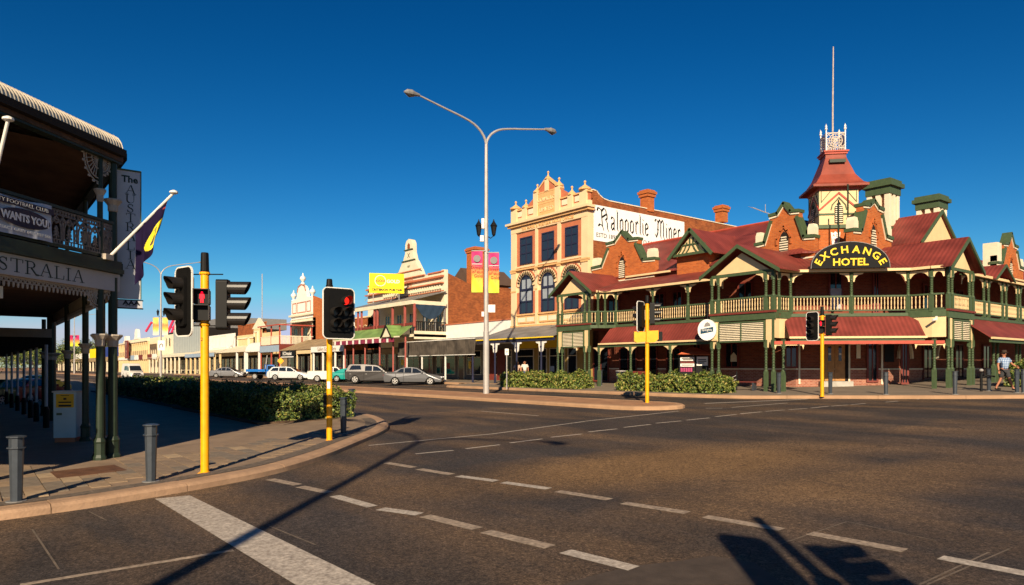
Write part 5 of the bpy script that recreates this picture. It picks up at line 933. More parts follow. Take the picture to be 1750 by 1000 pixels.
# ---- cream parapet shop, hoarding shop, brick hall, grey clad building
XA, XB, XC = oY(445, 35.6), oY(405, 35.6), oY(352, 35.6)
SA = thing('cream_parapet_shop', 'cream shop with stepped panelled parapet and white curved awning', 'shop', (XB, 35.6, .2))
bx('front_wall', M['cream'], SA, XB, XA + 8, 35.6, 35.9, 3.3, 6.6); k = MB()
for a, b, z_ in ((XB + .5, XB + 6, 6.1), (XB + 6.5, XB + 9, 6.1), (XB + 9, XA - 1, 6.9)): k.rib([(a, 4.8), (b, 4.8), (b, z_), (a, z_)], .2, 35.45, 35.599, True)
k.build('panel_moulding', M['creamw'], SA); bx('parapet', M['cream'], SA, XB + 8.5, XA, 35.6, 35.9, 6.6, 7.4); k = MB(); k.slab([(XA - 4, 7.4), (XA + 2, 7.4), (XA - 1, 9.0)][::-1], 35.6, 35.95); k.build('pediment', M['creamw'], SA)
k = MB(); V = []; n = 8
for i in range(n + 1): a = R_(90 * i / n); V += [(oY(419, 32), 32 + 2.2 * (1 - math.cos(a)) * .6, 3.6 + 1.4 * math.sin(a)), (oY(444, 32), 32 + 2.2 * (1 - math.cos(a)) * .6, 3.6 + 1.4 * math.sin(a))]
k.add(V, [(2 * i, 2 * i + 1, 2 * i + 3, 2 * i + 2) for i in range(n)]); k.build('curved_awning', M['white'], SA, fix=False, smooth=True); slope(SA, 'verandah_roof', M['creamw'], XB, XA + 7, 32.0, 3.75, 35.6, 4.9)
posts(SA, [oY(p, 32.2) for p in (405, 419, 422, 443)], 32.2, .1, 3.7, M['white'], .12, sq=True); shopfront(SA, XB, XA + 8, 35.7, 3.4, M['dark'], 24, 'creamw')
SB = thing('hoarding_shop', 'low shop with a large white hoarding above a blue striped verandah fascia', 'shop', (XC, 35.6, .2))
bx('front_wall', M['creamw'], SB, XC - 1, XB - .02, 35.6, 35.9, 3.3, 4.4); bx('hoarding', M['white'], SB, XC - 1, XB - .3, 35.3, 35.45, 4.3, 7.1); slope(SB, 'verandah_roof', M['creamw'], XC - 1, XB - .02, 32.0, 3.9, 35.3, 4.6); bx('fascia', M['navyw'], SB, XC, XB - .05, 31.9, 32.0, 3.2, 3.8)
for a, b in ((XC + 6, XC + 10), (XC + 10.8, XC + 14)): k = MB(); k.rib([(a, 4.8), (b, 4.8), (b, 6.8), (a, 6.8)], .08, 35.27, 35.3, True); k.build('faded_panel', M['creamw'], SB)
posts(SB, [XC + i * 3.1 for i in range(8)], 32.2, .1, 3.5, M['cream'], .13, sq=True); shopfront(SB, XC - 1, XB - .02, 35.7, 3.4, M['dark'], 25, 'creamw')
XH = -108.; HB = thing('brick_hall', 'big plain windowless orange brick hall rising behind the low cream shops', 'hall', (XH, 40, .2)); ya0, ya1 = oX(352, XH), oX(455, XH)
bx('hall_wall', M['bkC'], HB, XH - 14, XH, max(36.3, ya0), ya1, .1, zX(400, 549, XH)); bx('hall_coping', M['bkU'], HB, XH - 14.1, XH + .1, max(36.3, ya0) - .1, ya1 + .1, zX(400, 549, XH), zX(400, 549, XH) + .15)
k = MB(); q_ = at(448, 118); k.tube([(q_[0], q_[1], 6), (q_[0], q_[1], 17)], .07, 5); k.build('radio_mast', M['steel'], HB)
XG0, XG1 = oY(281, 35.6), XC - 1.1
GB = thing('grey_clad_building', 'tall building with flat pale grey metal clad upper wall over a verandah', 'building', (XG0, 35.6, .2)); bx('clad_wall', M['dark'], GB, XG0, XG1, 35.62, 50, .1, 9.0)
k_ = iron('pale grey cladding', (.36, .39, .37), 'x', 1.4, fade=.05); nP = 10; xs = oY(297, 35.6)
for i in range(nP): a = xs + (XG1 - xs) * i / nP; bx('cladding_panel', k_, GB, a + .02, a + (XG1 - xs) / nP - .02, 35.5, 35.6, 4.2, 9.4)
bx('white_wall', M['creamw'], GB, XG0, xs - .1, 35.5, 35.6, 4.2, 8.6); 
for x in (XG0 + 2, XG0 + 5): win(GB, x, x + 1.8, 35.49, 5.9, 8.0, M['creamw'], .15, 0)
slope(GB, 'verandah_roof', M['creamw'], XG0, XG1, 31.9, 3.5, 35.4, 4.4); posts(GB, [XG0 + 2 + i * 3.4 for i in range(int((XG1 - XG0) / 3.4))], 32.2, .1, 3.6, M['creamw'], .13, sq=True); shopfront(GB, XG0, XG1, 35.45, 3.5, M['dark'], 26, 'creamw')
bx('roof_block', M['lead'], GB, XG0 + 4, XG1 - 2, 40, 52, 9, 11.2)
# ---- arcaded hotel
HX0, HX1 = oY(203, 32.2), XG0 - .3
AH = thing('arcaded_hotel', 'long cream two storey hotel with arched upper verandah and rounded roof parapet, behind the van', 'hotel', (HX0, 35.6, .2))
bx('rear_wall', M['creamw'], AH, HX0, HX1, 34.5, 45, .1, 8.3); bx('parapet', M['creamw'], AH, HX0 + 6, HX1, 32.3, 32.7, 7.3, 8.1); bx('cornice', M['creamw'], AH, HX0, HX1, 32.0, 32.3, 7.3, 7.6); bx('balcony_front', M['cream'], AH, HX0, HX1, 32.2, 32.35, 4.3, 5.3); bx('lower_band', M['white'], AH, HX0, HX1, 32.1, 32.2, 3.3, 3.9)
n = 16
for i in range(n + 1): x = HX0 + (HX1 - HX0) * i / n; bx('column', M['cream'], AH, x - .3, x + .3, 32.2, 32.6, .1, 7.3)
for i in range(n):
    a, b = HX0 + (HX1 - HX0) * i / n + .3, HX0 + (HX1 - HX0) * (i + 1) / n - .3; c = (a + b) / 2; k = MB(); k.slab([(a, 7.3)] + [(c - (b - a) / 2 * math.cos(R_(t)), 6.3 + .75 * math.sin(R_(t))) for t in range(0, 181, 30)] + [(b, 7.3)], 32.3, 32.5); k.build('arch', M['cream'], AH)
pc = oY(233, 32.3); k = MB(); k.slab([(pc - 3, 8.1), (pc + 3, 8.1), (pc + 1.8, 8.6), (pc + 1.7, 9.8), (pc + 1.0, 10.4), (pc, 10.6), (pc - 1.0, 10.4), (pc - 1.7, 9.8), (pc - 1.8, 8.6)][::-1], 32.2, 32.8); k.build('roof_pediment', M['white'], AH)
bx('corner_turret', M['white'], AH, HX0 + 8, HX0 + 11, 32.2, 33, 8.1, 9.3)
k = MB(); k.box(oY(214, 31.5), oY(219, 31.5), 31.4, 31.6, 3.6, 8.0); vs_ = k.build('blade_sign', M['maroon'], AH); 
for i, ch in enumerate('METALS'): text(ch, 1.0, I4, (oY(214, 31.5) + oY(219, 31.5)) / 2, 7.0 - i * .62, M['white'], AH, y=31.35)
for i, c_ in enumerate(('navyw', 'white', 'maroon', 'cream', 'maroon', 'white')): a = HX0 + 18 + i * 5; bx('shop_sign', M[c_], AH, a, a + 4.2, 32.0, 32.09, 3.2, 4.3)
# ---- far shops, far left
FS = thing('far_shop_row', 'low distant shops with blue and yellow roof boards seen between the verandah posts', 'shops', (-290, 36, .2))
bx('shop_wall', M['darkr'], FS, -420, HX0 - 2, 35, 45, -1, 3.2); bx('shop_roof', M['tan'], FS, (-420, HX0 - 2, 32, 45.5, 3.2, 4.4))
bx('blue_board', mat('blue board', (.02, .04, .22), .5), FS, HX0 - 40, HX0 - 6, 33, 33.3, 4.5, 7.4); bx('yellow_board', M['ylw'], FS, HX0 - 62, HX0 - 42, 33, 33.3, 4.5, 7.4); bx('white_board', M['white'], FS, HX0 - 100, HX0 - 64, 33, 33.3, 4.4, 6.4)
posts(FS, [HX0 - 6 - i * 7 for i in range(22)], 32.3, -.5, 3.3, M['creamw'], .2, sq=True)
# red mine headframe behind
hp = at(297, 190); HFm = frame(hp, RT); z0, z1 = 8, CZ + (HZ - 512) / F_ * 190
MH = thing('headframe', 'red steel lattice mine headframe rising behind the arcaded hotel roof', 'headframe', (hp[0], hp[1], .5)); RS = mat('pink red steel', (.5, .03, .09), .5)
for pts in (((-6, 1.5), (2.5, z1)), ((-4.4, 1.5), (3.4, z1 + .6)), ((6.5, 1.5), (2.0, z1 - 1))): k = MB(HFm); k.tube([(pts[0][0], 0, pts[0][1]), (pts[1][0], 0, pts[1][1])], .33, 6); k.build('leg', RS, MH)
k = MB(HFm)
for i in range(7): f = .35 + i * .1; k.tube([(-6 + 8.5 * f, 0, 1.5 + (z1 - 1.5) * f), (-4.4 + 7.8 * (f + .05), 0, 1.5 + (z1 - .9) * (f + .05))], .12, 5)
k.build('bracing', RS, MH); k = MB(HFm); k.tube([(-7.5, 0, 11), (-6, 0, 13.5), (-4.2, 0, 12.5)], .3, 6); k.build('stay', RS, MH)
# distant trees and hill
hl = MB(); V = []; n = 40
for i in range(n + 1):
    a = R_(100 + 75 * i / n); r = 900; V += [(r * math.cos(a) * 1.0, r * math.sin(a) * 1.0, -6), (r * math.cos(a), r * math.sin(a), 16 + 9 * noise.noise(Vector((i * .25, 3, 0)))), (1.15 * r * math.cos(a), 1.15 * r * math.sin(a), 10)]
hl.add(V, [(3 * i, 3 * i + 3, 3 * i + 4, 3 * i + 1) for i in range(n)] + [(3 * i + 1, 3 * i + 4, 3 * i + 5, 3 * i + 2) for i in range(n)]); struct(hl.build('hill', mat('dry scrub hill', (.2, .13, .07), .95, var=.3, vs=.02, var2=.6, vs2=.05, tint=(.05, .06, .02)), smooth=True))
def tree(x, y, h, w, label, seed, n=2600, size=.55):
    t = thing('tree', label, 'tree', (x, y, zr(y)), 'trees at the far end of the street', rot=0.); a = np.random.RandomState(seed); k = MB(); k.tube([(0, 0, -.3), (.2, 0, h * .3), (-.1, .1, h * .6)], [.35, .25, .12], 7)
    P = []; N = []
    for j in range(11):
        c = np.array([a.uniform(-w * .42, w * .42), a.uniform(-w * .42, w * .42), h * a.uniform(.5, .88)]); r = w * a.uniform(.16, .28); k.tube([(0, 0, h * .35), tuple(c)], [.12, .04], 5)
        d = a.normal(size=(n // 11, 3)); d /= np.linalg.norm(d, axis=1)[:, None]; P.append(c + d * r * (a.uniform(.5, 1.1, (n // 11, 1))) * np.array([1, 1, .8])); N.append(d)
    k.build('trunk', mat('grey bark', (.16, .12, .09), .9, var=.3), t, loc=(0, 0, 0)); o = leaves(np.concatenate(P), np.concatenate(N), size, 'crown', GL, t, [.4, .12, .4, .08], seed)
for i, (px, D_, pyt, w, lb) in enumerate(((105, 270, 590, 16, 'wide dark gum tree beyond the far shops, left of the distant lamp'), (93, 240, 592, 14, 'round dark gum tree beside the dark verandah post'), (152, 300, 578, 16, 'tall gum tree behind the yellow roof board'), (166, 320, 566, 12, 'highest slim gum tree behind the blue roof board'), (140, 330, 586, 18, 'broad gum tree between the two street lamps'), (60, 200, 596, 14, 'shaded tree behind the white verandah posts'), (30, 230, 597, 18, 'leafy tree farthest left behind the white posts'), (190, 340, 588, 16, 'low gum tree behind the corner post capitals'))):
    p = at(px, D_); tree(p[0], p[1], CZ + (HZ - pyt) / F_ * D_ - zr(p[1]), w, lb, 40 + i)
# ---------------------------------------------------------------- near corner hotel on the left
C0 = at(196, 15.6); AF = frame(C0, (-1, 1), (-1, -1)); BFm = frame(C0, (-1, 0), (0, -1))
AU = thing('verandah_hotel', 'shaded two storey hotel corner with lace balcony, AUSTRALIA fascia and cream curved iron roof', 'hotel', (C0[0], C0[1], -.55))
gz = lambda s: 0
zF0, zF1 = 3.08, 3.46; zb0, zb1 = 3.46, 3.74; zr0, zr1 = 3.84, 4.56; zg = 6.02; SN = -9.5; HL = 16.
def abx(name, m, *b): return bx(name, m, AU, *b, fr=AF)
def hbx(name, m, *b): return bx(name, m, AU, *b, fr=BFm)
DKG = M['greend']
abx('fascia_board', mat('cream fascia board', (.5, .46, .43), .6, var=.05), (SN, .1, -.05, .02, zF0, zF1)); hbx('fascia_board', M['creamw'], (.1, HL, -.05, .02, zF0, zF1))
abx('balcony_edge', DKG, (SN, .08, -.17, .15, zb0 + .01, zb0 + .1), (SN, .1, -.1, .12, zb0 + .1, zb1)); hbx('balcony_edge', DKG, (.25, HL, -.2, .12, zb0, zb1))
k = MB(); k.plan([AF @ Vector((SN, 0, 0)), AF @ Vector((0, 0, 0)), BFm @ Vector((HL, 0, 0)), BFm @ Vector((HL, 5, 0)), AF @ Vector((-2.2, 4.4, 0)), AF @ Vector((SN, 4.4, 0))], zF1 - .06, zF1 - .02); k.build('balcony_floor', M['soffit'], AU)
for i in range(14): s = SN + .5 + i * .7; bx('joist', mat('joist timber', (.09, .055, .035), .8, var=.2), AU, (s, s + .07, .15, 4.3, zF1 - .24, zF1 - .065), fr=AF)
# serif lettering
def arcp(cx, cz, rx, rz, a0, a1, n=10): return [(cx + rx * math.cos(R_(a0 + (a1 - a0) * i / n)), cz + rz * math.sin(R_(a0 + (a1 - a0) * i / n))) for i in range(n + 1)]
T, t = .13, .045
SER = {'A': (.95, [([(.12, .0), (.45, 1.0)], t), ([(.5, 1.0), (.8, 0)], T), ([(.25, .36), (.66, .36)], t), ([(0, .0), (.26, 0)], t), ([(.62, 0), (.95, 0)], t)]),
 'U': (.95, [([(.16, 1.0), (.16, .35)] + arcp(.45, .35, .29, .35, 180, 250), T), (arcp(.45, .35, .3, .34, 250, 360) + [(.76, 1.0)], t), ([(0, 1.0), (.32, 1.0)], t), ([(.62, 1.0), (.9, 1.0)], t)]),
 'S': (.7, [(arcp(.33, .74, .22, .23, 20, 180), t * 1.6), ([(.11, .74), (.2, .58), (.42, .46), (.53, .3)], T), (arcp(.32, .26, .22, .24, 0, -165), t * 1.6), ([(.53, .98), (.53, .72)], t), ([(.07, .02), (.07, .3)], t)]),
 'T': (.85, [([(.42, 0), (.42, 1.0)], T), ([(.04, 1.0), (.8, 1.0)], t), ([(.04, 1.0), (.04, .76)], t), ([(.8, 1.0), (.8, .76)], t), ([(.26, 0), (.58, 0)], t)]),
 'R': (.9, [([(.18, 0), (.18, 1.0)], T), ([(.02, 1.0), (.45, 1.0)] + arcp(.42, .75, .25, .25, 90, -90), t * 1.5), ([(.6, .87), (.66, .75), (.6, .62)], T * .8), ([(.4, .5), (.18, .5)], t), ([(.42, .5), (.76, 0), (.92, 0)], T * .9), ([(.02, 0), (.35, 0)], t)]),
 'L': (.78, [([(.18, 0), (.18, 1.0)], T), ([(.02, 1.0), (.36, 1.0)], t), ([(.02, 0), (.7, 0), (.72, .3)], t)]), 'I': (.46, [([(.2, 0), (.2, 1.0)], T), ([(.02, 1.0), (.38, 1.0)], t), ([(.02, 0), (.38, 0)], t)])}
def serif(s, fr, x, z, h, sx, y, m, par, name='lettering', vert=0.):
    for ch in s:
        w, st = SER[ch]; k = MB(fr)
        for i, (l, wd) in enumerate(st): k.rib([(x + p[0] * h * sx - (w * h * sx / 2 if vert else 0), z + p[1] * h) for p in l], wd * h, y - .006 - .0004 * i, y - .001)
        k.build(name, m, par)
        if vert: z -= vert
        else: x += w * h * sx * 1.1
def sA(px):       # position along the chamfer of a photo bearing
    a = (px - CX) / F_; dx, dy = at(px, 1.); ex = (-S2, S2); det = dx * (-ex[1]) - (-ex[0]) * dy; D = (C0[0] * (-ex[1]) - (-ex[0]) * C0[1]) / det
    x, y = at(px, D); return (x - C0[0]) * ex[0] + (y - C0[1]) * ex[1]
sa0, sa1 = sA(-72), sA(142); wtot = sum(SER[c][0] for c in 'AUSTRALIA') * 1.1
serif('AUSTRALIA', AF, sa0, zF0 + .075, .235, (sa1 - sa0) / (wtot * .235), -.05, M['grnink'], AU)
# columns
def acol(fr, s, d, z0, z1, cap, r=.075, up=False):
    k = MB(fr); k.lathe([(r, z0), (r * .92, cap - .1), (r * .92, z1)], (s, d, 0), 12)
    if not up: k.lathe([(r * 1.7, z0), (r * 1.7, z0 + .08), (r * 1.35, z0 + .14), (r * 1.35, z0 + .38), (r * 1.5, z0 + .42), (r * 1.05, z0 + .5)], (s, d, 0), 8)
    o = k.build('verandah_post', DKG, AU, smooth=False); k = MB(fr); k.lathe([(r * .95, cap - .22), (r * 1.15, cap - .2), (r * 1.2, cap - .08), (r * 1.9, cap), (r * 2.1, cap + .02), (r * 2.0, cap + .05), (r, cap + .05)], (s, d, 0), 10); k.build('capital', M['lacew'], o)
zp0 = -.6
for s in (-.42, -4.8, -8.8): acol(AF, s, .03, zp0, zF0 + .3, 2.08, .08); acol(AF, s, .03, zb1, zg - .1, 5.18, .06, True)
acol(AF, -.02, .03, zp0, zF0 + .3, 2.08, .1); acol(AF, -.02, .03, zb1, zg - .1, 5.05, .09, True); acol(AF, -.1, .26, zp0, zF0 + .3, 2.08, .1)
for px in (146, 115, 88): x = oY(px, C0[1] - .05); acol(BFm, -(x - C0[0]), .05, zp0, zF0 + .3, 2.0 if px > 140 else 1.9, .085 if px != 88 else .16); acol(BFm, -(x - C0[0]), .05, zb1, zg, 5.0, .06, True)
for s in (14, 17): acol(BFm, s, .05, zp0, zF0 + .3, 2.0, .085)
# lace balustrade panels
def lace(fr, s0, s1, d, z0, z1, m):
    h = z1 - z0; w = s1 - s0; k = MB(fr); X = lambda u, v: (s0 + u * w, z0 + v * h); y0, y1 = d - .012, d + .012
    def st(l, wd=.022): k.rib([X(*p) for p in l], wd, y0, y1)
    for v in (.02, .14, .98, .84): st([(0, v), (1, v)], .02)
    for i in range(9): u = (i + .5) / 9; st([(u, .02), (u, .14)], .018); st([(u - .04, .84), (u, .91), (u + .04, .84)], .018); st([(u - .04, .98), (u, .91), (u + .04, .98)], .018)
    for u0 in (0, .5):
        st([(u0 + .0, .14), (u0 + .0, .84)], .028)
        st([(u0 + .25, .14), (u0 + .25, .5)], .022); st([(u0 + .05, .14), (u0 + .06, .5), (u0 + .14, .7), (u0 + .25, .8), (u0 + .36, .7), (u0 + .44, .5), (u0 + .45, .14)], .026)
        for v, r in ((.26, .09), (.36, .07), (.46, .05)): st([(u0 + .25 - r, v - .04), (u0 + .25, v + .05), (u0 + .25 + r, v - .04)], .03)
        for g in (1, -1):
            c = u0 + .25 + g * .12; st([(c, .62), (c + g * .05, .7), (c + g * .1, .76)], .03); st([(u0 + .25, .6), (u0 + .25 + g * .08, .66), (u0 + .25 + g * .04, .74), (u0 + .25, .7)], .028); st([(u0 + .25 + g * .24, .2), (u0 + .25 + g * .2, .28), (u0 + .25 + g * .24, .36), (u0 + .25 + g * .2, .44), (u0 + .25 + g * .24, .52)], .026)
    o = k.build('lace_panel', m, AU); return o
edges = [SN, -8.8, -7.5, -6.2, -4.8] + [-4.8 + 1.46 * i for i in (1, 2)] + [-.42]
e2 = [-8.8 + i * .8 for i in range(5)] + [-4.8]; 
cur = [-4.8 + i * .73 for i in range(7)]
for a, b in zip(cur[:-1], cur[1:]): lace(AF, a + .02, min(b, -.42) - .02, 0, zr0, zr1 - .03, M['lacer'])
lace(AF, -.36, -.08, 0, zr0, zr1 - .03, M['lacer'])
for i in range(5): lace(AF, -8.8 + i * .8 + .02, -8.8 + (i + 1) * .8 - .02, 0, zr0, zr1 - .03, M['lacer'])
for i in range(6): lace(BFm, .1 + i * .8, .86 + i * .8, 0, zr0, zr1 - .03, M['lacer'])
abx('handrail', DKG, (SN, .0, -.04, .04, zr1 - .02, zr1 + .04)); abx('bottom_rail', DKG, (SN, .0, -.03, .03, zr0 - .06, zr0)); hbx('handrail', DKG, (0, HL, -.04, .04, zr1 - .02, zr1 + .04))
# scalloped valance under the fascia, lace corner brackets
def valance2(fr, s0, s1, d, z, m):
    k = MB(fr); k.rib([(s0, z - .02), (s1, z - .02)], .03, d - .01, d + .01); k.rib([(s0, z - .1), (s1, z - .1)], .02, d - .01, d + .01); n = int((s1 - s0) / .105)
    for i in range(n):
        s = s0 + (i + .5) * (s1 - s0) / n; k.rib([(s - .05, z - .1), (s - .03, z - .05), (s, z - .03), (s + .03, z - .05), (s + .05, z - .1)], .02, d - .01, d + .01); k.slab([(s - .018, z - .1), (s + .018, z - .1), (s + .022, z - .15), (s + .008, z - .2), (s - .008, z - .2), (s - .022, z - .15)][::-1], d - .01, d + .01)
    k.build('lace_valance', m, AU)
valance2(AF, SN, -.5, .03, zF0, M['lacew']); valance2(AF, -.35, -.1, .03, zF0, M['lacew']); valance2(BFm, .2, 12, .05, zF0, M['lacew'])
def lbr(fr, s, g, z, r, d):
    k = MB(fr)
    for a in range(0, 91, 13): k.rib([(s, z), (s + g * r * .8 * math.cos(R_(a)), z - r * 1.0 * math.sin(R_(a)))], .014, d - .008, d + .008)
    for q in (.45, .85, 1.0): k.rib([(s + g * r * q * math.cos(R_(a)), z - r * 1.25 * q * math.sin(R_(a))) for a in range(0, 91, 15)], .022, d - .008, d + .008)
    for a in range(0, 91, 18): c = (s + g * r * 1.07 * math.cos(R_(a)), z - r * 1.33 * math.sin(R_(a))); k.rib([(c[0] - .02, c[1]), (c[0] + .02, c[1])], .045, d - .008, d + .008)
    k.build('lace_bracket', M['lacew'], AU)
for s in (-.42, -4.8): lbr(AF, s - .08, -1, zF0 - .02, .3, .03); lbr(AF, s - .06, -1, zg - .12, .42, .03)
lbr(AF, -.36, 1, zg - .12, .26, .03); lbr(AF, -.48, 1, zg - .12, .0001 + .2, .03) if False else None
# curved corrugated roof
prof = [(-.16, 0), (-.17, .06), (-.14, .17), (-.07, .27), (.05, .34), (.22, .39), (.45, .42), (.9, .47), (4.2, .8)]
def corr(fr, s0, s1, step, endslope=0.):
    V = []; n = int((s1 - s0) / step); K = len(prof)
    for i in range(n + 1):
        s = s0 + (s1 - s0) * i / n; w = .02 * math.sin(2 * math.pi * s / .09)
        for j, (d, z) in enumerate(prof):
            f = min(1, j / 4); sh = 0
            V.append((s + endslope * max(0, d) * (s - s0) / (s1 - s0), d - w * (1 - f), zg + .16 + z + w * f))
    k = MB(fr); k.add(V, [(i * K + j, (i + 1) * K + j, (i + 1) * K + j + 1, i * K + j + 1) for i in range(n) for j in range(K - 1)]); return k.build('curved_iron_roof', mat('cream painted iron', (.72, .62, .46), .45, var=.12, vs=2, var2=.2, vs2=7, tint=(.35, .24, .15)), AU, fix=False, smooth=True)
corr(AF, SN, .02, .0225); corr(BFm, .0, HL, .09)
abx('gutter', M['dark'], (SN, .04, -.26, -.1, zg + .02, zg + .17)); hbx('gutter', M['dark'], (0.1, HL, -.26, -.1, zg + .02, zg + .17)); abx('roof_beam', DKG, (SN, .12, -.1, .1, zg - .12, zg)); abx('fascia_strip', mat('worn brown timber', (.1, .055, .035), .7, var=.4, vs=6), (SN, .12, -.12, -.101, zg - .07, zg + .08)); hbx('roof_beam', DKG, (0.1, HL, -.1, .1, zg - .12, zg))
k = MB(AF); V = []; n = 8
for i in range(n + 1):
    d = .05 + 4.2 * i / n; z_ = zg + .1 + (.38 * math.sin(min(1, i / 3) * math.pi / 2)) + .05 * i; V += [(SN, d, z_), (.1 - .41 * d, d, z_)]
k.add(V, [(2 * i, 2 * i + 1, 2 * i + 3, 2 * i + 2) for i in range(n)]); k.build('roof_lining', M['soffit'], AU, fix=False, smooth=True)
for s in (-1.6, -3.4, -5.4, -7.4): k = MB(AF); k.tube([(s, .1, zg + .02), (s, 1.6, zg + .4), (s, 4.2, zg + .45)], .05, 5); k.build('rafter', M['dark'], AU)
for d in (1.2, 2.4, 3.4): k = MB(AF); k.tube([(SN, d, zg + .33 + .03 * d), (-.5 * d, d, zg + .33 + .03 * d)], .04, 5); k.build('purlin', M['dark'], AU)
k = MB(BFm); k.add([(0, .05, zg + .1), (HL, .05, zg + .1), (HL, 4.2, zg + .8), (1.7, 4.2, zg + .8)], [(0, 1, 2, 3)]); k.build('roof_lining', M['soffit'], AU, fix=False)
# walls behind
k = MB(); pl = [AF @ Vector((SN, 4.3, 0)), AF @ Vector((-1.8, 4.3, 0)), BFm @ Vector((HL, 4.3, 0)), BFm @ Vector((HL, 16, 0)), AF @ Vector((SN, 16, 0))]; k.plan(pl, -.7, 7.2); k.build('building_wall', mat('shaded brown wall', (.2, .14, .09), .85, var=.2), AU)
abx('wall_band', mat('tan wall band', (.3, .22, .15), .8), (SN, -2.0, 4.22, 4.28, 2.3, 2.7))
for s in (-3.6, -5.8, -8.0): win(AU, s, s + 1.2, 4.25, -.2, 2.1, M['dark'], .08, 1, None, fr=AF); win(AU, s, s + 1.1, 4.25, 3.8, 6.0, M['creamw'], .1, 1, None, fr=AF)
for s in (4, 7.5, 11): win(AU, s, s + 1.6, 4.25, -.1, 2.1, M['dark'], .08, 1, None, fr=BFm)
abx('wall_lamp', M['creamw'], (sA(9) - .06, sA(9) + .06, .1, .22, zF0 - .42, zF0 - .2)); abx('lamp_bracket', M['black'], (sA(9) - .08, sA(9) + .08, .08, .24, zF0 - .2, zF0 - .08))
# cloth banner over the balustrade
s0, s1 = sA(-95), sA(82); BN = thing('cloth_banner', 'grey white football club banner WANTS YOU tied over the lace balcony rail', 'banner', P(AF, (s0 + s1) / 2, -.08, zr0)); n, mm = 40, 10; V = []
for j in range(mm + 1):
    for i in range(n + 1): u, v = i / n, j / mm; V.append((s0 + (s1 - s0) * u, -.1 - .02 * math.sin(9 * u + 3 * v) - .012 * math.sin(23 * u), zr0 - .02 + (.68 + .035 * math.sin(8 * u)) * v))
k = MB(AF); k.add(V, [(j * (n + 1) + i, j * (n + 1) + i + 1, (j + 1) * (n + 1) + i + 1, (j + 1) * (n + 1) + i) for j in range(mm) for i in range(n)]); k.build('cloth', mat('banner vinyl', (.5, .52, .6), .55, var=.12, vs=3), BN, fix=False, smooth=True)
sm_ = s0 + (s1 - s0) * .68; wv = (s1 - s0)
k = MB(AF); k.box(s0, s1 - .02, -.142, -.138, zr0 + .5, zr0 + .61); k.build('dark_stripe', mat('banner navy', (.03, .02, .04), .6), BN)
k = MB(AF); k.slab([(sm_ + .58 * math.cos(R_(t_)), zr0 + .3 + .17 * math.sin(R_(t_))) for t_ in range(0, 360, 12)][::-1], -.15, -.146); k.build('dark_oval', MATS['banner navy'], BN)
text('CITY FOOTBALL CLUB', .1, AF, sm_ - .1, zr0 + .52, M['white'], BN, y=-.155, sx=1.25, ext=.001); text('WANTS YOU!', .19, AF, sm_, zr0 + .235, mat('banner letters', (.5, .5, .55), .6), BN, y=-.16, sx=.92, bold=.008, ext=.001); text('CONTACT GARY 0429 937 566', .075, AF, sm_ - .1, zr0 + .04, M['white'], BN, y=-.155, sx=1.35, bold=.003, ext=.001)
# vertical blade sign
VF = frame((C0[0] - .35, C0[1] + .1), (0, 1), (-1, 0)); VS = thing('blade_sign', 'tall grey vertical sign THE AUSTRALIA with green edge at the hotel corner', 'sign', (C0[0] - .35, C0[1] + .2, 3.3))
def vz(py): return CZ + (HZ - py) / F_ * depth(C0[0] - .35, C0[1] + .35)
yw0, yw1 = oX(203, C0[0] - .35) - C0[1] - .1, oX(240, C0[0] - .35) - C0[1] - .1
bx('sign_board', mat('sign pale grey', (.5, .5, .52), .55, var=.04), VS, (yw0 - .1, yw1, 0, .07, vz(511), vz(293)), fr=VF); bx('sign_edge', M['green'], VS, (yw0 - .1, yw1 + .02, -.01, .08, vz(293), vz(290)), (yw1, yw1 + .02, -.01, .08, vz(511), vz(293)), fr=VF)
serif('AUSTRALIA', VF, (yw0 + yw1) / 2 + .02, vz(331), vz(317) - vz(331), 1.25, 0, M['grnink'], VS, vert=vz(317) - vz(333)); text('The', .21, VF, (yw0 + yw1) / 2, vz(312), M['grnink'], VS, y=-.005, ext=.002, bold=.006)
bx('rating_board', mat('sign pale grey', (.5, .5, .52)), VS, (yw0 - .02, yw1 + .04, -.01, .06, vz(526), vz(514)), fr=VF); bx('rating_frame', M['black'], VS, (yw0 - .05, yw1 + .06, 0, .05, vz(528), vz(526)), (yw0 - .05, yw1 + .06, 0, .05, vz(514), vz(512)), fr=VF); text('AAA', .13, VF, (yw0 + yw1) / 2 + .03, vz(521), M['ink'], VS, y=-.015, sx=1.3, bold=.006, ext=.001); text('****', .12, VF, (yw0 + yw1) / 2 + .03, vz(526.5), M['ink'], VS, y=-.015, sx=1.3, ext=.001)
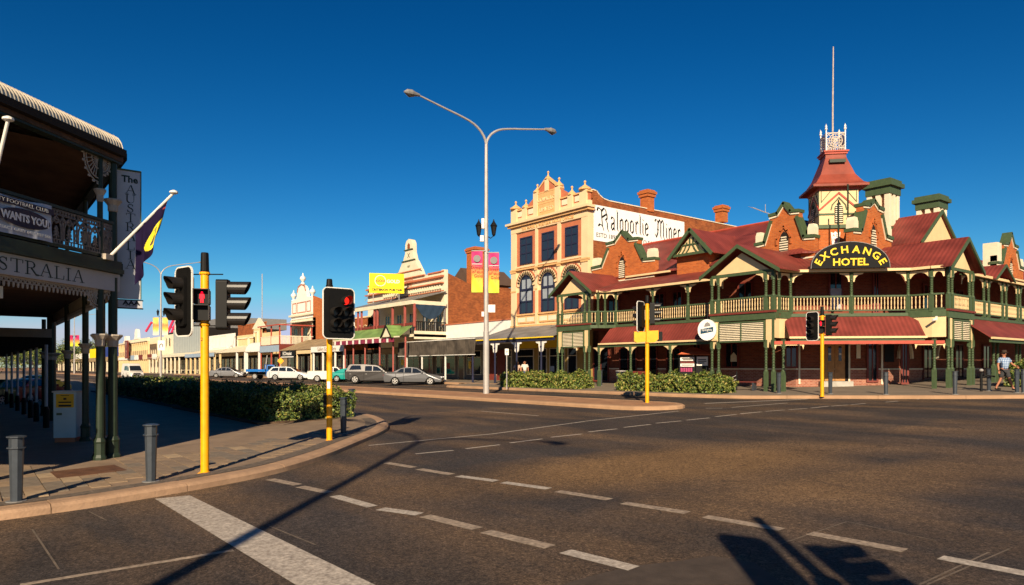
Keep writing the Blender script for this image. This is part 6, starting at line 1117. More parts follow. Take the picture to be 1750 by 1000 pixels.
# flags
def flag(s, label, tip_px, draped=True):
    b = Vector(P(AF, s, -.12, 3.83)); D_ = depth(b.x, b.y) - .45; tx, ty = at(tip_px[0], D_); tip = Vector((tx, ty, CZ + (HZ - tip_px[1]) / F_ * D_))
    t_ = thing('flag', label, 'flag', tuple(b)); k = MB(); k.tube([b, tip], [.034, .027], 10); k.lathe([(.05, 0), (.085, .02), (.085, .05), (.03, .08)], tuple(tip - Vector((0, 0, .02))), 12); k.build('flag_pole', M['white'], t_)
    k = MB(AF); k.box(s - .22, s + .03, -.17, -.05, 3.72, 3.84); k.build('pole_socket', M['lacew'], t_); return t_, b, tip
t_, b, tip = flag(-.28, 'dark purple flag with yellow disc and black swan hanging from an angled white pole', (297, 330))
ax = (tip - b); n, mm = 66, 78; V = []
for j in range(mm + 1):
    v = j / mm
    for i in range(n + 1):
        u = i / n; f0 = .93 - .55 * u; base = b + ax * f0; L_ = (1.14 - .35 * (1 - u)) * (1.0 if u > .25 else .75 + u)
        p = base + Vector((0, 0, -L_ * v)); pinch = (1 - v) ** 2 * .6 + .02; conv = b + ax * .46 + Vector((0, 0, -L_ * v)); p = p.lerp(Vector((conv.x, conv.y, p.z)), .35 * v ** .8)
        fold = .075 * math.sin(u * 15 + v * 2.2) * (.25 + .75 * v); p += Vector((fold * AX[0] + .03 * math.sin(u * 9) * RT[0], fold * AX[1] + .03 * math.sin(u * 9) * RT[1], 0)); V.append(tuple(p))
k = MB(); k.add(V, [(j * (n + 1) + i, j * (n + 1) + i + 1, (j + 1) * (n + 1) + i + 1, (j + 1) * (n + 1) + i) for j in range(mm) for i in range(n)]); cl = k.build('flag_cloth', mat('purple flag cloth', (.014, .009, .032), .95, var=.15, vs=4, spec=.05), t_, fix=False, smooth=True)
cl.data.materials.append(mat('flag yellow', (.85, .68, .03), .7)); cl.data.materials.append(mat('flag swan black', (.06, .045, .06), .8)); cl.data.materials.append(mat('flag red', (.3, .03, .02), .8))
for p in cl.data.polygons:
    i, j = p.index % n, p.index // n; du, dv_ = (i / 3 - 6.5) / 6.2, (j / 3 - 16.5) / 5.4
    if du * du + dv_ * dv_ < 1: p.material_index = 1
    i3, j3 = i / 3, j / 3
    if ((i3 - 7.5) / 2.4) ** 2 + ((j3 - 18) / 1.5) ** 2 < 1 or (4.6 < i3 < 5.6 and 13.5 < j3 < 18) or (4.6 < i3 < 7 and 13.2 < j3 < 14): p.material_index = 2
    if j3 < 6 and i3 < 4 and (int(i3) + int(j3)) % 3 == 0: p.material_index = 3
flag(sA(-40), 'angled white flag pole at the left edge of the balcony, its flag out of view', (14, 205))
# neighbouring verandah with white posts
NV = thing('shop_verandah', 'low dark verandah with slim white posts on black bases beyond the corner hotel', 'verandah', (-39, 1.9, -.6))
for px, py in ((79, 731), (62, 720), (52, 714), (41, 708), (30, 702), (20, 697), (11, 691)):
    x, y = G(px, py, .15); z_ = zr(y) + .13; k = MB(); k.lathe([(.05, .72), (.05, 2.75)], (x, y, z_), 8); o = k.build('verandah_post', mat('grey white post', (.5, .49, .52), .6), NV); k = MB(); k.lathe([(.09, 0), (.09, .62), (.06, .72)], (x, y, z_), 8); k.build('post_base', M['black'], o)
bx('canopy', M['dark'], NV, -62, -29.5, -1.2, 2.35, 2.15, 2.55); bx('canopy_fascia', mat('dim tan fascia', (.3, .24, .2), .8), NV, -29.45, -29.35, -2.5, 2.4, 2.45, 2.75)
bx('building_wall', M['darkr'], NV, -95, -34, -14, -1.3, -.7, 8.6)  # unseen neighbour building, raised and lengthened to throw shade on the hedge
# ---------------------------------------------------------------- traffic signals
def face(o, n):   # frame for something facing direction n
    n = Vector((n[0], n[1])).normalized(); return frame(o, (-n.y, n.x))
def dirn(a, b): return (RT[0] * a - AX[0] * b, RT[1] * a - AX[1] * b)      # a to the photo's right, b towards the viewer
REDL = mat('lit red lens', (.5, .0, .0), .4, var=0, emit=((1, .02, .01), 1.1)); LENS = mat('unlit lens', (.03, .028, .025), .25, spec=.6)
VIS = mat('visor black', (.016, .013, .011), .4, var=.15, vs=12, spec=.4)
def visor(fr, c, z, r, L, par):
    k = MB(fr); V = []; n = 16; A = [R_((-55 + 290 * i / n) if L < .35 else (-88 + 356 * i / n)) for i in range(n + 1)]
    for i, a in enumerate(A):
        l = L * (.6 + .4 * max(0, math.sin(a)) + .1 * (1 - abs(math.sin(a)))) if L < .35 else L * (.86 + .14 * math.sin(a)); 
        for rr, yy in ((r, 0), (r * 1.02, -l), (r * .96, -l), (r * .94, 0)): V.append((c + rr * math.cos(a), yy, z + rr * math.sin(a)))
    k.add(V, [(i * 4 + j, i * 4 + (j + 1) % 4, i * 4 + 4 + (j + 1) % 4, i * 4 + 4 + j) for i in range(n) for j in range(4)] + [(3, 2, 1, 0), (4 * n, 4 * n + 1, 4 * n + 2, 4 * n + 3)]); return k.build('visor', VIS, par, smooth=False)
def disc(fr, c, z, r, y, m, par, name='lens'):
    k = MB(fr); k.slab([(c + r * math.cos(R_(t)), z + r * math.sin(R_(t))) for t in range(0, 360, 20)][::-1], y, y + .01); return k.build(name, m, par)
def rrect(x0, x1, z0, z1, r, n=5):
    p = []
    for cx, cz, a0 in ((x1 - r, z1 - r, 0), (x0 + r, z1 - r, 90), (x0 + r, z0 + r, 180), (x1 - r, z0 + r, 270)):
        p += [(cx + r * math.cos(R_(a0 + 90 * i / n)), cz + r * math.sin(R_(a0 + 90 * i / n))) for i in range(n + 1)]
    return p
def sighead(par, pos, n, zt, cols=1, board=True, lit=None, five=False, off=0., r=.105, back=.0, vl=.3):
    fr = face((pos[0], pos[1], 0), n); w = .29 * cols; sp = .29
    hs_ = MB(fr); hs_.slab(rrect(off - w / 2 + .02, off + w / 2 - .02, zt - .98, zt - .05, .05)[::-1], -.1, .1); h = hs_.build('signal_housing', M['black'], par)
    if board:
        k = MB(fr); bw = w / 2 + (.14 if not five else .13); k.slab(rrect(off - bw, off + bw, zt - 1.16, zt + .12, .12)[::-1], -.035, -.02); k.build('target_board', M['black'], par)
        k = MB(fr); k.rib(rrect(off - bw, off + bw, zt - 1.16, zt + .12, .12), .024, -.045, -.015, True); k.build('board_edge', M['white'], par)
    spots = [(0, i) for i in range(3)] if not five else [(1, 0), (0, 1), (1, 1), (0, 2), (1, 2)]
    for cidx, i in spots:
        c = off + ((cidx - .5) * .29 if five else 0); z = zt - .2 - i * sp
        visor(fr @ Matrix.Translation((0, -.1, 0)), c, z, .118, vl, par); disc(fr, c, z, .1, -.112, RED_ if False else (REDL if lit == (cidx, i) or (lit is True and i == 0) else LENS), par)
    return fr
def finial(par, x, y, z0, z1, r=.085): k = MB(); k.lathe([(r, z0), (r * 1.02, z0 + .06), (r * .9, z0 + .07), (r * .8, z1 - .02), (r * .7, z1)], (x, y, 0), 14); k.build('pole_cap', M['black'], par)
def pole(par, x, y, z0, z1, r=.07, name='pole'):
    k = MB(); k.lathe([(r, z0), (r, z1)], (x, y, 0), 18); k.build(name, M['yellow'], par, smooth=False); k = MB(); k.lathe([(r + .02, z0), (r + .02, z0 + .03)], (x, y, 0), 18); k.build('base_ring', M['yellow'], par)
def clampr(par, x, y, z, r=.085): k = MB(); k.lathe([(r, z), (r, z + .05), (r * 1.12, z + .02), (r, z + .0)], (x, y, 0), 12); k.build('pole_clamp', M['yellow'], par)
def pedhead(par, pos, n, zt, lit=True, off=0):
    fr = face((pos[0], pos[1], 0), n)
    for i in range(2):
        z1 = zt - i * .29; k = MB(fr); k.slab(rrect(off - .13, off + .13, z1 - .27, z1, .02)[::-1], -.05, .12); k.build('pedestrian_lantern', M['black'], par)
        k = MB(fr)
        for a, b in (((off - .13, z1), (off + .13, z1)), ((off - .13, z1 - .26), (off - .13, z1)), ((off + .13, z1 - .26), (off + .13, z1))): k.slab([(min(a[0], b[0]) - .006, min(a[1], b[1]) - .006), (max(a[0], b[0]) + .006, min(a[1], b[1]) - .006), (max(a[0], b[0]) + .006, max(a[1], b[1]) + .006), (min(a[0], b[0]) - .006, max(a[1], b[1]) + .006)][::-1], -.2, -.05)
        k.build('lantern_hood', VIS, par)
    if lit:
        z = zt - .14; k = MB(fr); k.slab([(off + .018 * math.cos(R_(t)), z + .085 + .02 * math.sin(R_(t))) for t in range(0, 360, 40)][::-1], -.06, -.052)
        k.slab([(off - .035, z + .06), (off + .035, z + .06), (off + .045, z - .02), (off + .03, z - .02), (off + .025, z + .03), (off + .028, z - .1), (off + .008, z - .1), (off, z - .03), (off - .008, z - .1), (off - .028, z - .1), (off - .025, z + .03), (off - .03, z - .02), (off - .045, z - .02)][::-1], -.06, -.052); k.build('red_man', RED_MAN, par)
RED_MAN = mat('lit red man', (.5, 0, 0), .5, var=0, emit=((1, .0, .02), 1.6))
def zat(py, D): return CZ + (HZ - py) / F_ * D
# near left pole
x, y = G(350, 807, .15); D = depth(x, y); S1 = thing('traffic_signal', 'tall yellow signal pole with red man and two black heads by the near kerb', 'traffic light', (x, y, zr(y) + .14), 'traffic signals')
pole(S1, x, y, zr(y) + .13, zat(470, D), .074); finial(S1, x, y, zat(470, D), zat(432, D)); k = MB(); k.lathe([(.15, zr(y) + .13), (.15, zr(y) + .15)], (x, y, 0), 4, R_(20)); k.build('base_plate', M['yellow'], S1); clampr(S1, x, y, zat(470, D), .09); clampr(S1, x, y, zat(557, D), .09)
lx = (x - RT[0] * .36, y - RT[1] * .36); rx = (x + RT[0] * .34, y + RT[1] * .34)
sighead(S1, lx, dirn(-.58, .8), zat(466, D) - .02); sighead(S1, rx, dirn(.98, -.1), zat(470, D) - .04, board=False, vl=.4); pedhead(S1, (x + RT[0] * .02 - AX[0] * .15, y + RT[1] * .02 - AX[1] * .15), dirn(.28, 1), zat(497, D))
for zz_ in (469, 557): k = MB(); k.tube([(*lx, zat(zz_, D)), (*rx, zat(zz_, D))], .012, 6); k.build('support_bracket', M['black'], S1)
k = MB(); k.tube([(lx[0] + .12 * RT[0], lx[1] + .12 * RT[1], zat(497, D)), (lx[0] + .18 * RT[0], lx[1] + .18 * RT[1], zat(503, D)), (x - .08 * RT[0], y - .08 * RT[1], zat(499, D))], .012, 6); k.build('cable', M['black'], S1)
k = MB(face((x, y), dirn(0, 1))); k.box(-.22, -.1, -.06, .06, zat(551, D), zat(527, D)); k.build('control_box', M['black'], S1)
text('2', .09, face((x, y), dirn(-.3, 1)), -.0, zat(583, D), M['ink'], S1, y=-.078, ext=.001)
# the pole on the corner nose
x, y = G(563, 752, .15); D = depth(x, y); S2 = thing('traffic_signal', 'yellow signal pole with five lamp white edged board showing red, near the kerb corner', 'traffic light', (x, y, zr(y) + .14), 'traffic signals')
pole(S2, x, y, zr(y) + .13, zat(490, D), .073); finial(S2, x, y, zat(492, D), zat(477, D), .09); q = (x + .26 * RT[0] - .14 * AX[0], y + .26 * RT[1] - .14 * AX[1])
sighead(S2, q, dirn(.62, .8), zat(493, D) - .13, cols=2, five=True, lit=(1, 0)); k = MB(face((x, y), dirn(-1, .2))); k.slab(rrect(-.05, .05, zat(696, D), zat(672, D), .03)[::-1], -.15, -.07); k.build('push_button_box', M['black'], S2)
k = MB(face((x, y), dirn(0, 1))); k.box(-.04, .04, -.08, -.074, zat(664, D), zat(652, D)); k.build('walk_label', M['white'], S2)
# median pole
x, y = G(1106, 688, .15); D = depth(x, y); S3 = thing('traffic_signal', 'yellow signal pole with yellow box on the median nose in front of the hotel hedge', 'traffic light', (x, y, zr(y) + .14), 'traffic signals')
pole(S3, x, y, zr(y) + .1, zat(518, D), .08); finial(S3, x, y, zat(519, D), zat(505, D), .09)
sighead(S3, (x - .25 * RT[0], y - .25 * RT[1]), dirn(-.75, -.65), zat(520, D)); sighead(S3, (x + .22 * RT[0], y + .22 * RT[1]), dirn(.98, .2), zat(515, D), board=False)
f_ = face((x, y), dirn(0, 1)); k = MB(f_); k.slab([(-.56, zat(583, D)), (-.56, zat(567, D)), (-.08, zat(567, D)), (-.08, zat(584, D)), (-.45, zat(586, D))], -.1, .12); k.build('yellow_box', M['yellow'], S3); k = MB(f_); k.slab([(-.06, zat(566, D)), (.44, zat(565, D)), (.44, zat(580, D)), (.3, zat(585, D)), (-.06, zat(586, D))], -.16, .1); k.build('yellow_box', M['yellow'], S3)
k = MB(f_); k.box(.45, .62, -.1, .12, zat(583, D), zat(567, D)); k.build('lantern_hood', M['black'], S3)
# far corner pole
x, y = G(1405, 676, .15); D = depth(x, y); S4 = thing('traffic_signal', 'yellow signal pole with red pedestrian lamp at the kerb before the hotel door', 'traffic light', (x, y, zr(y) + .14), 'traffic signals')
pole(S4, x, y, zr(y) + .1, zat(537, D), .08); finial(S4, x, y, zat(539, D), zat(524, D), .09); sighead(S4, (x - .42 * RT[0], y - .42 * RT[1]), dirn(-.8, .6), zat(538, D)); sighead(S4, (x + .3 * RT[0], y + .3 * RT[1]), dirn(.75, .65), zat(536, D), board=False); pedhead(S4, (x - .13 * RT[0] - AX[0] * .1, y - .13 * RT[1] - AX[1] * .1), dirn(0, 1), zat(548, D))
for zz_ in (541, 572): k = MB(); k.tube([(x - .42 * RT[0], y - .42 * RT[1], zat(zz_, D)), (x + .3 * RT[0], y + .3 * RT[1], zat(zz_, D))], .015, 6); k.build('support_bracket', M['yellow'], S4)
# pole beside the photographer, out of frame, whose shadow falls on the road
tp = Vector(G(1282, 876)); bs_ = tp - Vector((SUN_DIR.x, SUN_DIR.y)) * (5.35 / math.tan(ELEV)); x, y = bs_
S5 = thing('traffic_signal', 'signal pole beside the photographer, only its shadow in view', 'traffic light', (x, y, zr(y)), 'traffic signals'); z0 = zr(y)
pole(S5, x, y, z0, z0 + 4.95, .075); finial(S5, x, y, z0 + 4.95, z0 + 5.4); sd_ = Vector((-SUN_DIR.x, -SUN_DIR.y)); pr = Vector((-sd_.y, sd_.x))
sighead(S5, (x - pr.x * .42, y - pr.y * .42), (sd_.x * .9 - pr.x * .45, sd_.y * .9 - pr.y * .45), z0 + 4.8); pedhead(S5, (x, y), (sd_.x, sd_.y), z0 + 4.1, lit=False); sighead(S5, (x + pr.x * .3, y + pr.y * .3), (pr.x * .85 - sd_.x * .3, pr.y * .85 - sd_.y * .3), z0 + 4.75, board=False, vl=.4); sighead(S5, (x + pr.x * .4, y + pr.y * .4), (sd_.x * .8 + pr.x * .5, sd_.y * .8 + pr.y * .5), z0 + 3.55)
sighead(S5, (x - pr.x * .3, y - pr.y * .3), (-pr.x * .6 - sd_.x * .8, -pr.y * .6 - sd_.y * .8), z0 + 3.8)
# ---------------------------------------------------------------- street lamps
def street_lamp(x, y, label, h=13.9, ang=R_(-90), arms=4.3, group='double armed street lamps', banners=0, low=1.0, extras=True, rise=1.8):
    t = thing('street_lamp', label, 'street lamp', (x, y, zr(y) + .1), group, rot=0.); z0 = zr(y) + .1; H = h - z0; st = M['steel']
    k = MB(); k.lathe([(.17, 0), (.165, 3.5), (.14, 3.55), (.12, 7), (.09, H)], n=12); k.build('pole', st, t, loc=(0, 0, 0))
    for g in (1, -1):
        dx, dy = math.cos(ang) * g, math.sin(ang) * g; P_ = []
        P_ = [(dx * arms * f_, dy * arms * f_, H + rise * g_) for f_, g_ in ((0, 0), (.012, .12), (.04, .25), (.08, .37), (.13, .47), (.19, .555), (.26, .62), (.34, .67), (.45, .73), (.58, .79), (.72, .86), (.86, .93), (1, 1))]
        k = MB(); k.tube(P_, [.075 - .03 * i / 12 for i in range(13)], 8); k.build('arm', st, t, loc=(0, 0, 0)); e = P_[-1]
        k = MB(frame((e[0], e[1], e[2]), (dx, dy))); k.tube([(-.1, 0, 0), (.18, 0, 0), (.35, 0, .01), (.62, 0, .0), (.8, 0, -.03)], [.07, .12, .17, .15, .05], 10); o = k.build('lamp_head', M['lead'], t, loc=(0, 0, 0)); k = MB(frame((e[0], e[1], e[2]), (dx, dy))); k.tube([(.25, 0, -.06), (.5, 0, -.12), (.72, 0, -.06)], [.1, .13, .06], 8); k.build('lamp_bowl', LENS, o, loc=(0, 0, 0))
    if extras:
        zl = 9.1 - z0 if banners else 9.0
        for g in (1, -1):
            dx, dy = RT[0] * g * .42, RT[1] * g * .42; k = MB(); k.tube([(0, 0, zl - .3), (dx * .6, dy * .6, zl - .45), (dx, dy, zl - .3)], .025, 6); k.lathe([(.03, -.35), (.1, -.25), (.17, .2), (.21, .24), (.05, .5), (.02, .62)], (dx, dy, zl), 6); k.build('lantern', M['black'], t, loc=(0, 0, 0))
    return t
def banner(t, px0, px1, pyt, pyb, D, o, cols, words=True):
    fr = frame((0, 0, 0), RT); c0, c1 = (px0 - CX) / F_ * D, (px1 - CX) / F_ * D; bx_ = o[0] * RT[0] + o[1] * RT[1]; s0, s1 = c0 - bx_, c1 - bx_; z0, z1 = zat(pyb, D) - t.location.z, zat(pyt, D) - t.location.z
    mm = bpy.data.materials.get('banner fade ' + cols) 
    if not mm:
        mm = bpy.data.materials.new('banner fade ' + cols); mm.use_nodes = True; n = mm.node_tree; b = n.nodes['Principled BSDF']; b.inputs['Roughness'].default_value = .6; tc = n.nodes.new('ShaderNodeTexCoord'); sp = n.nodes.new('ShaderNodeSeparateXYZ'); n.links.new(tc.outputs['Generated'], sp.inputs[0]); nz = n.nodes.new('ShaderNodeTexNoise'); nz.inputs['Scale'].default_value = 6; n.links.new(tc.outputs['Generated'], nz.inputs['Vector'])
        ma = n.nodes.new('ShaderNodeMath'); ma.operation = 'MULTIPLY_ADD'; n.links.new(nz.outputs['Fac'], ma.inputs[0]); ma.inputs[1].default_value = .35; n.links.new(sp.outputs[2], ma.inputs[2]); r = n.nodes.new('ShaderNodeValToRGB'); n.links.new(ma.outputs[0], r.inputs[0]); e = r.color_ramp.elements
        pal = {'a': [(.12, (.3, .55, .02)), (.3, (.75, .7, .02)), (.5, (.85, .42, .02)), (.75, (.7, .1, .03)), (.9, (.55, .0, .12))], 'b': [(.12, (.7, .62, .5)), (.35, (.75, .62, .4)), (.5, (.85, .5, .05)), (.75, (.6, .15, .03)), (.9, (.8, .5, .1))], 'c': [(.12, (.25, .4, .02)), (.3, (.75, .6, .02)), (.55, (.8, .3, .02)), (.8, (.5, .02, .05)), (.95, (.4, .0, .08))]}[cols]
        e[0].position, e[0].color = pal[0][0], (*pal[0][1], 1); e[1].position, e[1].color = pal[-1][0], (*pal[-1][1], 1)
        for p, c in pal[1:-1]: q_ = e.new(p); q_.color = (*c, 1)
        n.links.new(r.outputs[0], b.inputs['Base Color'])
    k = MB(fr); n_ = 8; V = []
    for j in range(13):
        for i in range(n_ + 1): V.append((s0 + (s1 - s0) * i / n_, -.12 + .03 * math.sin(j * .7 + i * .5), z0 + (z1 - z0) * j / 12))
    k.add(V, [(j * (n_ + 1) + i, j * (n_ + 1) + i + 1, (j + 1) * (n_ + 1) + i + 1, (j + 1) * (n_ + 1) + i) for j in range(12) for i in range(n_)]); b_ = k.build('banner', mm, t, fix=False, smooth=True, loc=(0, 0, 0))
    k = MB(fr); k.tube([(0, -.12, z1 + .02), (s1 if abs(s1) > abs(s0) else s0, -.12, z1 + .02)], .03, 6); k.build('banner_arm', M['steel'], t, loc=(0, 0, 0))
    if words:
        cm = (s0 + s1) / 2; k = MB(fr); k.slab([(cm + .2 * math.cos(R_(a)), z1 - .42 + .2 * math.sin(R_(a))) for a in range(0, 360, 20)][::-1], -.175, -.165); k.build('round_emblem', M['lead'], b_, loc=(0, 0, 0))
        for i, w_ in enumerate(('Streets', 'of our', 'Gold')): text(w_, .24, fr, cm + .03 * i, z1 - .98 - i * .24, mat('banner ink', (.16, .03, .03), .7), b_, y=-.18, ext=.001, loc=(0, 0, 0)) 
        k = MB(fr); k.box(s0 + .03, s1 - .03, -.172, -.168, z1 - .74, z1 - .71); k.build('white_rule', M['white'], b_, loc=(0, 0, 0))
x, y = G(831, 673, .13); D = depth(x, y)
L1 = street_lamp(x, y, 'tall double armed street lamp with two pink and yellow banners on the median', h=zat(247, D), arms=4.4, banners=1, rise=1.75)
o = (x, y)
banner(L1, 806, 825, 430, 500, D, o, 'a'); banner(L1, 835, 853, 433, 501, D, o, 'a')
k = MB(frame((0, 0, 0), RT)); zc_ = L1.location.z
for b_ in ((-.26, -.1, -.12, .12, zat(391, D), zat(374, D)), (-.34, -.14, -.1, .1, zat(413, D), zat(403, D)), (.06, .5, -.06, .06, zat(534, D), zat(521, D)), (-.26, -.12, -.08, .08, zat(541, D), zat(533, D))): kk = MB(frame((0, 0, 0), RT)); kk.box(b_[0], b_[1], b_[2], b_[3], b_[4] - zc_, b_[5] - zc_); kk.build('radio_unit', M['white'], L1, loc=(0, 0, 0))
x, y = oY(275, 21.4), 21.4; D = depth(x, y)
L2_ = street_lamp(x, y, 'distant double armed street lamp with orange and white banners and a sign', h=zat(470, D), arms=5.0, rise=2.2); banner(L2_, 262, 272, 543, 573, D, (x, y), 'b', False); banner(L2_, 278, 288, 543, 573, D, (x, y), 'b', False)
k = MB(frame((0, 0, 0), RT)); k.box(-.35, .65, -.2, -.16, zat(599, D) - L2_.location.z, zat(582, D) - L2_.location.z); k.build('traffic_sign', M['white'], L2_, loc=(0, 0, 0)); k = MB(frame((0, 0, 0), RT)); z_ = zat(592, D) - L2_.location.z; k.rib([(-.05, z_ - .2), (-.05, z_ + .2), (.15, z_ + .35), (.35, z_ + .2), (.35, z_ - .1)], .1, -.22, -.2); k.build('sign_arrow', M['ink'], L2_, loc=(0, 0, 0))
x, y = oY(127, 21.4), 21.4; D = depth(x, y)
L3_ = street_lamp(x, y, 'farthest street lamp with red and yellow banners seen between the dark posts', h=zat(545, D), arms=5.5, rise=1.5); banner(L3_, 118, 125, 573, 592, D, (x, y), 'c', False); banner(L3_, 129, 136, 573, 592, D, (x, y), 'c', False)
tp = Vector(G(735, 745)); hL = 12.2; bs_ = tp - Vector((SUN_DIR.x, SUN_DIR.y)) * ((hL + .5) / math.tan(ELEV)); street_lamp(bs_.x, bs_.y, 'street lamp standing behind the photographer, only its long forked shadow in view', h=zr(bs_.y) + hL, ang=R_(8), arms=4.2, rise=1.5, extras=False)
# ---------------------------------------------------------------- bollards
def bollard():
    t = thing('bollard', '', 'bollard', (0, 0, 0), 'grey tapered street bollards', rot=0.); k = MB(); k.lathe([(.078, 0), (.098, .82), (.098, .96)], n=8, ph=R_(22.5)); k.build('post', M['bollard'], t, loc=(0, 0, 0))
    k = MB(); k.lathe([(.125, .8), (.125, .82)], n=8, ph=R_(22.5)); k.build('collar', M['bollard'], t, loc=(0, 0, 0)); k = MB(); k.lathe([(.1, .96), (.13, .965), (.13, .985), (.08, .995)], n=8, ph=R_(22.5)); k.build('cap', M['bollard'], t, loc=(0, 0, 0))
    k = MB(); k.lathe([(.14, -.02), (.14, .012)], n=12); k.build('base_plate', M['lead'], t, loc=(0, 0, 0)); return t
BO = bollard(); used = False
for px, py, lb in ((28, 857, 'grey bollard at the far left of the near kerb, shadow across the paving'), (258, 823, 'grey bollard between the drain cover and the near yellow pole'), (587, 741, 'front one of the two grey bollards on the kerb corner'), (601, 712, 'rear one of the two grey bollards on the kerb corner'), (1331, 672, 'grey bollard in front of the green posts, left of the far signal pole'), (1419, 673, 'grey bollard just right of the far signal pole'), (1514, 674, 'grey bollard on the far kerb standing alone before the lit plinth'), (1632, 674, 'grey bollard before the green posts of the right hand bay'), (1738, 671, 'grey bollard the walking man rests his hand on'), (1690, 668, 'grey bollard half hidden behind the walking man'), (1749, 671, 'grey bollard at the right edge of the picture'), (1209, 669, 'grey bollard standing in the right hand far hedge'), (1027, 659, 'grey bollard beside the slatted rubbish bin')):
    x, y = G(px, py, .15); place(BO, used, (x, y, zr(y) + .15), R_(px % 40), lb); used = True
# dark bollard with chain
x, y = G(1677, 669, .15); CB = thing('chain_post', 'black metal chain post leaning a dark hoop, left of the walking man', 'chain post', (x, y, zr(y) + .15), rot=TH); k = MB(); k.tube([(0, 0, 0), (0, 0, .72), (.05, 0, .84)], .055, 8); k.tube([(.05, 0, .62), (.25, 0, .72), (.6, 0, .66)], .04, 6); k.build('post', M['blackm'], CB, loc=(0, 0, 0)); k = MB(); k.lathe([(.07, .9), (.09, .95), (.05, 1.0)], n=10); k.build('cap', M['steel'], CB, loc=(0, 0, 0))
x, y = G(1259, 667, .15); CC_ = thing('chain_post', 'slim dark post with slack chains beside the right hand far hedge', 'chain post', (x, y, zr(y) + .15), rot=TH); k = MB(); k.tube([(0, 0, 0), (0, 0, 1.0)], .035, 8); k.build('post', M['blackm'], CC_, loc=(0, 0, 0))
for g, z_ in ((-1, .8), (-1, .6)): k = MB(); k.tube([(g * 1.3 * i / 8, 0, z_ - .22 * math.sin(math.pi * i / 8) - .05 * i / 8) for i in range(9)], .015, 5); k.build('chain', M['steel'], CC_, loc=(0, 0, 0))
# ---------------------------------------------------------------- far hedges and shrubs
p0, p1 = oY(868, 29.6), oY(997, 29.6); hedge(p0, p1, 28.9, 30.4, .88, 'ragged green hedge along the far kerb in front of the newspaper building verandah', 15000, .15, [.4, .3, .18, .12], 21, 'far kerb hedges', .3, soil=False)
p0, p1 = oY(1068, 29.9), oY(1243, 29.9); hedge(p0, p1, 29.2, 30.6, .88, 'ragged green hedge along the far kerb in front of the red hotel awning', 15000, .14, [.4, .3, .18, .12], 22, 'far kerb hedges', .3, soil=False)
x, y = at(1762, 33.5); hedge(x - 1, x + .8, y - .4, y + 1.6, 1.2, 'green shrub at the right edge behind the walking man', 6000, .13, [.4, .25, .25, .1], 23, None, .3, zb=.15, soil=False)
# ---------------------------------------------------------------- pavement furniture
x, y = G(112, 756, .15); z_ = zr(y) + .15; CF_ = face((x, y), dirn(.25, 1)); SV = thing('service_cabinet', 'pale grey service cabinet with yellow notice under the corner hotel verandah', 'cabinet', (x, y, z_))
bx('cabinet_body', mat('cabinet paint', (.42, .52, .55), .5, var=.06), SV, (-.28, .24, -.01, .5, z_ + .12, z_ + 1.32), fr=CF_); bx('cabinet_plinth', M['terra'], SV, (-.26, .22, .01, .48, z_, z_ + .12), fr=CF_); bx('cabinet_lid', M['steel'], SV, (-.31, .27, -.04, .53, z_ + 1.32, z_ + 1.36), fr=CF_); bx('yellow_notice', mat('notice yellow', (.8, .42, .02), .6), SV, (-.22, .2, -.016, -.011, z_ + .92, z_ + 1.28), fr=CF_); bx('small_label', M['green'], SV, (-.21, -.08, -.016, -.011, z_ + .72, z_ + .78), fr=CF_)
for i, (w_, zz_) in enumerate((('DIAL BEFORE', 1.22), ('YOU DIG', 1.1), ('1100', .96))): pass
for z0_, w_, h_ in ((1.24, .2, .015), (1.15, .07, .05), (1.06, .3, .035), (.97, .3, .05)): bx('notice_print', M['ink'], SV, (-.01 - w_ / 2, -.01 + w_ / 2, -.02, -.017, z_ + z0_ - h_ / 2, z_ + z0_ + h_ / 2), fr=CF_)
x, y = G(1062, 660, .15); z_ = zr(y) + .15; RB = thing('rubbish_bin', 'dark grey slatted rubbish bin widening upwards beside a low bench', 'rubbish bin', (x, y, z_), rot=TH)
k = MB(); 
for i in range(14):
    a = 2 * math.pi * i / 14; k = MB(); k.tube([(.17 * math.cos(a), .17 * math.sin(a), 0), (.33 * math.cos(a), .33 * math.sin(a), .95)], .03, 4); k.build('bin_slat', M['bollard'], RB, loc=(0, 0, 0))
k = MB(); k.lathe([(.15, .02), (.29, .9)], n=12); k.build('bin_liner', M['black'], RB, loc=(0, 0, 0)); k = MB(); k.lathe([(.38, .93), (.38, .97), (.3, .99)], n=16); k.build('bin_rim', M['steel'], RB, loc=(0, 0, 0))
def bench(px, py, lab, L=1.8, back=False):
    x, y = G(px, py, .15); t = thing('bench', lab, 'bench', (x, y, zr(y) + .15), 'street benches', rot=R_(10))
    for i in range(3): k = MB(); k.box(-L / 2, L / 2, -.2 + i * .14, -.09 + i * .14, .42, .46); k.build('seat_slat', M['maroon'], t, loc=(0, 0, 0))
    for s in (-L / 2 + .2, L / 2 - .2): k = MB(); k.box(s - .05, s + .05, -.18, .18, 0, .42); k.build('leg', M['bollard'], t, loc=(0, 0, 0))
    if back:
        for i in range(3): k = MB(); k.box(-L / 2, L / 2, .24, .28, .55 + i * .13, .65 + i * .13); k.build('back_slat', M['maroon'], t, loc=(0, 0, 0))
bench(1036, 660, 'low dark red slatted bench right of the slatted rubbish bin', 2.6, True) if False else bench(1080, 659, 'low dark red slatted bench right of the slatted rubbish bin', 2.2, True); bench(1270, 667, 'low dark red bench beside the slim chain post', 1.6)
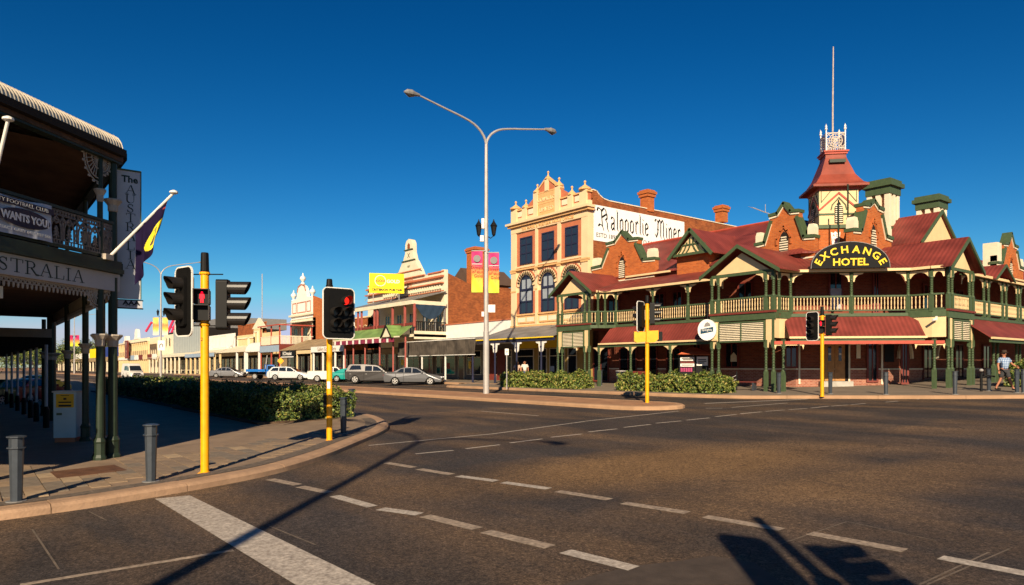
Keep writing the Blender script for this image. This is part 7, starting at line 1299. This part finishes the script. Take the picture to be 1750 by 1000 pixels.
x, y = G(866, 664, .15); D = depth(x, y); PS = thing('parking_sign', 'small white parking sign on a thin grey post left of the far hedge', 'sign', (x, y, zr(y) + .15)); k = MB(); k.tube([(x, y, zr(y) + .1), (x, y, zat(596, D))], .035, 8); k.build('post', M['steel'], PS); k = MB(face((x, y), dirn(.1, 1))); k.box(-.12, .12, -.06, -.04, zat(607, D), zat(596, D)); k.build('sign_plate', M['white'], PS); text('P', .22, face((x, y), dirn(.1, 1)), 0, zat(603, D) - .02, M['green'], PS, y=-.07, ext=.001)
x, y = oY(480, 31.6), 31.6; D = depth(x, y); DS = thing('diamond_sign', 'small yellow diamond warning sign on a post behind the blue utility', 'sign', (x, y, zr(y) + .15)); k = MB(); k.tube([(x, y, .05), (x, y, zat(610, D))], .05, 6); k.build('post', M['steel'], DS); k = MB(face((x, y), dirn(0, 1))); z_ = zat(617, D); k.slab([(-.42, z_), (0, z_ + .42), (.42, z_), (0, z_ - .42)], -.1, -.07); k.build('sign_plate', M['yellow'], DS)
# umbrella shaped kiosk with notices
x, y = oY(1185, 33.6), 33.6; D = depth(x, y); KU = thing('umbrella', 'orange red canvas umbrella open under the hotel awning above black notice boards', 'umbrella', (x, y, .4)); z1 = zat(594, D); z0 = zat(606, D); k = MB(); c = (x, y)
uf = frame(c, RT); k = MB(uf); k.add([(-1.1, -.9, z0), (.85, -.9, z0), (1.1, .9, z0 - .02), (-.8, .9, z0), (-.22, 0, z1), (.2, 0, z1)], [(0, 1, 5, 4), (1, 2, 5), (2, 3, 4, 5), (3, 0, 4), (0, 3, 2, 1)]); k.build('canopy', mat('orange canvas', (.6, .13, .05), .8), KU); k = MB(); k.tube([(x, y, .3), (x, y, z1)], .03, 6); k.build('umbrella_pole', M['steel'], KU)
NBD = thing('notice_boards', 'black folding notice boards with white lettered panels below the orange umbrella', 'notice board', (x, y, .4))
bx('board', M['blackm'], NBD, (-.95, -.02, -.5, -.45, .35, z0 - .08), fr=uf); bx('board', M['black'], NBD, (.02, .75, -.5, -.45, .35, z0 - .08), fr=uf)
z_ = z0 - .15
for a, b, q0, q1, m_ in ((-.88, -.08, .0, .22, 'white'), (-.88, -.08, .26, .34, 'maroon'), (-.88, -.08, .38, .55, 'white'), (.06, .7, -.02, .5, 'white')): bx('notice', M[m_], NBD, (a, b, -.508, -.503, z_ - q1, z_ - q0), fr=uf)
for a, b, q in ((-.8, -.15, .08), (-.75, -.2, .15), (-.8, -.15, .46), (.14, .6, .14), (.14, .62, .24), (.14, .5, .34)): bx('notice_print', M['ink'], NBD, (a, b, -.512, -.509, z_ - q - .03, z_ - q + .02), fr=uf)
bx('pink_print', mat('pink print', (.45, .05, .15), .6), NBD, *[(-.86 + i * .1, -.8 + i * .1, -.508, -.503, z_ - .85, z_ - .62) for i in range(7)], fr=uf)
# ---------------------------------------------------------------- vehicles
def prismT(poly, wf, name, m, par, bev=.05):
    b = bmesh.new(); n = len(poly); L_ = [b.verts.new((p[0], -wf(*p), p[1])) for p in poly]; R2 = [b.verts.new((p[0], wf(*p), p[1])) for p in poly]
    f1 = b.faces.new(L_); f2 = b.faces.new(R2[::-1])
    for i in range(n): b.faces.new((L_[i], R2[i], R2[(i + 1) % n], L_[(i + 1) % n])[::-1])
    if bev:
        es = [e for e in list(f1.edges) + list(f2.edges)]; bmesh.ops.bevel(b, geom=es, offset=bev, segments=2, affect='EDGES', profile=.6)
    bmesh.ops.recalc_face_normals(b, faces=b.faces); me = bpy.data.meshes.new(name); b.to_mesh(me); b.free(); me.materials.append(m); me.polygons.foreach_set('use_smooth', [len(p.vertices) < 5 for p in me.polygons]); 
    o = bpy.data.objects.new(name, me); COL.objects.link(o); o.parent = par; return o
def wheel(par, x, y, r, sp=5, tw=.2, m='rim'):
    s = 1 if y > 0 else -1; k = MB(Matrix.Translation((x, y, r)) @ Matrix.Rotation(R_(90), 4, 'X')); k.lathe([(r * .62, -tw / 2), (r * .95, -tw / 2), (r, -tw * .35), (r, tw * .35), (r * .95, tw / 2), (r * .62, tw / 2)], n=20); w = k.build('wheel', M['tyre'], par, loc=(0, 0, 0))
    yo = y + s * (tw / 2 - .01); k = MB(Matrix.Translation((x, yo, r)) @ Matrix.Rotation(R_(90), 4, 'X'))
    k.lathe([(r * .66, -.012), (r * .66, .012)], n=20); k.build('wheel_well', M['dark'], w, loc=(0, 0, 0)); k = MB(Matrix.Translation((x, yo + s * .02, r))); 
    k.rib([(r * .61 * math.cos(R_(t)), r * .61 * math.sin(R_(t))) for t in range(0, 360, 24)], r * .1, -.01, .01, True)
    for i in range(sp): a = 2 * math.pi * i / sp + .4; k.rib([(0, 0), (r * .6 * math.cos(a), r * .6 * math.sin(a))], r * .17, -.012, .012)
    k.build('rim', M[m], w, loc=(0, 0, 0))
def arches(lower, xs, r, z=.24):      # underside from front to rear with round wheel cut-outs
    out = []
    for xw in sorted(xs, reverse=True): out += [(xw + r, z)] + [(xw + r * math.cos(R_(t)), .33 + r * math.sin(R_(t))) for t in range(15, 166, 25)] + [(xw - r, z)]
    return out
def car(name, label, cat, pos, rot, col, upper, house, xw, W=.9, wins=(), r=.33, ends=None, extra=None, metal=.0, top=.62, rough=.3, rimm='rim', sp=5, group='cars angle parked along the far kerb'):
    x, y = pos; t = thing(name, label, cat, (x, y, zr(y) + .005), group, rot=rot); m = mat('paint ' + label[:24], col, rough, metal, var=.03, spec=.6)
    body = upper + arches(None, xw, r + .06); zb = max(p[1] for p in upper)
    prismT(body, lambda X, Z: W * (1 - .06 * max(0, Z - .7) - .05 * max(0, .5 - Z)) * (1 - .06 * max(0, abs(X) - abs(upper[0][0]) * .8)), 'body', m, t, .045)
    hz0 = min(p[1] for p in house); hz1 = max(p[1] for p in house); wh = lambda X, Z: (W - .07) + (top - (W - .07)) * (Z - hz0) / (hz1 - hz0)
    cab = prismT(house, wh, 'cabin', m, t, .03)
    for w_ in wins:
        for s in (1, -1):
            n_ = len(w_); V = [(p[0], s * (wh(*p) + .012), p[1]) for p in w_]; k = MB(); k.add(V + [(v[0], v[1] - s * .03, v[2]) for v in V], [tuple(range(n_)), tuple(range(2 * n_ - 1, n_ - 1, -1))] + [(i, i + n_, (i + 1) % n_ + n_, (i + 1) % n_) for i in range(n_)]); k.build('side_window', M['glass'], t, loc=(0, 0, 0))
    for (a, b) in (ends or ()):      # windscreens between two points of the cabin outline
        d_ = Vector((b[0] - a[0], 0, b[1] - a[1])); nn = Vector((-d_.z, 0, d_.x)).normalized() * .012; nn = nn if nn.z > 0 else -nn
        V = [(a[0], -wh(*a) + .08, a[1]), (a[0], wh(*a) - .08, a[1]), (b[0], wh(*b) - .08, b[1]), (b[0], -wh(*b) + .08, b[1])]; k = MB(); k.add([tuple(Vector(v) + nn) for v in V] + [tuple(Vector(v) - nn) for v in V], [(0, 1, 2, 3), (7, 6, 5, 4), (0, 4, 5, 1), (1, 5, 6, 2), (2, 6, 7, 3), (3, 7, 4, 0)]); k.build('windscreen', M['glass'], t, loc=(0, 0, 0))
    for X in xw:
        for s in (1, -1): wheel(t, X, s * (W - .1), r, sp, .2, rimm)
    x0, x1 = min(p[0] for p in upper), max(p[0] for p in upper)
    for s in (1, -1):
        k = MB(); k.box(x0 - .012, x0 + .1, s * (W - .3) - .12, s * (W - .3) + .2 * (s > 0) + .12 * (s < 0) if False else s * (W - .3) + .16, .68, .84); k.build('tail_light', M['tail'], t, loc=(0, 0, 0)); k = MB(); k.box(x1 - .16, x1 + .006, s * (W - .25) - .15, s * (W - .25) + .12, .58, .7); k.build('headlight', M['head'], t, loc=(0, 0, 0))
        k = MB(); xm = max(p[0] for w_ in wins for p in w_) - .15 if wins else 0; k.box(xm, xm + .12, s * (W + .02) - .09, s * (W + .02) + .09, hz0 + .02, hz0 + .15); k.build('door_mirror', m, t, loc=(0, 0, 0))
        if wins:
            for w_ in wins[:2]: xx = min(p[0] for p in w_) + .05; k = MB(); k.box(xx, xx + .16, s * W - .01, s * W + .02, .84, .87); k.build('door_handle', M['chrome'], t, loc=(0, 0, 0)); k = MB(); k.box(xx - .13, xx - .115, s * W - .02, s * W + .002, .3, .92); k.build('door_gap', M['dark'], t, loc=(0, 0, 0))
    for X, z_ in ((x0 - .008, .5), (x1 + .002, .42)): k = MB(); k.box(X - .01, X + .015, -.2, .2, z_, z_ + .11); k.build('number_plate', M['white'], t, loc=(0, 0, 0))
    k = MB(); k.box(x1 - .05, x1 + .012, -.35, .35, .5, .62); k.build('grille', M['black'], t, loc=(0, 0, 0))
    k = MB(); k.box(x0 + .2, x1 - .2, -W + .2, W - .2, .16, .5); k.build('underbody', M['blackm'], t, loc=(0, 0, 0))
    if extra: extra(t, m)
    return t
U_SED = [(-2.3, .24), (-2.4, .4), (-2.42, .66), (-2.36, .95), (-2.2, 1.03), (-1.4, 1.05), (0, 1.0), (1.0, .96), (1.6, .88), (2.15, .76), (2.38, .6), (2.42, .4), (2.34, .24)]
H_SED = [(-1.75, 1.0), (-1.0, 1.38), (-.55, 1.45), (-.1, 1.46), (.35, 1.4), (1.15, .94)]
W_SED = [[(-1.3, 1.04), (-1.02, 1.3), (-.75, 1.36), (-.72, 1.02)], [(-.66, 1.02), (-.66, 1.38), (-.2, 1.4), (-.12, 1.39), (-.1, 1.0)], [(-.02, 1.0), (-.02, 1.38), (.32, 1.33), (.88, .99)]]
E_SED = [((-1.7, 1.03), (-1.02, 1.37)), ((.38, 1.39), (1.12, .96))]
HD = R_(50); YCAR = 29.4
def cpos(px, Y=YCAR): return (oY(px, Y), Y)
car('parked_car', 'silver grey sedan parked nearest the tall lamp, tail to the road', 'car', cpos(708), HD, (.13, .13, .135), U_SED, H_SED, (-1.42, 1.45), wins=W_SED, ends=E_SED, metal=.5)
car('parked_car', 'distant silver sedan parked alone, half behind the near yellow pole', 'car', cpos(391), HD, (.25, .25, .26), U_SED, H_SED, (-1.42, 1.45), wins=W_SED, ends=E_SED, metal=.5)
# dual cab with canopy
U_DC = [(-2.5, .42), (-2.55, .6), (-2.55, 1.05), (-.9, 1.08), (.2, 1.08), (1.05, 1.08), (1.7, 1.04), (2.3, .95), (2.5, .8), (2.55, .5), (2.5, .34)]
H_DC = [(-2.5, 1.05), (-2.22, 1.66), (-2.05, 1.74), (-.95, 1.74), (-.86, 1.69), (.2, 1.66), (.5, 1.58), (1.15, 1.05)]
car('parked_utility', 'dark grey dual cab utility with canopy behind the silver grey sedan', 'utility truck', cpos(641), HD, (.06, .055, .053), U_DC, H_DC, (-1.6, 1.6), W=.93, r=.38, top=.68, metal=.4, wins=[[(-2.15, 1.22), (-2.0, 1.55), (-1.85, 1.62), (-1.15, 1.62), (-1.05, 1.25)], [(-.72, 1.12), (-.72, 1.56), (-.1, 1.57), (-.08, 1.12)], [(0, 1.12), (0, 1.56), (.4, 1.5), (.92, 1.12)]], ends=[((.52, 1.56), (1.12, 1.08)), ((-2.46, 1.12), (-2.24, 1.6))])
# wagon
H_WG = [(-2.25, 1.0), (-1.85, 1.46), (-1.6, 1.5), (-.2, 1.52), (.3, 1.45), (1.1, .95)]
car('parked_wagon', 'silver white station wagon parked right of the blue tray truck', 'station wagon', cpos(496), HD, (.5, .52, .52), U_SED, H_WG, (-1.42, 1.45), top=.68, wins=[[(-2.0, 1.05), (-1.72, 1.38), (-1.1, 1.42), (-1.1, 1.03)], [(-1.0, 1.03), (-1.0, 1.42), (-.25, 1.44), (-.22, 1.01)], [(-.12, 1.0), (-.12, 1.43), (.28, 1.37), (.85, .99)]], ends=[((-2.2, 1.05), (-1.88, 1.42)), ((.32, 1.43), (1.07, .97))])
# white ute: open tub
U_UT = [(-2.42, .28), (-2.48, .5), (-2.45, 1.06), (-.5, 1.07), (0, 1.02), (1.1, .98), (1.7, .92), (2.25, .8), (2.42, .62), (2.42, .36), (2.34, .26)]
H_UT = [(-.45, 1.0), (-.25, 1.42), (.1, 1.5), (.5, 1.46), (1.15, .95)]
def tub(t, m): k = MB(); k.box(-2.3, -.6, -.75, .75, 1.065, 1.09); k.build('tub_cover', M['creamw'], t, loc=(0, 0, 0))
car('parked_utility', 'white coupe utility with flat tub, crossed by the corner signal pole', 'utility truck', cpos(571), HD, (.66, .64, .58), U_UT, H_UT, (-1.45, 1.5), wins=[[(-.18, 1.05), (-.1, 1.36), (.05, 1.4), (.1, 1.03)], [(.16, 1.03), (.16, 1.42), (.48, 1.38), (.92, 1.0)]], ends=[((.52, 1.44), (1.12, .98)), ((-.42, 1.05), (-.27, 1.38))], extra=tub, sp=8)
# teal hatch
H_HT = [(-1.9, 1.0), (-1.5, 1.33), (-1.0, 1.4), (.1, 1.38), (.9, .93)]
car('parked_car', 'low teal green car squeezed between the white and grey utilities', 'car', (oY(601, 30.4), 30.4), HD, (.0, .26, .22), [(a[0] * .88, a[1] * .92) for a in U_SED], [(a[0] * .9, a[1] * .9) for a in H_SED], (-1.25, 1.3), r=.3, wins=[[(-.5, .96), (-.5, 1.2), (.2, 1.18), (.7, .93)]], ends=[((-1.52, .95), (-.95, 1.22))])
# blue tray truck
U_TR = [(-.3, .4), (-.3, 1.15), (.35, 1.12), (.8, 1.1), (1.5, 1.05), (2.1, .95), (2.3, .8), (2.35, .45), (2.3, .34)]
H_TR = [(-.28, 1.1), (-.25, 1.72), (.1, 1.78), (.55, 1.74), (1.2, 1.06)]
BL = M.setdefault('trayblue', mat('tray blue', (.0, .12, .42), .4))
def tray(t, m):
    k = MB(); k.box(-2.7, -.35, -.95, .95, .92, 1.22); k.build('tray', BL, t, loc=(0, 0, 0)); k = MB(); k.box(-2.55, -.3, -.35, .35, .55, .9); k.build('chassis', M['blackm'], t, loc=(0, 0, 0))
    k = MB(); 
    for s in (-.9, .9): k.tube([(-.38, s, 1.2), (-.38, s, 1.75)], .04, 6)
    k.tube([(-.38, -.9, 1.75), (-.38, .9, 1.75)], .04, 6); k.build('head_board', BL, t, loc=(0, 0, 0))
    k = MB(); k.tube([(-.7, 0, 1.2), (-.6, .1, 2.1), (-.5, .1, 2.9)], .06, 6); k.build('hoist_arm', M['tan'] if False else M['steel'], t, loc=(0, 0, 0))
    for s in (1, -1): wheel(t, -1.65, s * .78, .37, 8)
car('parked_truck', 'blue tray truck parked left of the silver white wagon', 'truck', cpos(463), HD, (.0, .11, .4), U_TR, H_TR, (1.45,), W=.88, r=.36, top=.68, wins=[[(-.12, 1.18), (-.12, 1.62), (.5, 1.62), (.98, 1.15)]], ends=[((.57, 1.72), (1.17, 1.1))], extra=tray, sp=8)
# white van coming towards the camera
U_VN = [(-2.5, .3), (-2.55, 1.0), (-2.5, 1.12), (1.7, 1.12), (2.25, 1.0), (2.5, .85), (2.6, .6), (2.58, .36), (2.5, .26)]
H_VN = [(-2.5, 1.08), (-2.45, 2.1), (-2.3, 2.26), (.6, 2.28), (1.1, 2.18), (1.5, 1.75), (2.2, 1.05)]
def bar(t, m):
    k = MB(); k.tube([(2.68, -.75, .45), (2.72, -.6, .72), (2.72, .6, .72), (2.68, .75, .45)], .045, 8); k.tube([(2.7, -.7, .5), (2.72, .7, .5)], .04, 6); k.build('bull_bar', M['chrome'], t, loc=(0, 0, 0)); k = MB(); k.box(2.5, 2.62, -.45, .45, .68, .9); k.build('dark_grille', M['black'], t, loc=(0, 0, 0))
vp = at(226, 104); car('delivery_van', 'white high roofed van with bull bar driving towards the junction', 'van', (vp[0], vp[1]), R_(4), (.66, .62, .55), U_VN, H_VN, (-1.6, 1.65), W=.95, r=.34, top=.74, wins=[[(.75, 1.2), (.75, 1.85), (1.25, 1.82), (1.75, 1.2)], [(-.9, 1.25), (-.9, 1.9), (.6, 1.9), (.6, 1.25)]], ends=[((1.14, 2.1), (2.05, 1.22))], extra=bar, group=None, rough=.4)
for px, D_, c_, lb in ((10, 40, (.02, .1, .03), 'dark green car in shade at the left edge behind the white posts'), (56, 42, (.25, .02, .015), 'dark red hatchback in shade behind the slim white posts'), (70, 56, (.7, .5, .02), 'yellow car partly sunlit beyond the dark red hatchback')):
    p = at(px, D_); t_ = car('parked_car', lb, 'car', p, R_(140), c_, U_SED, H_SED, (-1.42, 1.45), wins=W_SED, ends=E_SED, group='cars parked beyond the corner hotel')
# ---------------------------------------------------------------- people
def skin(name, V, E_, Rr, m, par, sub=2, root=0):
    me = bpy.data.meshes.new('sk'); me.from_pydata([Vector(v) for v in V], E_, []); o = bpy.data.objects.new('sk', me); COL.objects.link(o); md = o.modifiers.new('s', 'SKIN')
    for i, r in enumerate(Rr): me.skin_vertices[0].data[i].radius = (r, r) if not isinstance(r, tuple) else r
    me.skin_vertices[0].data[root].use_root = True; md.use_smooth_shade = True; o.modifiers.new('u', 'SUBSURF').levels = sub
    dg = bpy.context.evaluated_depsgraph_get(); dg.update(); nm = bpy.data.meshes.new_from_object(o.evaluated_get(dg)); nm.name = name; bpy.data.objects.remove(o); nm.materials.clear(); nm.materials.append(m)
    nm.polygons.foreach_set('use_smooth', [True] * len(nm.polygons)); ob = bpy.data.objects.new(name, nm); COL.objects.link(ob); ob.parent = par; return ob
def person(label, pos, rot, pose, shirt, short, hair, skinc=(.42, .17, .09), scale=1., hat=True, legs_long=False, group=None, female=False, z=None):
    x, y = pos; t = thing('person', label, 'person', (x, y, (zr(y) + .15) if z is None else z), group, rot=rot); t.scale = (scale,) * 3
    SK = mat('skin tone', skinc, .55); SH = shirt; P_ = pose
    V = [P_['pelvis'], P_['chest'], P_['neck'], P_['head'], P_['lsh'], P_['lel'], P_['lha'], P_['rsh'], P_['rel'], P_['rha'], P_['lhip'], P_['lkn'], P_['lft'], P_['rhip'], P_['rkn'], P_['rft'], P_['ltoe'], P_['rtoe'], P_['crown']]
    E_ = [(0, 1), (1, 2), (2, 3), (3, 18), (1, 4), (4, 5), (5, 6), (1, 7), (7, 8), (8, 9), (0, 10), (10, 11), (11, 12), (12, 16), (0, 13), (13, 14), (14, 15), (15, 17)]
    Rr = [.13, .15, .055, .085, .06, .045, .032, .06, .045, .032, .085, .06, .04, .085, .06, .04, .03, .03, .07]
    skin('body', V, E_, Rr, SK, t)
    for s, key in ((-1, 'lha'), (1, 'rha')):      # hands with fingers
        h = Vector(P_[key]); el = Vector(P_['lel' if key == 'lha' else 'rel']); d = (h - el).normalized(); side = d.cross(Vector((0, 1, 0))).normalized(); VV = [h, h + d * .05]; EE = [(0, 1)]; RR = [.03, .032]
        for i, (o_, l) in enumerate(((-.03, .06), (-.01, .07), (.01, .068), (.03, .055))):
            b_ = h + d * .07 + side * o_; VV += [b_, b_ + d * l * .6 + Vector((0, -.006, -.004)), b_ + d * l + Vector((0, -.02, -.015))]; n0 = 2 + i * 3; EE += [(1, n0), (n0, n0 + 1), (n0 + 1, n0 + 2)]; RR += [.011, .0095, .008]
        VV += [h + d * .02 + side * .04, h + d * .06 + side * .065]; EE += [(0, len(VV) - 2), (len(VV) - 2, len(VV) - 1)]; RR += [.012, .009]
        skin('hand', VV, EE, RR, SK, t, 1)
    c, pv, nk = Vector(P_['chest']), Vector(P_['pelvis']), Vector(P_['neck'])
    def mid(a, b, f): return tuple(Vector(P_[a]).lerp(Vector(P_[b]), f))
    skin('shirt', [tuple(pv + Vector((0, 0, -.04))), tuple(pv.lerp(c, .45)), P_['chest'], tuple(c.lerp(nk, .75)), P_['lsh'], mid('lsh', 'lel', .75), P_['rsh'], mid('rsh', 'rel', .75)], [(0, 1), (1, 2), (2, 3), (2, 4), (4, 5), (2, 6), (6, 7)], [(.19, .15) if not female else (.17, .15), (.2, .16) if not female else (.16, .15), (.19, .145) if not female else (.18, .165), .07, .085, .08, .085, .08], SH, t, 2)
    f = .82 if not legs_long else 1.6; kl = mid('lhip', 'lkn', .9); kr = mid('rhip', 'rkn', .9)
    VV = [tuple(pv + Vector((0, 0, .02))), P_['lhip'], kl, P_['rhip'], kr]; EE = [(0, 1), (1, 2), (0, 3), (3, 4)]; RR = [(.17, .14), .12, .105, .12, .105]
    if legs_long: VV += [mid('lkn', 'lft', .93), mid('rkn', 'rft', .93)]; EE += [(2, 5), (4, 6)]; RR = [.15, .1, .075, .1, .075, .055, .055]
    skin('trousers' if legs_long else 'shorts', VV, EE, RR, short, t, 2)
    for a, b in (('lft', 'ltoe'), ('rft', 'rtoe')):
        q0, q1 = Vector(P_[a]), Vector(P_[b]); dd = (q1 - q0); dd.z = 0; dd.normalize(); skin('shoe', [tuple(q0 - dd * .05 + Vector((0, 0, -.03))), tuple(q0 + dd * .08 + Vector((0, 0, -.035))), tuple(q0 + dd * .2 + Vector((0, 0, -.045)))], [(0, 1), (1, 2)], [.045, .045, .035], M['blackm'], t, 1)
    hd = Vector(P_['head']) + Vector((0, 0, .03)); fd = Vector((0, -1, 0))
    k = MB(); k.lathe([(.012, -.035), (.02, -.02), (.012, .02), (.004, .04)], tuple(hd + fd * .1), 6); k.build('nose', SK, t, loc=(0, 0, 0)); k = MB()
    for s in (1, -1): k.lathe([(.01, -.03), (.02, 0), (.01, .03)], tuple(hd + Vector((s * .085, .01, 0))), 6)
    k.build('ears', SK, t, loc=(0, 0, 0)); k = MB(); k.box(hd.x - .025, hd.x + .025, hd.y - .092, hd.y - .08, hd.z - .06, hd.z - .052); k.build('mouth', M['maroon'], t, loc=(0, 0, 0))
    for s in (1, -1): k = MB(); k.box(hd.x + s * .035 - .025, hd.x + s * .035 + .025, hd.y - .1, hd.y - .075, hd.z + .005, hd.z + .035); k.build('sunglass_lens' if hat else 'eye', M['black'], t, loc=(0, 0, 0))
    if hat:
        HM = mat('brown felt', (.05, .03, .02), .9); k = MB(); k.lathe([(.175, .07), (.18, .085), (.1, .09), (.095, .17), (.06, .19)], tuple(hd - Vector((0, 0, .01))), 16); k.build('hat', HM, t, loc=(0, 0, 0))
    else: skin('hair', [tuple(hd + Vector((0, .02, .07))), tuple(hd + Vector((0, .05, .02))), tuple(hd + Vector((0, .07, -.12)))], [(0, 1), (1, 2)], [.09, .1, .06], hair, t, 1)
    return t
def plaid():
    m = bpy.data.materials.new('blue plaid cloth'); m.use_nodes = True; n = m.node_tree; b = n.nodes['Principled BSDF']; b.inputs['Roughness'].default_value = .85; tc = n.nodes.new('ShaderNodeTexCoord'); L = n.links.new; fs = []
    for ax_ in ('X', 'Z'):
        w = n.nodes.new('ShaderNodeTexWave'); w.bands_direction = ax_; w.inputs['Scale'].default_value = 4.2; L(tc.outputs['Object'], w.inputs['Vector']); fs.append(w.outputs['Fac'])
    a = n.nodes.new('ShaderNodeMath'); a.operation = 'ADD'; L(fs[0], a.inputs[0]); L(fs[1], a.inputs[1]); r = n.nodes.new('ShaderNodeValToRGB'); h = n.nodes.new('ShaderNodeMath'); h.operation = 'MULTIPLY'; h.inputs[1].default_value = .5; L(a.outputs[0], h.inputs[0]); L(h.outputs[0], r.inputs[0])
    r.color_ramp.elements[0].color = (.03, .06, .14, 1); r.color_ramp.elements[1].color = (.62, .66, .7, 1); e = r.color_ramp.elements.new(.5); e.color = (.16, .26, .42, 1); L(r.outputs[0], b.inputs['Base Color']); return m
WALK = dict(pelvis=(0, 0, .93), chest=(-.01, 0, 1.27), neck=(-.02, -.01, 1.47), head=(-.02, -.03, 1.57), crown=(-.02, -.02, 1.68), lsh=(-.2, 0, 1.38), lel=(-.27, .01, 1.12), lha=(-.27, -.05, .87), rsh=(.18, 0, 1.38), rel=(.32, -.02, 1.17), rha=(.5, -.04, 1.06), lhip=(-.09, 0, .86), lkn=(-.12, .05, .5), lft=(-.3, .1, .1), ltoe=(-.2, .02, .05), rhip=(.09, 0, .86), rkn=(.2, -.05, .5), rft=(.36, -.05, .09), rtoe=(.5, -.1, .06))
STAND = dict(WALK, lkn=(-.1, -.02, .48), lft=(-.1, .02, .08), ltoe=(-.11, -.1, .04), rkn=(.1, -.02, .48), rft=(.1, .02, .08), rtoe=(.11, -.1, .04), rel=(.25, -.02, 1.12), rha=(.26, -.08, .88))
x, y = at(1716, 31.2); person('man in blue plaid shirt, shorts and hat walking with one hand on a bollard', (x, y), TH, WALK, plaid(), mat('dark shorts', (.04, .038, .04), .85, var=.3), None, z=CZ + (HZ - 668) / F_ * 31.2 + .02)
x, y = at(884, 52.5); person('woman in pale top and blue trousers under the newspaper building verandah', (x, y), TH, STAND, mat('peach top', (.6, .4, .3), .8), mat('blue trousers', (.03, .1, .2), .8), mat('fair hair', (.4, .25, .12), .8), hat=False, legs_long=True, female=True, scale=.95)
x, y = at(897, 52.8); person('woman with long dark hair in white top beside the verandah post', (x, y), TH, STAND, mat('white top', (.6, .55, .48), .8), mat('blue jeans', (.04, .07, .14), .8), mat('dark hair', (.03, .02, .015), .7), hat=False, legs_long=True, female=True, scale=.97)
